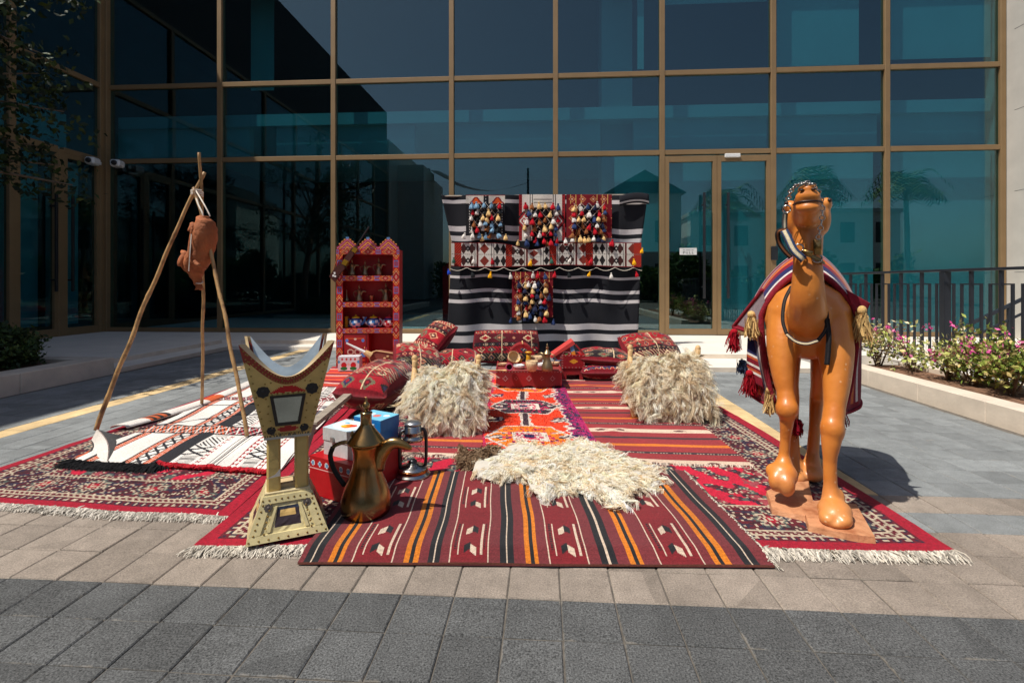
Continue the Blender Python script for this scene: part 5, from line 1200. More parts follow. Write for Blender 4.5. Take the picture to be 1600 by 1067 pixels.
mk("latch", xf(cbox(-0.012, 0.012, -0.004, 0.004, -0.014, 0.014, 0.002), tuple(np.append(p0 + e1*0.07 - e2*0.008, 0.30)), math.atan2(e1[1], e1[0])), M['steel'], gb)
p1 = cA[:2] + e1*0.085 + e2*0.24
painted_box("blue_box", "bright blue box with flowers on its lid standing at the back of the red chest", "box", p1, e1*0.19, e2*0.15, 0.15, 0.216, S(18, 110, 178), [], [], [(0.5, 0.5, 2, 2, (120, 196, 224)), (0.3, 0.5, 0.1, 0.2, (210, 232, 240)), (0.55, 0.45, 0.12, 0.16, (220, 120, 110)), (0.8, 0.6, 0.1, 0.12, (230, 240, 240))], 0.4, 48)
# bent grey wooden arm beside it
wf = thing("bent_plank", "bent weathered grey wooden arm lying on the blanket by the chest", "plank", P(480, 715, 0.02))
mk("upright", bar(P(470, 722, 0.03), Q(489, 662, 3.05), 0.045, 0.03), M['greywood'], wf)
mk("beam", bar(Q(487, 664, 3.05), Q(543, 618, 3.9), 0.06, 0.03), M['greywood'], wf)

# --- bamboo tripod and hanging water skin -----------------------------
apex = Q(308, 302, 3.85)
def bamboo(t, a, thr, ext, r0, r1, bend):
    a, thr = np.asarray(a), np.asarray(thr); top = a + (thr-a)*ext; dv = np.array(bend)
    n = 60; s = np.linspace(0, 1, n)[:, None]; pts = a + (top-a)*s + dv*(np.sin(s*math.pi)*0.03 + 0.006*np.sin(s*17) + 0.004*np.sin(s*29+1)) + np.cross(dv, [0, 0, 1])*0.006*np.sin(s*13+2)
    L_ = np.linalg.norm(top-a); ph = (s[:, 0]*L_/0.16) % 1; rad = np.interp(s[:, 0], [0, 1], [r0, r1])*(1 + 0.17*np.exp(-((ph-0.5)/0.06)**2))
    pole = mk("pole", tube(pts, rad, 9), M['bamboo'], t, smooth=True); return pole
trp = thing("bamboo_tripod", "tall tripod of three bamboo poles lashed at the top", "tripod", P(290, 655, 0.02))
bamboo(trp, P(150, 672, 0.035), apex + C(-0.02, 0)-C(0, 0), 1.095, 0.0165, 0.0125, C(-0.9, 0)-C(0, 0))
bamboo(trp, P(315, 633, 0.03), apex + C(0.0, 0.04)-C(0, 0), 1.17, 0.013, 0.011, C(0.6, 0)-C(0, 0))
bamboo(trp, P(386, 681, 0.035), apex + C(0.015, -0.04)-C(0, 0), 1.02, 0.014, 0.012, C(0.7, 0)-C(0, 0))
ang = np.linspace(0, 6*math.pi, 60)
mk("lashing", tube(np.stack([apex[0]+0.035*np.cos(ang), apex[1]+0.045*np.sin(ang), apex[2]-0.02+0.04*ang/ang.max()], 1), 0.006, 6), M['white_rope'], trp)
ws = thing("water_skin", "tan hide water skin hanging from the bamboo tripod by cords", "water skin", Q(315, 452, 3.72))
pts_ = [(318, 338, 8), (318, 346, 13), (320, 356, 18), (319, 372, 20), (315, 390, 18), (310, 404, 21), (305, 414, 20), (306, 426, 14), (308, 438, 8), (311, 443, 6), (311, 452, 8)]
cen = spline([np.append(Q(x, y, 3.74), 0)[:3] for x, y, r in pts_], 40); rr = np.interp(np.linspace(0, 10, 40), np.arange(11), [r*3.74/F for x, y, r in pts_])
V, Fc = tube(cen, rr, 22, True, 0.8); gg = np.random.default_rng(3); V = V + 0.006*np.sin(V*[60, 60, 45]+[1, 2, 0]) + 0.004*np.sin(V[:, [2, 0, 1]]*[130, 90, 110]+[0, 1, 2]) + gg.normal(0, 0.0016, V.shape)
mk("hide", (V, Fc), M['leather'], ws, smooth=True)
mk("leg_stub", tube(spline([Q(292, 398, 3.70), Q(283, 408, 3.66), Q(281, 416, 3.65)], 8), [0.05, 0.03, 0.03, 0.026, 0.022, 0.02, 0.018, 0.014], 9), M['leather'], ws, smooth=True)
mk("leg_stub", tube(spline([Q(302, 408, 3.66), Q(308, 413, 3.63), Q(312, 415, 3.62)], 6), [0.02, 0.018, 0.016, 0.014, 0.013, 0.012], 8), M['leather'], ws, smooth=True)
mk("leg_stub", tube(spline([Q(303, 352, 3.70), Q(300, 356, 3.68), Q(296, 362, 3.67)], 6), [0.03, 0.025, 0.022, 0.02, 0.018, 0.016], 8), M['leather'], ws, smooth=True)
mk("seam", tube(spline([Q(301, 356, 3.655), Q(297, 380, 3.65), Q(294, 405, 3.62)], 14), 0.011, 7), M['leather'], ws, smooth=True)
mk("neck_tie", tube([Q(311+6*math.cos(a), 441+2*math.sin(a), 3.74-0.03*math.sin(a)) for a in np.linspace(0, 6.283, 16)], 0.005, 6), M['rope'], ws)
mk("cord", tube(spline([apex + [0, -0.03, 0], Q(310, 320, 3.76), Q(316, 332, 3.74), Q(318, 340, 3.74)], 16), 0.006, 6), M['white_rope'], ws)
mk("cord", tube(spline([apex + [0.02, -0.04, 0.01], Q(318, 318, 3.72), Q(326, 333, 3.70), Q(328, 338, 3.70)], 16), 0.005, 6), M['white_rope'], ws)
mk("cord", tube(spline([Q(299, 366, 3.64), Q(297, 395, 3.615), Q(295, 424, 3.62)], 12), 0.0035, 5), M['white_rope'], ws)

# --- painted shelf cabinet --------------------------------------------
DC = 6.5; cabx0, cabx1 = (531-CX)*DC/F, (626-CX)*DC/F; cw = cabx1-cabx0
pcab = C((cabx0+cabx1)/2, DC, 0); cab = thing("shelf_cabinet", "tall red cabinet painted with folk diamonds, stepped crest and open shelves", "cabinet", (pcab[0], pcab[1], 0), A+R(4))
hw_, dpt = cw/2, 0.26; CRED = S(170, 6, 18)
def zc(py): return H - (py-HY)/120.0
def folk(nx, nz, vert, seed, per):
    c = np.zeros((nx, nz, 3)) + S(176, 12, 24); i, j = np.meshgrid(np.arange(nx)+.5, np.arange(nz)+.5, indexing='ij')
    a, b = (j, i) if vert else (i, j); wdt = nx if vert else nz
    s = (a % per)/per - 0.5; t = (b-wdt/2)/(wdt/2); q = np.abs(s)*per/(wdt/2)*0.75 + np.abs(t)
    far = np.abs(np.abs(s)-0.5)*per/(wdt/2)
    c[far < 1.0] = S(84, 116, 176); c[(far < 0.75) & (np.abs(t) < 0.45)] = S(176, 12, 24); c[(far < 0.5) & (np.abs(t) < 0.2)] = S(120, 90, 130); c[(np.abs(t) > 0.72) & (far < 1.1)] = S(196, 60, 50)
    for lim, k in ((2.0, (236, 160, 70)), (1.78, (176, 12, 24)), (1.4, (240, 190, 130)), (1.25, (130, 10, 22)), (0.95, (176, 14, 26)), (0.42, (226, 180, 160)), (0.26, (150, 16, 26)), (0.12, (230, 230, 220))): c[q < lim] = S(*k)
    return c
def plate(nm, x0, x1, z0, z1, y0, y1, cc, parent=cab):
    nx, nz = cc.shape[:2]; u = np.linspace(x0, x1, nx+1)[:, None]*np.ones((1, nz+1)); v = np.linspace(z0, z1, nz+1)[None, :]*np.ones((nx+1, 1))
    f = sheet(np.stack([u, np.full_like(u, y0), v], 2), Cc=cc); bx_ = box(x0, x1, y0+0.0005, y1, z0, z1)
    return mk(nm, join(f, colr(bx_, CRED)), M['paint'], parent, world=False)
st = 0.082
for s in (-1, 1):
    x0, x1 = (-hw_, -hw_+st) if s < 0 else (hw_-st, hw_); plate("stile", x0, x1, 0.0, 1.47, -dpt/2-0.012, -dpt/2+0.012, folk(12, 200, True, 1, 46))
    xs_ = -hw_ if s < 0 else hw_-0.02; mk("side_panel", colr(box(xs_, xs_+0.02, -dpt/2+0.012, dpt/2, 0, 1.47), CRED), M['paint'], cab, world=False)
mk("back_panel", colr(box(-hw_+0.02, hw_-0.02, dpt/2-0.015, dpt/2, 0.02, 1.47), CRED), M['paint'], cab, world=False)
for z0, z1 in ((1.133, 1.20), (0.80, 0.862), (0.467, 0.529)):
    plate("shelf", -hw_+st, hw_-st, z0, z1, -dpt/2-0.010, dpt/2-0.016, folk(100, 10, False, 2, 34))
plate("bottom_rail", -hw_+st, hw_-st, 0.0, 0.085, -dpt/2-0.010, dpt/2-0.016, folk(100, 12, False, 2, 34))
plate("top_rail", -hw_, hw_, 1.47, 1.535, -dpt/2-0.012, dpt/2, folk(120, 10, False, 3, 40))
dimg = np.zeros((40, 44, 3)) + S(160, 14, 24); i, j = np.meshgrid(np.arange(40), np.arange(44), indexing='ij')
dimg[(i < 2) | (i > 37) | (j < 2) | (j > 41)] = S(120, 10, 20); dimg[(i > 3) & (i < 36) & ((j == 36) | (j == 4))] = S(230, 110, 40)
for x_, y_, r_, c_ in ((6, 33, 2, (90, 130, 200)), (33, 33, 2, (90, 130, 200)), (20, 35, 1.6, (230, 200, 180)), (34, 12, 3, (90, 140, 210)), (12, 16, 4, (224, 180, 160)), (24, 16, 4, (224, 180, 160)), (12, 16, 2.4, (140, 20, 30)), (24, 16, 2.4, (140, 20, 30)), (37, 20, 2, (226, 90, 110))): dimg[(i-x_)**2+((j-y_)*1.2)**2 < r_*r_*2] = S(*c_)
cdoor = plate("door", -hw_+st+0.002, -0.015, 0.087, 0.465, -dpt/2-0.004, -dpt/2+0.012, dimg)
mk("knob", sphere((-0.04, -dpt/2-0.014, 0.28), 0.012, 10, 8), M['brass'], cdoor, world=False, smooth=True)
mk("divider", colr(box(-0.013, 0.005, -dpt/2, dpt/2-0.016, 0.087, 0.465), CRED), M['paint'], cab, world=False)
for k in range(3):        # stepped crest
    cx_ = -hw_+0.14 + k*(hw_*2-0.28)/2
    for r_, (wdt, z0, z1) in enumerate(((0.13, 1.535, 1.575), (0.105, 1.575, 1.61), (0.075, 1.61, 1.64), (0.045, 1.64, 1.665), (0.02, 1.665, 1.69))):
        nx = 18; cc = np.zeros((nx, 5, 3)) + S(150, 18, 32); ii, jj = np.meshgrid(np.arange(nx)-8.5, np.arange(5), indexing='ij'); z_ = np.abs(ii)*wdt/9*0.9 + (z0+jj*(z1-z0)/5) - 1.535; b_ = np.floor(z_/0.016) % 4
        cc[b_ == 1] = S(236, 170, 80); cc[b_ == 3] = S(200, 110, 150)
        if r_ == 4: cc[:] = S(90, 140, 190)
        plate("crest", cx_-wdt, cx_+wdt, z0+0.0002, z1, -dpt/2-0.012, -dpt/2+0.02, cc)
def on_shelf(px, z, y=-0.02):  # cabinet-local x from a pixel
    lx = ((px-CX)*DC/F - (cabx0+cabx1)/2); t = A+R(4); return (pcab[0]+lx*math.cos(t)-y*math.sin(t), pcab[1]+lx*math.sin(t)+y*math.cos(t), z+0.001)
for px, hgt, lab, rz in ((551, 0.22, "small dull brass coffee pot at the left of the cabinet's top shelf", 0), (571, 0.19, "squat brass coffee pot in the middle of the cabinet's top shelf", 0.2), (592, 0.23, "tallest brass coffee pot at the right of the cabinet's top shelf", 0)):
    dallah("coffee_pot", lab, on_shelf(px, 1.20), hgt, A+rz, M['oldbrass'], M['oldbrass'], 14, "small coffee pots in the cabinet", False)
for px, hgt, lab, rz in ((562, 0.22, "brass coffee pot left of the cup on the cabinet's second shelf", 0.1), (603, 0.245, "slim brass coffee pot at the right of the cabinet's second shelf", math.pi)):
    dallah("coffee_pot", lab, on_shelf(px, 0.862), hgt, A+rz, M['oldbrass'], M['oldbrass'], 14, "small coffee pots in the cabinet", False)
t = thing("bottle", "thin brass rosewater bottle at the left end of the cabinet's second shelf", "bottle", on_shelf(543, 0.862)); mk("body", lathe([(0, 0), (0.03, 0), (0.034, 0.02), (0.02, 0.05), (0.008, 0.08), (0.006, 0.13), (0.012, 0.135), (0, 0.137)], 14), M['oldbrass'], t, world=False, smooth=True); mk("cap", sphere((0, 0, 0.145), 0.01, 8, 6), M['oldbrass'], t, world=False)
t = thing("cup", "small plain cup standing between the pots on the cabinet's second shelf", "cup", on_shelf(581, 0.862)); mk("bowl", lathe([(0, 0), (0.022, 0), (0.026, 0.006), (0.038, 0.075), (0.040, 0.08), (0.036, 0.078), (0.02, 0.012), (0, 0.01)], 18), M['oldbrass'], t, world=False, smooth=True); mk("rim", tube([(0.039*math.cos(a), 0.039*math.sin(a), 0.08) for a in np.linspace(0, 6.283, 20)], 0.003, 5), M['brass'], t, world=False)
def teapot(label, px, c1, c2, c3, flip=1):
    t = thing("teapot", label, "teapot", on_shelf(px, 0.529), A, "painted teapots in the cabinet"); prof = [(0, 0), (0.05, 0), (0.075, 0.03), (0.085, 0.065), (0.075, 0.10), (0.05, 0.122), (0.045, 0.128)]
    V, Fc = lathe(prof, 24); cen_ = np.array([np.mean(V[list(f)], 0) for f in Fc]); a = np.arctan2(cen_[:, 1], cen_[:, 0]); cc = np.tile(S(*c1), (len(Fc), 1)); cc[np.sin(a*5+cen_[:, 2]*60) > 0.2] = S(*c2); cc[cen_[:, 2] > 0.115] = S(*c3); cc[(cen_[:, 2] > 0.10) & (cen_[:, 2] < 0.115)] = S(30, 70, 150) if c3[0] > 200 else S(170, 30, 40)
    mk("body", (V, Fc, cc), M['enamel'], t, world=False, smooth=True)
    mk("lid", colr(lathe([(0.05, 0.126), (0.045, 0.136), (0.02, 0.146), (0.006, 0.15), (0.012, 0.16), (0, 0.166)], 18), S(*c3)), M['enamel'], t, world=False, smooth=True)
    mk("spout", colr(tube(spline([(flip*0.07, 0, 0.04), (flip*0.105, 0, 0.07), (flip*0.12, 0, 0.12), (flip*0.14, 0, 0.135)], 12), np.linspace(0.02, 0.009, 12), 8), S(*c2)), M['enamel'], t, world=False, smooth=True)
    mk("handle", colr(tube([(-flip*(0.075+0.04*math.sin(q)), 0, 0.065-0.045*math.cos(q)) for q in np.linspace(0, math.pi, 12)], 0.008, 7), S(*c2)), M['enamel'], t, world=False, smooth=True)
teapot("blue and white painted teapot with yellow lid, left one on the lower shelf", 557, (226, 230, 236), (52, 120, 190), (236, 196, 40), 1)
teapot("blue painted teapot with yellow lid, middle of the lower shelf", 584, (66, 130, 196), (226, 232, 238), (236, 196, 40), -1)
teapot("white and red painted teapot, right one on the lower shelf", 608, (230, 226, 222), (190, 36, 50), (214, 60, 70), -1)
t = thing("yellow_tin", "narrow mustard yellow tin at the left end of the lower shelf", "tin", on_shelf(543, 0.529)); mk("body", cbox(-0.018, 0.018, -0.02, 0.02, 0, 0.13, 0.004), mat("mustard_tin", S(206, 150, 30), 0.4), t, world=False); mk("lid", cbox(-0.02, 0.02, -0.022, 0.022, 0.13, 0.145, 0.003), bpy.data.materials["mustard_tin"], t, world=False)

# rifle hung across the cabinet corner
DR = DC - 0.20
rf = thing("rifle", "old wooden rifle with gold bands leaning across the cabinet's upper left corner", "rifle", Q(520, 440, DR))
def rq(px, py): return Q(px, py, DR)
stock = [(514, 432), (523, 441), (531, 428), (538, 420), (553, 397), (558, 386), (554, 384), (546, 392), (532, 412), (524, 418)]
n = len(stock); fv = [rq(*p) for p in stock]; bv = [p + C(0, 0.04)-C(0, 0) for p in fv]
M['rifle'] = mat("dark_walnut", S(74, 38, 32), 0.4, 0, 0.2, 20, 0.1, 40); M['goldband'] = mat("gold_band", S(206, 158, 52), 0.3, 0.8)
mk("stock", (np.array(fv+bv), [tuple(range(n)), tuple(range(2*n-1, n-1, -1))] + [(i, n+i, n+(i+1) % n, (i+1) % n) for i in range(n)]), M['rifle'], rf)
mk("barrel", tube([rq(548, 397)+(C(0, .015)-C(0, 0)), rq(576, 354)+(C(0, .015)-C(0, 0))], 0.009, 8), M['darksteel'], rf)
mk("band", bar(rq(553, 394), rq(556.5, 388), 0.055, 0.055), M['goldband'], rf); mk("band", bar(rq(538, 414), rq(542, 407), 0.06, 0.06), M['goldband'], rf)
mk("inlay", join(*[xf(cbox(-.012, .012, -.004, .002, -.012, .012, .002), tuple(rq(x_, y_)-(C(0, .002)-C(0, 0)))) for x_, y_ in ((521, 431), (523, 427), (524, 432))]), M['whiteplastic'], rf)
mk("sling", tube(spline([rq(553, 385), rq(533, 396), rq(524, 410), rq(520, 425)], 14)+(C(0, .02)-C(0, 0)), 0.006, 6), M['leather'], rf)
# small painted box and fiddle in front of the cabinet
wb0 = C((528-CX)*6.0/F, 6.0)
wbx = painted_box("white_box", "small white box painted with red flowers and green leaves before the cabinet", "box", wb0, (C(0.25, 0.02)-C(0, 0))[:2], (C(-0.01, 0.15)-C(0, 0))[:2], 0.17, 0.05, S(214, 216, 220),
    [(0.2+0.2*k, 0.82, 0.045, 0.09, (196, 30, 40)) for k in range(4)] + [(0.28, 0.4, 0.13, 0.2, (190, 24, 36)), (0.72, 0.4, 0.13, 0.2, (190, 24, 36)), (0.28, 0.16, 0.16, 0.13, (30, 120, 60)), (0.72, 0.16, 0.16, 0.13, (30, 120, 60)), (0.5, 0.45, 0.06, 0.1, (220, 180, 170)), (0.04, 0.62, 0.06, 0.1, (70, 150, 200)), (0.96, 0.62, 0.06, 0.1, (70, 150, 200))], [], [], 0, 60)
mk("foot_block", colr(box(*sorted((wb0[0]+0.02, wb0[0]+0.22)), wb0[1]+0.03, wb0[1]+0.16, 0.034, 0.05), S(90, 20, 24)), M['paint'], wbx)
rb = thing("rebab_fiddle", "single string spike fiddle with brown leather body lying on the cushions by the cabinet", "fiddle", Q(600, 575, 5.7))
bodyp = [(574, 553), (588, 548), (613, 552), (621, 556), (612, 566), (600, 575), (590, 574), (580, 566)]
fv = [Q(x_, y_, 5.55) for x_, y_ in bodyp]; bv = [p + C(0.02, 0.10)-C(0, 0) for p in fv]; n = len(fv)
M['rebab'] = mat("brown_hide", S(130, 62, 50), 0.6, 0, 0.15, 12, 0.2, 50)
rbody = mk("body", (np.array(fv+bv), [tuple(range(n)), tuple(range(2*n-1, n-1, -1))] + [(i, n+i, n+(i+1) % n, (i+1) % n) for i in range(n)]), M['rebab'], rb)
mk("edging", join(*[tube([fv[i], fv[(i+1) % n]], 0.007, 6) for i in range(n)]), M['wood'], rbody)
mk("inlay", join(*[xf(cbox(-.014, .014, -.005, .002, -.011, .011, .003), tuple(Q(x_, y_, 5.543))) for x_, y_ in ((601, 560), (606, 557), (598, 564), (608, 563))]), M['wood'], rbody)
mk("neck", tube([Q(541, 536, 5.5), Q(571, 551, 5.52)], [0.009, 0.02], 8), M['whiteplastic'], rb)
mk("collar", tube([Q(570, 550, 5.52), Q(580, 556, 5.53)], [0.028, 0.04], 10), M['wood'], rb)

# --- low table and what stands on it ---------------------------------
DT = 5.07; tw = 103*DT/F; th = 0.185; tz = 0.035
pt = C((826.5-CX)*DT/F, DT+0.26, 0); tab = thing("low_table", "low red wooden table with white studs and scalloped apron in the middle", "table", (pt[0], pt[1], tz), A)
TRED = S(142, 22, 26); M['tablered'] = mat("worn_red_paint", S(150, 22, 28), 0.5, 0, 0.16, 6, 0.15, 50, c2=S(120, 34, 40), c2pos=(0.4, 0.7))
x_ = np.linspace(-tw/2, tw/2, 61)
def scal(x): return 0.028*np.clip(np.cos((np.abs(x)/(tw/2))*math.pi*2.2), 0, 1)**0.6 + 0.012*(np.abs(np.abs(x)/(tw/2)-0.66) < 0.1)
top_ = np.stack([x_, np.full_like(x_, -0.26), np.full_like(x_, th-0.012)], 1); botv = np.stack([x_, np.full_like(x_, -0.26), scal(x_)+0.0], 1)
for yy, nm in ((-0.26, "apron"), (0.245, "apron")):
    Gt = np.stack([np.stack([x_, np.full_like(x_, yy), scal(x_)*(yy < 0)], 1), np.stack([x_, np.full_like(x_, yy), np.full_like(x_, th-0.012)], 1)], 1)
    ap = mk(nm, closed_sheet(Gt, (0, -1, 0), 0.015, np.zeros((60, 1, 3)) + TRED)[:2], M['tablered'], tab, world=False)
    if yy < 0: front_ap = ap
for s in (-1, 1): mk("apron", box(s*tw/2-(0.015 if s > 0 else 0), s*tw/2+(0 if s > 0 else 0.015), -0.244, 0.244, 0.0, th-0.012), M['tablered'], tab, world=False)
mk("top", cbox(-tw/2-0.004, tw/2+0.004, -0.264, 0.264, th-0.012, th, 0.004), mat("worn_red_top", S(140, 52, 50), 0.55, 0, 0.2, 8, 0.2, 40), tab, world=False)
for xa in (-tw/2, tw/2-0.012): mk("tray_rim", box(xa, xa+0.012, -0.262, 0.262, th, th+0.012), M['tablered'], tab, world=False)
ds = []
for cx_ in (-0.24, -0.13, 0.0, 0.13, 0.24):
    for k in range(8 if cx_ in (-0.24, 0, 0.24) else 4):
        a = k*math.pi*2/(8 if cx_ in (-0.24, 0, 0.24) else 4); r_ = 0.022 if cx_ in (-.24, 0, .24) else 0.014
        q = max(abs(math.cos(a)), abs(math.sin(a))); ds.append(sphere((cx_+r_*math.cos(a)*(1 if q > .9 else .72), -0.262, 0.10+r_*math.sin(a)*(1 if q > .9 else .72)), 0.0032, 6, 4))
for xx in np.linspace(-tw/2+0.01, tw/2-0.01, 22): ds.append(sphere((xx, -0.262, th-0.018), 0.0028, 6, 4))
mk("studs", join(*ds), M['whiteplastic'], front_ap, world=False, kind="stuff")
def on_table(px, py_base, z=None):
    zz = tz+th+0.002 if z is None else z; q = P(px, py_base, zz); return (q[0], q[1], zz)
wov = mat("woven_straw", S(206, 178, 138), 0.9, 0, 0.2, 60, 0.6, 120)
def bowl(name, label, cat, loc, r, h, m, tilt=0.0, rz=0.0, rim=None):
    t = thing(name, label, cat, loc, rz); pr = [(0, 0), (r*0.6, 0), (r*0.75, h*0.12), (r*0.95, h*0.6), (r, h), (r*0.93, h), (r*0.86, h*0.55), (r*0.6, h*0.12), (0, h*0.1)]
    mk("shell", xf(lathe(pr, 24), (0, 0, abs(math.sin(tilt))*r*0.8), 0, tilt), m, t, world=False, smooth=True)
    mk("rim", xf(tube([(r*0.965*math.cos(a), r*0.965*math.sin(a), h) for a in np.linspace(0, 6.283, 26)], r*0.05, 6), (0, 0, abs(math.sin(tilt))*r*0.8), 0, tilt), rim or m, t, world=False, smooth=True); return t
M['wenamel'] = mat("white_enamel", S(226, 226, 224), 0.25, 0, 0.04, 5)
bowl("straw_dish", "shallow red rimmed straw dish at the table's left", "dish", on_table(785, 572), 0.055, 0.03, wov, 0, 0, M['tablered'])
bowl("straw_bowl", "deep straw bowl tilted on its side on the low table", "bowl", on_table(800, 569), 0.07, 0.075, wov, R(55), A+R(25), M['wood'])
bowl("enamel_bowl", "shallow white enamel bowl with dark base in front on the low table", "bowl", on_table(811, 576), 0.062, 0.04, M['wenamel'], 0, 0, M['steel'])
bowl("straw_basket", "round woven straw basket with red stain at the table's front centre", "basket", on_table(831, 579.5), 0.062, 0.10, wov)
bowl("straw_basket", "wide woven straw basket at the back of the low table", "basket", on_table(838, 569), 0.075, 0.085, wov)
bowl("enamel_bowl", "small white enamel bowl between the basket and the brass pot", "bowl", on_table(846, 575), 0.045, 0.05, M['wenamel'])
bowl("straw_dish", "small straw dish at the table's right end", "dish", on_table(866, 571), 0.06, 0.035, wov, 0, 0, M['tablered'])
t = thing("mortar", "small dark mortar with purple rim lying on its side on the low table", "mortar", on_table(796, 579.5), A); mk("cup", xf(lathe([(0, 0), (0.034, 0), (0.036, 0.06), (0.03, 0.06), (0.024, 0.01), (0, 0.008)], 18), (0, 0.02, 0.036), 0, R(82)), M['rifle'], t, world=False, smooth=True); mk("rim", xf(tube([(0.033*math.cos(a), 0.033*math.sin(a), 0.06) for a in np.linspace(0, 6.283, 22)], 0.007, 6), (0, 0.02, 0.036), 0, R(82)), mat("purple_rim", S(160, 60, 90), 0.5), t, world=False, smooth=True)
t = thing("wooden_spoon", "pale wooden spoon projecting over the table's left edge", "spoon", on_table(772, 580), A); mk("handle", tube([(-0.06, 0, 0.01), (0.08, 0.005, 0.008)], [0.005, 0.006], 7), M['wood'], t, world=False); mk("bowl", sphere((0.11, 0.005, 0.008), (0.035, 0.022, 0.008), 12, 6), M['wood'], t, world=False, smooth=True)
t = thing("yellow_jar", "mustard yellow jar with lid on the low table", "jar", on_table(826, 571), A); mk("body", lathe([(0, 0), (0.032, 0), (0.034, 0.01), (0.03, 0.05), (0.024, 0.09), (0.025, 0.13), (0, 0.13)], 18), bpy.data.materials["mustard_tin"], t, world=False, smooth=True); mk("lid", lathe([(0.026, 0.13), (0.034, 0.132), (0.034, 0.148), (0.0, 0.152)], 18), bpy.data.materials["mustard_tin"], t, world=False, smooth=True)
t = thing("yellow_cup", "small yellow cup behind the tilted straw bowl", "cup", on_table(812, 569), A); mk("body", lathe([(0, 0), (0.02, 0), (0.028, 0.06), (0.025, 0.06), (0.017, 0.01), (0, 0.01)], 16), bpy.data.materials["mustard_tin"], t, world=False, smooth=True); mk("rim", tube([(0.0265*math.cos(a), 0.0265*math.sin(a), 0.06) for a in np.linspace(0, 6.283, 18)], 0.003, 5), M['brass'], t, world=False)
dallah("coffee_pot", "dark brass coffee pot at the right front of the low table", on_table(855, 579), 0.27, A+R(150), M['oldbrass'], M['oldbrass'], 18, None, False)
# arched red stool behind the table
ar = thing("arched_rest", "low red arched wooden rest with a cream strap behind the low table", "arch", C((815-CX)*6.05/F, 6.05, 0.03), A)
Ga = np.array([[[0.17*math.cos(a)*1.05, y, 0.25*math.sin(a)+0.10] for y in (-0.12, 0.12)] for a in np.linspace(math.pi*1.06, -0.06*math.pi, 22)])
mk("arch", closed_sheet(Ga, unit(np.stack([Ga[..., 0], Ga[..., 1]*0, Ga[..., 2]-0.1], 2)), 0.045, np.zeros((21, 1, 3)) + S(150, 20, 34))[:2], M['tablered'], ar, world=False, smooth=False)
mk("strap", tube([(0.01, y, 0.357) for y in np.linspace(-0.13, 0.13, 5)], 0.008, 6), M['wood'], ar, world=False)
for s in (-1, 1): mk("leg", cbox(s*0.175-0.02, s*0.175+0.02, -0.11, 0.11, 0.0, 0.075, 0.005), M['tablered'], ar, world=False)
# small red chest with raised lid
DS = 5.55; sc0 = C((879-CX)*DS/F, DS); sx = 36*DS/F
sch = thing("small_chest", "small dark red chest on feet with its painted lid raised beside the low table", "chest", C((896-CX)*DS/F, DS+0.14, 0.03), A)
mk("stand", join(box(-sx/2+0.01, sx/2-0.02, -0.13, 0.13, 0.055, 0.125), box(-sx/2+0.01, -sx/2+0.05, -0.13, -0.09, 0, 0.055), box(sx/2-0.06, sx/2-0.02, -0.13, -0.09, 0, 0.055), box(-sx/2+0.01, -sx/2+0.05, 0.09, 0.13, 0, 0.055), box(sx/2-0.06, sx/2-0.02, 0.09, 0.13, 0, 0.055)), M['tablered'], sch, world=False)
cc = np.zeros((40, 26, 3)) + S(138, 14, 26); i, j = np.meshgrid(np.arange(40), np.arange(26), indexing='ij'); cc[np.abs(i-20)/1.6+np.abs(j-13) < 5] = S(216, 150, 40); cc[((i % 6 == 0) & ((j == 1) | (j == 24))) | (((i == 1) | (i == 38)) & (j % 5 == 0))] = S(214, 206, 196)
f = plate("drawer_box", -sx/2, sx/2, 0.128, 0.275, -0.14, 0.13, cc, sch)
lid_ = [(-0.26, 0.235), (-0.245, 0.215), (0.02, 0.375), (0.0, 0.415)]
mk("lid", (np.array([(a_, -0.13, b_) for a_, b_ in lid_] + [(a_, 0.12, b_) for a_, b_ in lid_]) + [0.0, 0, 0.02], [(0, 1, 2, 3), (7, 6, 5, 4), (0, 4, 5, 1), (1, 5, 6, 2), (2, 6, 7, 3), (3, 7, 4, 0)]), mat("coral_red_paint", S(196, 66, 62), 0.5), sch, world=False)
gx, gz = np.meshgrid(np.linspace(0, 1, 31), np.linspace(0, 1, 21), indexing='ij')
gus = np.stack([-0.235 + 0.235*gx + 0.035*gz, np.full_like(gx, -0.12), 0.235 + 0.155*gx - 0.15*gz*(0.2+0.8*gx)], 2)
i, j = np.meshgrid(np.arange(30), np.arange(20), indexing='ij'); gc = np.zeros((30, 20, 3)) + S(130, 16, 28)
gc[(i > 24) & (j < 9)] = S(90, 150, 190); gc[(i > 24) & (j >= 9)] = S(224, 150, 50); gc[(i < 4)] = S(80, 120, 160); q = np.abs(i-16)/9+np.abs(j-10)/8; gc[(q < 1.05) & (q > 0.9) & ((i+j) % 2 == 0)] = S(226, 220, 214); gc[((i-16)**2+((j-10)*1.2)**2) < 16] = S(20, 150, 80); gc[((i-16)**2+((j-10)*1.2)**2) < 2] = S(226, 230, 226); gc[j > 17] = S(80, 140, 180)
mk("lid_side", closed_sheet(gus, (0, -1, 0), 0.012, gc), M['paint'], sch, world=False)
mk("stay", bar((0.03, -0.10, 0.385), (0.125, -0.10, 0.275), 0.015, 0.02), M['tablered'], sch, world=False)

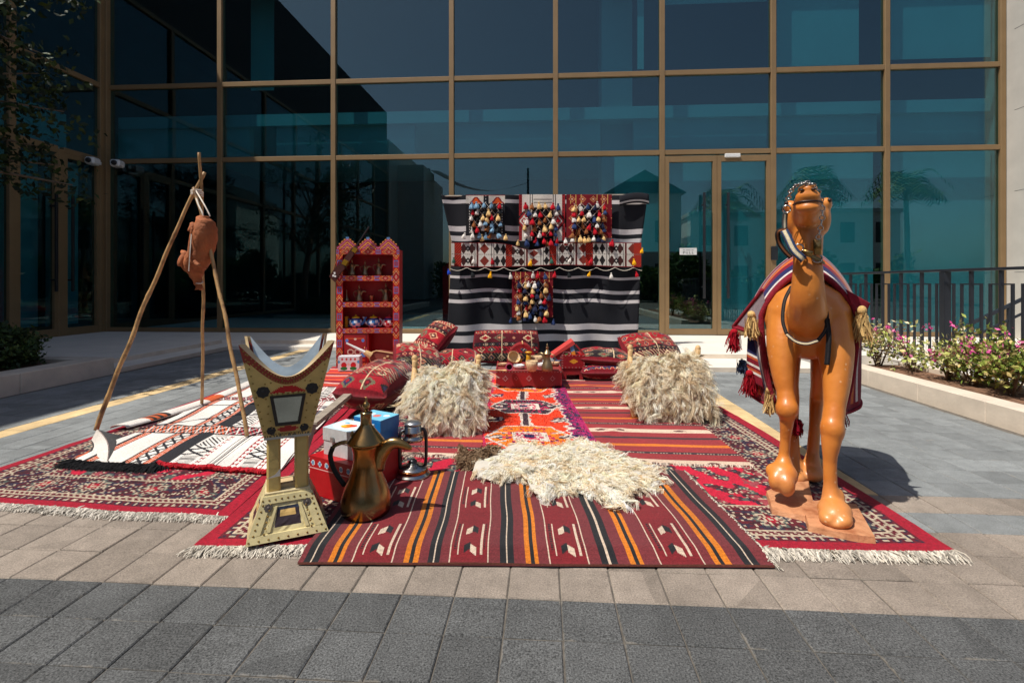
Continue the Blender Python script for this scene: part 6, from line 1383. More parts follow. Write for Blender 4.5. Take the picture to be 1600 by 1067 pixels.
# ================================================================== FLEECES
def fleece_locks(G, NC, L, seed, pal_, flow_fn, wd=0.005, lift=0.5, vel=0.45, freq=1.0, K_=20, rad=0.022):
    """locks of wool over a surface grid: strands gather towards the tip of each lock"""
    g = np.random.default_rng(seed); a, b = G.shape[:2]
    def samp(fu, fv):
        i, j = fu.astype(int), fv.astype(int); x, y = (fu-i)[:, None], (fv-j)[:, None]
        p00, p10, p11, p01 = G[i, j], G[i+1, j], G[i+1, j+1], G[i, j+1]
        n = unit(np.cross(p10-p00, p01-p00)); n = np.where(n[:, 2:3] < -0.2, -n, n)
        return p00*(1-x)*(1-y) + p10*x*(1-y) + p11*x*y + p01*(1-x)*y, n
    fu, fv = g.uniform(0, a-1.001, NC), g.uniform(0, b-1.001, NC); base, n = samp(fu, fv)
    fl = flow_fn(base, n, fu/(a-1), fv/(b-1)); fl = unit(fl + g.normal(0, vel, (NC, 3))); fl = unit(fl - n*(fl*n).sum(1, keepdims=True)*0.8)
    d = unit(fl + n*lift*g.uniform(0.3, 1.3, (NC, 1))); sd = unit(np.cross(d, n) + g.normal(0, 0.3, (NC, 3))); up = np.cross(sd, d)
    Ls = L*g.uniform(0.6, 1.3, NC); segs = 4; t = np.linspace(0, 1, segs+1)[None, :, None]
    ph, fr = g.uniform(0, 6.28, (NC, 1, 1)), freq*g.uniform(0.7, 1.5, (NC, 1, 1))
    ax = base[:, None] + d[:, None]*Ls[:, None, None]*t + np.array([0, 0, -1.0])*0.42*Ls[:, None, None]*t*t
    ax = ax + (sd[:, None]*np.sin(ph+6.28*fr*t) + up[:, None]*np.cos(ph*1.7+6.28*fr*t)*0.7)*0.26*Ls[:, None, None]*t
    cc = pick(pal_, NC, g, 0.10)
    o = (sd[:, None]*g.normal(0, rad, (NC, K_, 1)) + np.cross(n, sd)[:, None]*g.normal(0, rad, (NC, K_, 1)))                 # strand roots round the lock
    gather = (1 - 0.62*t**0.8)[:, None]
    p = ax[:, None] + o[:, :, None, :]*gather + g.normal(0, 0.0024, (NC, K_, segs+1, 3))*(0.3+t[:, None]) + (d[:, None, None]*g.normal(0, 0.12, (NC, K_, 1, 1))*Ls[:, None, None, None]*t[:, None])
    N = NC*K_; p = p.reshape(N, segs+1, 3); T = unit(np.gradient(p, axis=1)); e1 = unit(np.cross(T, unit(g.normal(size=(N, 1, 3))))); e2 = np.cross(T, e1)
    w_ = (wd*g.uniform(0.6, 1.3, (N, 1, 1)))*0.55*(1-0.7*t**2)
    V = np.stack([p + (e1*math.cos(q) + e2*math.sin(q))*w_ for q in (0, 2.094, 4.189)], 2).reshape(-1, 3)
    k = np.arange(segs)*3; f = np.concatenate([np.stack([k+q, k+(q+1) % 3, k+3+(q+1) % 3, k+3+q], -1) for q in range(3)])
    Fc = (f[None] + (np.arange(N)*(segs+1)*3)[:, None, None]).reshape(-1, 4)
    col_ = np.repeat(cc, K_, 0)*g.uniform(0.88, 1.1, (N, 1)); return (V, Fc, np.clip(np.repeat(col_, segs*3, 0), 0, 0.95))
CREAMS = [(252, 247, 236), (249, 242, 226), (246, 236, 214), (252, 248, 238), (240, 224, 194), (250, 242, 224)]
GREYS = [(250, 244, 230), (242, 230, 206), (230, 214, 184), (248, 240, 222), (206, 184, 150), (246, 236, 214)]
def dome(cx, cy, hw_x, hw_y, h, z0, rz, saddle=0.10, n1=36, n2=30, seed=0, flare=1.0):
    """fleece thrown over a saddle frame: an arch across its short side, raised at both ends"""
    g = np.random.default_rng(seed); G = np.zeros((n1+1, n2+1, 3))
    for i, u in enumerate(np.linspace(-1, 1, n1+1)):
        for j, v in enumerate(np.linspace(-1, 1, n2+1)):
            a = v*math.pi*0.5*(1.02-0.20*abs(u)**4-0.06*math.sin(5*u+seed)); y = hw_y*math.sin(a)*(1+0.12*flare*abs(v)**3); z = z0 + (h + saddle*(u*u-0.35) + 0.04*u)*max(math.cos(a), 0)**0.7*(1-0.30*abs(u)**5)
            x = hw_x*u*(1+0.05*math.sin(3*v+seed)); G[i, j] = (x, y, z + 0.012*math.sin(7*u+3*v+seed))
    c, s = math.cos(rz), math.sin(rz); X = G[..., 0]*c - G[..., 1]*s + cx; Y = G[..., 0]*s + G[..., 1]*c + cy
    return np.stack([X, Y, G[..., 2]], 2)
def saddle(name, label, lat, d, rz, hx, hy, h, seed, pal_, z0, legs):
    p = C(lat, d); t = thing(name, label, "saddle", (p[0], p[1], 0.03), rz)
    G = dome(p[0], p[1], hx, hy, h+0.02, z0, rz, 0.07, seed=seed)
    ex, ey = np.array([math.cos(rz), math.sin(rz), 0]), np.array([-math.sin(rz), math.cos(rz), 0])
    for u in (-1.07, 1.05):
        for s in (-1, 1):
            a = p*1 + ex*hx*u + ey*s*hy*0.82 + [0, 0, 0.03]; b = p + ex*hx*u*0.97 - ey*s*hy*0.10 + [0, 0, h+z0+0.075]
            mk("leg", tube([a, a*.45+b*.55, b], [0.028, 0.026, 0.018], 9), M['wood'], t, smooth=True)
        mk("end_board", bar(p + ex*hx*u - ey*hy*0.62 + [0, 0, 0.13], p + ex*hx*u + ey*hy*0.62 + [0, 0, 0.13], 0.03, 0.09), M['wood'], t)
        mk("peg", xf(sphere((0, 0, 0), (0.024, 0.024, 0.030), 10, 8), tuple(p + ex*hx*u*0.98 + [0, 0, h+z0+0.085])), M['wood'], t, smooth=True)
    hide = mk("hide", closed_sheet(G, (0, 0, 1), 0.01, np.zeros((G.shape[0]-1, G.shape[1]-1, 3)) + S(206, 188, 156)), M['fur'], t, smooth=True)
    def flow(b, n, u, v):
        dn = np.array([0, 0, -1.0]) - n*(n*np.array([0, 0, -1.0])).sum(1, keepdims=True); k = np.clip(np.linalg.norm(dn, axis=1, keepdims=True), 0.0, 1)
        out = np.sign(u-0.5)[:, None]*ex*(0.25+0.5*np.abs(u-0.5)[:, None]*2); return dn + out*0.6 + (-ey)*(1-k)*0.7
    V = fleece_locks(G, 1250, 0.12, seed, pal_, flow, 0.0038, 0.36, freq=1.5, K_=15, rad=0.014)
    mk("wool", V, M['fur'], t, kind="stuff")
    return t
saddle("camel_saddle", "wooden camel saddle under creamy long fleece, left of the orange rug", -0.50, 3.84, A+R(4), 0.235, 0.25, 0.37, 81, CREAMS, 0.07, 1)
saddle("camel_saddle", "wooden camel saddle under greyish long fleece, right of the orange rug", 1.28, 4.20, A+R(-4), 0.27, 0.28, 0.40, 82, GREYS, 0.07, 1)

# fleece lying flat in front
fp = [(738, 742), (752, 716), (780, 708), (806, 694), (838, 706), (872, 701), (892, 692), (920, 690), (944, 700), (948, 712), (975, 716), (1000, 722), (1012, 736), (1030, 746), (1026, 760), (1006, 762), (990, 772), (974, 790), (952, 794), (936, 778), (905, 768), (880, 766), (850, 776), (830, 768), (818, 752), (790, 748), (765, 750)]
fp = np.array([P(x, y, 0.045)[:2] for x, y in fp]); cen2 = fp.mean(0)
nr, na = 14, len(fp)*3
ring = spline(np.vstack([np.c_[fp, np.zeros(len(fp))], [*fp[0], 0]]), na+1)[:, :2]
Gs = np.zeros((nr+1, na+1, 3))
for k in range(nr+1):
    f = k/nr; q = cen2 + (ring-cen2)*max(f, 0.02); Gs[k, :, :2] = q; Gs[k, :, 2] = 0.05 + 0.035*(1-f**3) + 0.010*np.sin(q[:, 0]*13)*np.cos(q[:, 1]*11) + wr(q[:, 0], q[:, 1]) + (0.02*np.clip(np.sin(np.arange(na+1)*0.55), 0, 1) if k == nr else 0)
sk = thing("sheepskin", "cream sheepskin with brown corner lying flat across the two kilims", "sheepskin", (*cen2, 0.04))
mk("hide", closed_sheet(Gs, (0, 0, 1), 0.008, np.zeros((nr, na, 3)) + S(226, 220, 208), S(226, 220, 208)), M['fur'], sk, smooth=True)
def flow2(b, n, u, v):
    o = b - np.append(cen2, 0); o[:, 2] = 0; return unit(o)*0.7 + unit(C(0.9, -0.8)-C(0, 0))*0.8
g = np.random.default_rng(83); Vf = fleece_locks(Gs, 1400, 0.066, 84, CREAMS, flow2, 0.0034, 0.28, freq=1.3, vel=0.8, K_=13, rad=0.013)
# brown head end at the far left
latv = Vf[0].reshape(1400*13, -1, 3).mean(1); lt = latv[:, 0]*CA + latv[:, 1]*SA; dd = -latv[:, 0]*SA + latv[:, 1]*CA
cc = Vf[2].copy(); m = np.repeat((lt < -0.12) & (dd > 3.05), 12); cc[m] = cc[m]*0+pick([(112, 84, 62), (90, 66, 48), (136, 106, 80)], m.sum(), g)
mk("wool", (Vf[0], Vf[1], cc), M['fur'], sk, kind="stuff")
rgb = np.array([[P(726+50*u, 706+16*v+5*math.sin(u*5), 0.05)+[0, 0, 0.03*math.sin(v*3.1)] for v in np.linspace(0, 1, 9)] for u in np.linspace(0, 1, 13)])
mk("brown_flap", closed_sheet(rgb, (0, 0, 1), 0.008, np.zeros((12, 8, 3)) + S(96, 72, 54)), M['fur'], sk, smooth=True)
mk("brown_wool", fleece_locks(rgb, 200, 0.06, 86, [(150, 124, 98), (120, 94, 72), (176, 150, 122)], lambda b, n, u, v: np.tile(C(-0.9, -0.3)-C(0, 0), (len(b), 1)), 0.006, 0.5, K_=12), M['fur'], sk, kind="stuff")

# ================================================================== CAMEL STATUE
CT = 462.0/F; cth = math.atan(CT); KC, KS = math.cos(cth), math.sin(cth)
CROT = A - cth                                       # local +y looks away along the sight line, +x to the right of it
c0 = C(KS*2.95, KC*2.95); camel = thing("camel_statue", "life-like orange brown camel statue striding on a base plate", "statue", (c0[0], c0[1], 0.02), CROT)
def cl_(x, y, z): return np.array([x, y-2.95, z-0.02])     # design coordinates: y = range from the viewer
def loft(st, n=16):
    """st: list of (x,y,z,rx,rt); rings across the path, rx along local x, rt across"""
    P_ = np.array([cl_(*s[:3]) for s in st]); k = max(18, len(st)*6); c = spline(P_, k); rr_ = np.array([s[3:5] for s in st]); ti = np.linspace(0, len(st)-1, k)
    rx = np.interp(ti, np.arange(len(st)), rr_[:, 0]); rt = np.interp(ti, np.arange(len(st)), rr_[:, 1]); T = unit(np.gradient(c, axis=0)); V = []
    for i in range(k):
        X = unit(np.array([1, 0, 0]) - T[i]*T[i][0]); N_ = np.cross(T[i], X)
        for q in range(n): a = q*2*math.pi/n; V.append(c[i] + X*rx[i]*math.cos(a) + N_*rt[i]*math.sin(a))
    Fc = [(i*n+q, i*n+(q+1) % n, (i+1)*n+(q+1) % n, (i+1)*n+q) for i in range(k-1) for q in range(n)] + [tuple(range(n-1, -1, -1)), tuple(range((k-1)*n, k*n))]
    return (np.array(V), Fc)
def blob(x, y, z, r): return sphere(cl_(x, y, z), r, 16, 12)
parts = [
    loft([(0, 2.80, .90, .07, .08), (0, 2.85, .905, .16, .165), (0, 2.94, .91, .198, .20), (0, 3.10, .925, .20, .205), (0, 3.25, .93, .195, .20), (0, 3.38, .92, .165, .18), (0, 3.46, .91, .09, .10)]),
    blob(0, 3.15, 1.10, (.115, .16, .15)),
    loft([(0, 2.96, .93, .11, .13), (0, 2.83, .94, .098, .105), (0, 2.73, 1.01, .078, .085), (0, 2.69, 1.11, .066, .07), (0, 2.69, 1.20, .060, .064), (0, 2.695, 1.29, .062, .070), (0, 2.73, 1.39, .066, .074)]),
    loft([(0, 2.83, 1.425, .05, .055), (0, 2.77, 1.43, .076, .075), (0, 2.70, 1.43, .072, .08), (0, 2.62, 1.437, .060, .074), (0, 2.55, 1.452, .056, .062), (0, 2.51, 1.457, .047, .045)]),
    blob(0, 2.510, 1.478, (.050, .034, .024)), blob(0, 2.513, 1.427, (.048, .034, .026)), blob(0, 2.53, 1.508, (.040, .052, .024)), blob(-.02, 2.512, 1.466, (.028, .027, .020)), blob(.02, 2.512, 1.466, (.028, .027, .020)),
    blob(-.074, 2.72, 1.465, (.024, .045, .032)), blob(.074, 2.72, 1.465, (.024, .045, .032)), blob(.062, 2.72, 1.40, (.032, .055, .075)), blob(-.058, 2.72, 1.40, (.03, .055, .07)),
    loft([(-.072, 2.80, 1.46, .018, .02), (-.088, 2.84, 1.475, .016, .02), (-.098, 2.88, 1.482, .006, .01)]), loft([(.072, 2.80, 1.46, .018, .02), (.088, 2.84, 1.475, .016, .02), (.098, 2.88, 1.482, .006, .01)]),
    # front legs
    loft([(.10, 2.93, .92, .085, .11), (.115, 2.87, .78, .080, .10), (.118, 2.82, .66, .062, .075), (.108, 2.77, .53, .046, .052), (.098, 2.735, .435, .048, .052), (.092, 2.72, .365, .040, .044), (.088, 2.715, .29, .029, .031), (.090, 2.715, .18, .029, .031), (.094, 2.705, .105, .044, .048), (.098, 2.68, .06, .055, .06)]),
    blob(.098, 2.73, .43, (.052, .056, .068)),
    blob(.104, 2.66, .085, (.070, .085, .048)), blob(.076, 2.610, .070, (.038, .058, .034)), blob(.133, 2.615, .070, (.038, .058, .034)), blob(.104, 2.60, .058, (.05, .05, .022)), blob(.104, 2.73, .12, (.045, .04, .05)),
    loft([(-.10, 2.93, .92, .085, .11), (-.108, 2.87, .78, .076, .10), (-.105, 2.82, .66, .055, .072), (-.094, 2.785, .57, .040, .046), (-.086, 2.765, .50, .046, .05), (-.088, 2.77, .43, .032, .035), (-.094, 2.785, .34, .024, .027), (-.099, 2.79, .26, .026, .029), (-.102, 2.775, .20, .05, .052)]),
    blob(-.086, 2.755, .495, (.052, .053, .058)),
    blob(-.106, 2.755, .175, (.070, .062, .060)), blob(-.086, 2.714, .142, (.038, .046, .056)), blob(-.130, 2.718, .150, (.036, .044, .052)), blob(-.15, 2.75, .185, (.03, .03, .035)),
    # hind legs
    loft([(-.09, 3.34, .88, .085, .13), (-.095, 3.30, .68, .065, .10), (-.085, 3.30, .52, .042, .055), (-.075, 3.33, .43, .036, .045), (-.070, 3.28, .30, .027, .03), (-.062, 3.20, .14, .028, .03), (-.056, 3.15, .05, .05, .06)]),
    loft([(.09, 3.34, .88, .085, .13), (.075, 3.32, .68, .065, .10), (.055, 3.33, .52, .042, .055), (.045, 3.36, .43, .038, .046), (.035, 3.30, .30, .030, .033), (.025, 3.25, .16, .032, .034), (.02, 3.21, .09, .05, .06)]),
    blob(.02, 3.19, .065, (.062, .08, .045)), blob(-.056, 3.13, .05, (.055, .07, .035)),
]
src = mesh_data("body_source", *join(*parts), None)
tmp = bpy.data.objects.new("body_source", src); col.objects.link(tmp)
rmod = tmp.modifiers.new("r", 'REMESH'); rmod.mode = 'VOXEL'; rmod.voxel_size = 0.0088; rmod.use_smooth_shade = True
sm = tmp.modifiers.new("s", 'SMOOTH'); sm.factor = 0.5; sm.iterations = 4
dg = bpy.context.evaluated_depsgraph_get(); body_me = bpy.data.meshes.new_from_object(tmp.evaluated_get(dg)); bpy.data.objects.remove(tmp); bpy.data.meshes.remove(src)
body_me.name = "body"
nv_ = len(body_me.vertices); bco = np.empty(nv_*3, np.float32); body_me.vertices.foreach_get("co", bco); bco = bco.reshape(-1, 3)
# camel paint: glossy orange brown, paler worn lower legs (paint worn off near the ground), lacquer streaks
def camel_mat():
    m, nt, b = _mat("lacquered_camel_paint"); tc = nt.nodes.new("ShaderNodeTexCoord")
    sep = nt.nodes.new("ShaderNodeSeparateXYZ"); nt.links.new(tc.outputs["Object"], sep.inputs[0])
    n1 = nt.nodes.new("ShaderNodeTexNoise"); n1.inputs["Scale"].default_value = 7; n1.inputs["Detail"].default_value = 7; nt.links.new(tc.outputs["Object"], n1.inputs["Vector"])
    rp = nt.nodes.new("ShaderNodeValToRGB"); e = rp.color_ramp.elements; e[0].position, e[1].position = 0.32, 0.7; e[0].color = (*S(200, 116, 44), 1); e[1].color = (*S(216, 136, 58), 1); nt.links.new(n1.outputs["Fac"], rp.inputs[0])
    ad = nt.nodes.new("ShaderNodeMath"); ad.operation = 'MULTIPLY_ADD'; nt.links.new(n1.outputs["Fac"], ad.inputs[0]); ad.inputs[1].default_value = 0.35; nt.links.new(sep.outputs["Z"], ad.inputs[2])
    mr = nt.nodes.new("ShaderNodeMapRange"); mr.inputs[1].default_value, mr.inputs[2].default_value, mr.inputs[3].default_value, mr.inputs[4].default_value = 0.22, 0.38, 0.7, 0.0; nt.links.new(ad.outputs[0], mr.inputs[0])
    mx = nt.nodes.new("ShaderNodeMix"); mx.data_type = 'RGBA'; nt.links.new(mr.outputs[0], mx.inputs["Factor"]); nt.links.new(rp.outputs[0], mx.inputs[6]); mx.inputs[7].default_value = (*S(204, 142, 92), 1)
    sp = nt.nodes.new("ShaderNodeTexVoronoi"); sp.inputs["Scale"].default_value = 26; nt.links.new(tc.outputs["Object"], sp.inputs["Vector"])
    ms = nt.nodes.new("ShaderNodeMapRange"); ms.inputs[1].default_value, ms.inputs[2].default_value, ms.inputs[3].default_value, ms.inputs[4].default_value = 0.10, 0.17, 0.6, 0.0; nt.links.new(sp.outputs["Distance"], ms.inputs[0])
    n4 = nt.nodes.new("ShaderNodeTexNoise"); n4.inputs["Scale"].default_value = 5; nt.links.new(tc.outputs["Object"], n4.inputs["Vector"]); m4 = nt.nodes.new("ShaderNodeMapRange"); m4.inputs[1].default_value, m4.inputs[2].default_value, m4.inputs[3].default_value, m4.inputs[4].default_value = 0.50, 0.6, 0, 1; nt.links.new(n4.outputs["Fac"], m4.inputs[0])
    mu = nt.nodes.new("ShaderNodeMath"); mu.operation = 'MULTIPLY'; nt.links.new(ms.outputs[0], mu.inputs[0]); nt.links.new(m4.outputs[0], mu.inputs[1])
    m2 = nt.nodes.new("ShaderNodeMix"); m2.data_type = 'RGBA'; nt.links.new(mu.outputs[0], m2.inputs["Factor"]); nt.links.new(mx.outputs[2], m2.inputs[6]); m2.inputs[7].default_value = (*S(226, 190, 150), 1)
    nt.links.new(m2.outputs[2], b.inputs["Base Color"]); b.inputs["Roughness"].default_value = 0.44; b.inputs["Coat Weight"].default_value = 0.28; b.inputs["Coat Roughness"].default_value = 0.22
    n2 = nt.nodes.new("ShaderNodeTexNoise"); n2.inputs["Scale"].default_value = 18; n2.inputs["Detail"].default_value = 7; nt.links.new(tc.outputs["Object"], n2.inputs["Vector"])
    bp = nt.nodes.new("ShaderNodeBump"); bp.inputs["Strength"].default_value = 0.24; bp.inputs["Distance"].default_value = 0.012; nt.links.new(n2.outputs["Fac"], bp.inputs["Height"]); nt.links.new(bp.outputs[0], b.inputs["Normal"]); nt.links.new(bp.outputs[0], b.inputs["Coat Normal"])
    return m
M['camel'] = camel_mat(); body_me.materials.clear(); body_me.materials.append(M['camel']); body = link("body", body_me, camel)
body_me.polygons.foreach_set("use_smooth", np.ones(len(body_me.polygons), bool))
def K(name, VF, m, parent=camel, **k): return mk(name, VF, m, parent, world=False, smooth=True, **k)
M['dark'] = mat("dark_umber", S(46, 24, 14), 0.5)
K("mouth", tube(spline([cl_(-.058, 2.545, 1.448), cl_(-.034, 2.497, 1.452), cl_(0, 2.486, 1.453), cl_(.034, 2.497, 1.452), cl_(.058, 2.545, 1.448)], 18), [0.002]+[0.0045]*16+[0.002], 6), M['dark'])
for s in (-1, 1):
    K("nostril", sphere(cl_(s*.022, 2.485, 1.502), (.011, .008, .005), 10, 6), M['dark'])
    K("eye", sphere(cl_(s*.086, 2.69, 1.478), (.010, .015, .010), 12, 8), M['dark'])
# base plates
M['base'] = mat("worn_fibreglass_base", S(200, 142, 102), 0.5, 0, 0.14, 14, 0.9, 24, c2=S(160, 100, 66), c2pos=(0.46, 0.7))
def plate_px(px, z0, z1, name):
    q = [P(x, y, z1) for x, y in px]; Vt = to_local(np.array(q), camel); n = len(q); g = np.random.default_rng(len(px))
    top_ = Vt.copy(); top_[:, 2] = z1-0.02 + g.normal(0, 0.003, n); bt = Vt.copy(); bt[:, 2] = z0-0.02; c_ = Vt[:, :2].mean(0); bt[:, :2] = c_ + (bt[:, :2]-c_)*1.03
    cc = np.append(c_, z1-0.02+0.012)
    Vv = np.vstack([top_, bt, cc]); Fc = [(i, (i+1) % n, 2*n) for i in range(n)] + [(n+i, n+(i+1) % n, (i+1) % n, i) for i in range(n)] + [tuple(range(2*n-1, n-1, -1))]
    return mk(name, (Vv, Fc), M['base'], camel, world=False)
plate_px([(1258, 800), (1264, 820), (1300, 828), (1340, 836), (1367, 838), (1352, 812), (1338, 788), (1322, 786), (1296, 780), (1268, 782)], 0.018, 0.045, "base_plate")
plate_px([(1198, 766), (1207, 795), (1232, 800), (1258, 806), (1272, 790), (1266, 764), (1262, 742), (1246, 738), (1226, 752)], 0.018, 0.040, "base_plate")

# blanket draped over the back -----------------------------------------
bv_ = bco  # body vertices, local
STR = [(122, 16, 40), (122, 16, 40), (204, 194, 188), (34, 36, 84), (34, 36, 84), (122, 16, 40), (122, 16, 40), (190, 96, 44), (122, 16, 40), (204, 194, 188), (122, 16, 40), (110, 14, 38), (122, 16, 40), (30, 32, 72)]
nu, nv2 = 90, 80
Gk = np.zeros((nu+1, nv2+1, 3))
for i, u in enumerate(np.linspace(-1, 1, nu+1)):        # -1 left hem .. +1 right hem
    for j, v in enumerate(np.linspace(0, 1, nv2+1)):    # 0 front .. 1 rear
        au = abs(u); s = 1 if u >= 0 else -1
        a = min(au/0.42, 1.0)*math.pi*0.5
        top_z = np.interp(v, [0, .25, .6, 1], [1.165, 1.27, 1.30, 1.18]); rx = np.interp(v, [0, .18, .5, 1], [0.212, 0.270, 0.305, 0.25] if u < 0 else [0.212, 0.232, 0.25, 0.22])
        yv = 2.99 + 0.53*v
        yv -= 0.06*math.sin(a)*(1-v)
        if au <= 0.42: q = au/0.42; x = s*rx*(0.55*q + 0.45*math.sin(a)); z = 0.93 + (top_z-0.93)*(0.5*(1-q**1.3) + 0.5*math.cos(a))
        else:
            f = (au-0.42)/0.58; x = s*(rx*(1 - np.interp(v, [0, .3, 1], [.30, .10, .06])*f**1.3) + 0.014*math.sin(v*14+f*3)*f); z = 0.93 - 0.45*f - 0.03*math.sin(v*9)*f
        x += s*0.004*math.sin(v*22)*au
        Gk[i, j] = cl_(x, yv, z)
cc = np.zeros((nu, nv2, 3)); jj = np.arange(nv2)
for i in range(nu):
    seq = (jj*len(STR)*5//(2*nv2)) % len(STR); cc[i] = lin(np.array(STR))[seq]
cc[:, :4] = S(128, 14, 36); cc[:2] = cc[-2:] = S(120, 14, 34)
bl = thing("camel_blanket", "dark red, navy and white striped blanket with tassels draped over the camel", "blanket", (c0[0], c0[1], 0.5), CROT)
def KB_(name, VF, m, **k):
    V = np.asarray(VF[0], float) - np.array([0, 0, 0.48]); return mk(name, (V,)+tuple(VF[1:]), m, bl, world=False, **k)
Nn = np.zeros_like(Gk); Nn[1:-1] = np.cross(Gk[2:]-Gk[:-2], np.gradient(Gk, axis=1)[1:-1]); Nn[0], Nn[-1] = Nn[1], Nn[-2]; Nn = unit(Nn); Nn = np.where((Nn*np.array([0, 0, 1.0])).sum(2, keepdims=True)[nu//2, nv2//2] < 0, -Nn, Nn)
KB_("weave", closed_sheet(Gk, Nn, 0.008, cc, S(108, 98, 98)), M['textile'], smooth=True)
M['redpipe'] = mat("maroon_wool_piping", S(128, 12, 34), 0.95, 0, 0.25, 70, 0.6, 140)
KB_("piping", tube(Gk[:, 0], 0.013, 8), M['redpipe'], smooth=True)
KB_("piping", tube(Gk[0, :], 0.009, 8), M['redpipe'], smooth=True); KB_("piping", tube(Gk[-1, :], 0.009, 8), M['redpipe'], smooth=True)
# turned-out front flap on the left
def pxl(px, py, y):      # local point seen at a pixel, at range y
    t = (px-CX)/F; dlat, dd_ = t, 1.0; k = y/(KS*dlat + KC*dd_); lat, d_ = dlat*k, dd_*k
    x = lat*KC - d_*KS; return cl_(x, y, H - (py-HY)/F*d_)
fl = np.array([[pxl(*(np.array([1192, 452])*(1-u)*(1-v) + np.array([1198, 490])*(1-u)*v + np.array([1145, 511])*u*(1-v) + np.array([1188, 524])*u*v), 2.93+0.10*u*(1-v)) for v in np.linspace(0, 1, 25)] for u in np.linspace(0, 1, 25)])
fcc = np.zeros((24, 24, 3)); seq = lin(np.array(STR))[(np.arange(24)*14//24) % len(STR)]
fcc[:] = seq[None]; fcc[:, 2:16] = S(140, 126, 132); fcc[:, 16:] = S(128, 14, 36); fcc[:, :2] = S(128, 14, 36); fcc[-2:] = S(128, 14, 36)
KB_("front_flap", closed_sheet(fl, (0, -1, 0), 0.008, fcc, S(110, 60, 66)), M['textile'], smooth=True)
KB_("piping", tube(fl[:, 0], 0.009, 8), M['redpipe'], smooth=True); KB_("piping", tube(fl[-1, :], 0.009, 8), M['redpipe'], smooth=True)
low = np.array([[pxl(*(np.array([1168, 528])*(1-u)*(1-v) + np.array([1165, 592])*(1-u)*v + np.array([1205, 545])*u*(1-v) + np.array([1213, 618])*u*v), 2.98+0.06*(1-u)) for v in np.linspace(0, 1, 19)] for u in np.linspace(0, 1, 19)])
lcc = np.zeros((18, 18, 3)) + S(32, 34, 82); lcc[:, 8:] = S(128, 16, 38)
for k, cn in ((6, (226, 220, 214)), (7, (196, 90, 44)), (10, (220, 214, 206)), (12, (184, 86, 44)), (13, (220, 214, 206))): lcc[:, k] = S(*cn)
KB_("side_fall", closed_sheet(low, (0, -1, 0), 0.008, lcc, S(110, 60, 66)), M['textile'], smooth=True)
rfl = np.array([[pxl(*(np.array([1322, 452])*(1-u)*(1-v) + np.array([1334, 490])*(1-u)*v + np.array([1360, 474])*u*(1-v) + np.array([1352, 492])*u*v), 2.92+0.05*u) for v in np.linspace(0, 1, 13)] for u in np.linspace(0, 1, 13)])
rcc = np.zeros((12, 12, 3)) + S(130, 16, 38); rcc[:, 8:] = S(34, 36, 82)
KB_("front_flap", closed_sheet(rfl, (0, -1, 0), 0.008, rcc, S(110, 60, 66)), M['textile'], smooth=True)
def big_tassel(px, py, y, L, c, seed):
    g = np.random.default_rng(seed); top_ = pxl(px, py, y); N = 150
    b = top_ + g.normal(0, 0.010, (N, 3)); a = g.uniform(0, 6.28, N); r = np.sqrt(g.uniform(0, 1, N))*0.42
    d = unit(np.stack([r*np.cos(a), r*np.sin(a), -np.ones(N)], 1)); V = ribbons(b-[0, 0, L*0.25], d, unit(g.normal(size=(N, 3))), L*0.75*g.uniform(.8, 1.15, N), 0.008, 4, pick([c, tuple(int(q*0.8) for q in c)], N, g), curl_amp=0.08, taper=0.3, phase_rng=g)
    kn = colr(sphere(top_-[0, 0, L*0.14], (0.020, 0.020, L*0.15), 12, 8), S(*c)); bod = colr(lathe([(0.012, -0.0), (0.02, -L*0.2), (0.028, -L*0.5)], 12), S(*c)*0.8); bod = (bod[0]+(top_-[0, 0, L*0.26]), bod[1], bod[2])
    KB_("tassel", join(V, kn, bod), M['yarn'])
CRT, RDT = (206, 170, 112), (168, 18, 36)
for a_ in ((1174, 486, 2.86, 0.13, CRT, 1), (1147, 514, 2.99, 0.11, RDT, 2), (1171, 578, 3.02, 0.13, RDT, 3), (1203, 604, 2.94, 0.13, CRT, 4), (1160, 562, 3.04, 0.07, (60, 74, 104), 5), (1347, 478, 2.90, 0.16, CRT, 6), (1310, 624, 2.96, 0.13, (140, 16, 40), 7), (1247, 655, 3.2, 0.08, (140, 16, 40), 8)): big_tassel(*a_)

# halter, chain and lead -----------------------------------------------
hl_ = thing("halter", "chain and webbing halter with lead strap hung on the camel's head and chest", "halter", (c0[0], c0[1], 0.5), CROT)
def KH(name, VF, m): 
    V = np.asarray(VF[0], float) - np.array([0, 0, 0.48]); return mk(name, (V,)+tuple(VF[1:]), m, hl_, world=False, smooth=True)
def ringm(c, r, w_, ax=(0, 1, 0)):
    c = np.asarray(c); ax = np.asarray(ax, float)/np.linalg.norm(ax); e1 = np.cross(ax, [0.3, 0.2, 1]); e1 /= np.linalg.norm(e1); e2 = np.cross(ax, e1)
    return tube([c + r*(math.cos(a)*e1 + math.sin(a)*e2) for a in np.linspace(0, 2*math.pi, 20)], w_, 7)
KH("ring", ringm(pxl(1229, 327, 2.60), 0.017, 0.0035), M['chrome']); KH("ring", ringm(pxl(1248, 388, 2.60), 0.018, 0.0035), M['chrome']); KH("ring", ringm(pxl(1277, 404, 2.62), 0.018, 0.0035), M['chrome'])
chain = [pxl(1231, 312, 2.55), pxl(1236, 298, 2.51), pxl(1246, 289, 2.495), pxl(1258, 286, 2.49), pxl(1270, 289, 2.495), pxl(1279, 302, 2.52), pxl(1284, 318, 2.545), pxl(1285, 336, 2.565), pxl(1282, 356, 2.58), pxl(1278, 374, 2.59)]
cs = spline(chain, 24)
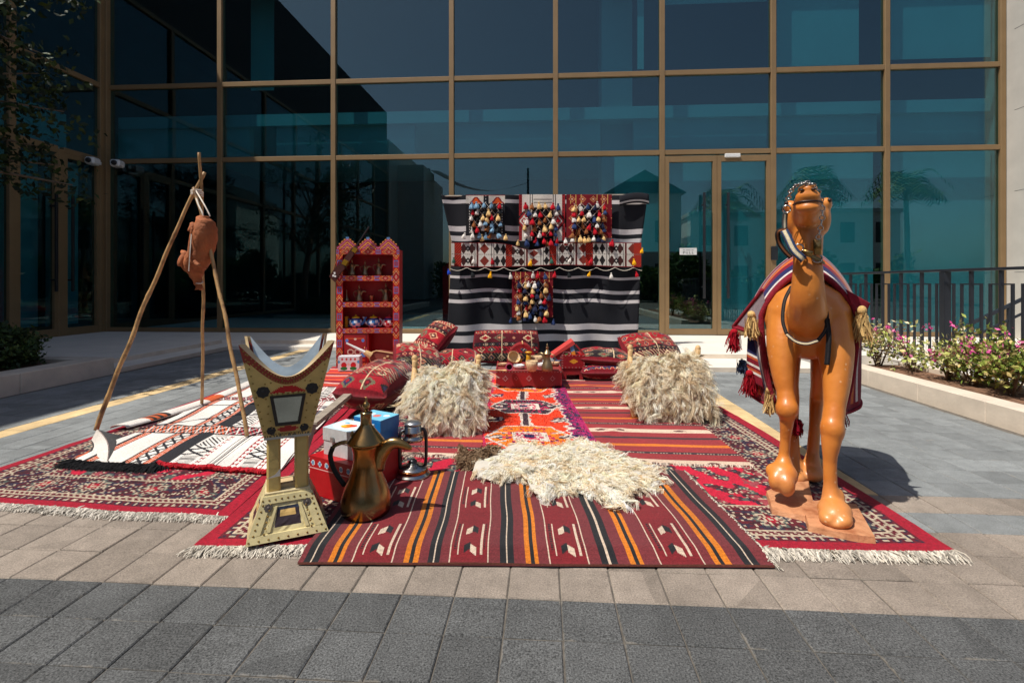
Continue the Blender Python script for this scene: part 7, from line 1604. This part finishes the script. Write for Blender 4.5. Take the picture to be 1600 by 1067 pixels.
for i in range(23):
    m_ = (cs[i]+cs[i+1])/2; t_ = cs[i+1]-cs[i]; ax = np.cross(t_, [0.2, 1, 0.1] if i % 2 else [1, 0.2, 0.3]); 
    KH("chain_link", xf(ringm((0, 0, 0), 0.0105, 0.0026, ax), tuple(m_)), M['chrome'])
def strap(pts, w_, cols_, n=30, nrm=(0, -1, 0.2)):
    c = spline(pts, n); T = unit(np.gradient(c, axis=0)); sd = unit(np.cross(T, nrm)); k = len(cols_)
    Gt = np.stack([c + sd*w_*(q/k-0.5) for q in range(k+1)], 1); cc_ = np.tile(lin(np.array(cols_))[None], (n-1, 1, 1))
    return closed_sheet(Gt, np.array(nrm)/np.linalg.norm(nrm), 0.004, cc_, S(30, 30, 34))
WEB = [(40, 52, 84), (52, 70, 104), (206, 192, 160), (222, 206, 176), (206, 192, 160), (52, 70, 104), (34, 38, 52)]
KH("cheek_strap", strap([pxl(1227, 334, 2.60), pxl(1226, 345, 2.605), pxl(1226, 357, 2.60)], 0.022, [(60, 58, 60), (170, 160, 140), (60, 58, 60)]), M['textile'])
KH("lead_strap", strap([pxl(1225, 360, 2.58), pxl(1231, 372, 2.57), pxl(1240, 390, 2.565), pxl(1252, 402, 2.57), pxl(1256, 406, 2.58)], 0.034, WEB), M['textile'])
KH("lead_strap", strap([pxl(1229, 358, 2.60), pxl(1216, 362, 2.60), pxl(1217, 378, 2.62), pxl(1226, 392, 2.63), pxl(1236, 402, 2.64)], 0.022, [(34, 30, 30), (130, 80, 50), (34, 30, 30)]), M['textile'])
KH("buckle", xf(cbox(-0.02, 0.02, -0.004, 0.004, -0.011, 0.011, 0.002), tuple(pxl(1262, 395, 2.595)), 0, 0, R(14)), M['brass']); KH("buckle", xf(cbox(-0.016, 0.016, -0.005, 0.005, -0.036, 0.036, 0.003), tuple(pxl(1277, 386, 2.61))), M['brass'])
KH("collar", strap([pxl(1250, 394, 2.605), pxl(1262, 398, 2.595), pxl(1272, 402, 2.60), pxl(1284, 408, 2.63), pxl(1289, 412, 2.68)], 0.016, [(120, 104, 70), (150, 130, 90), (120, 104, 70)]), M['textile'])
ches = [pxl(1237, 447, 2.80), pxl(1226, 470, 2.76), pxl(1223, 500, 2.735), pxl(1229, 522, 2.725), pxl(1243, 533, 2.72), pxl(1260, 537, 2.715), pxl(1278, 532, 2.72), pxl(1290, 515, 2.73), pxl(1292, 492, 2.745), pxl(1287, 468, 2.77)]
KH("chest_strap", strap(ches[:4], 0.016, [(30, 32, 40), (70, 64, 58), (30, 32, 40)], 20), M['textile']); KH("chest_strap", strap(ches[3:7], 0.016, [(34, 38, 56), (206, 190, 156), (206, 190, 156), (34, 38, 56)], 20), M['textile']); KH("chest_strap", strap(ches[6:], 0.016, [(30, 32, 40), (60, 54, 50), (30, 32, 40)], 20), M['textile'])
KH("strap_end", strap([pxl(1292, 498, 2.735), pxl(1295, 525, 2.73), pxl(1294, 548, 2.735), pxl(1292, 570, 2.74)], 0.022, [(24, 24, 28), (46, 44, 46), (24, 24, 28)]), M['textile'])
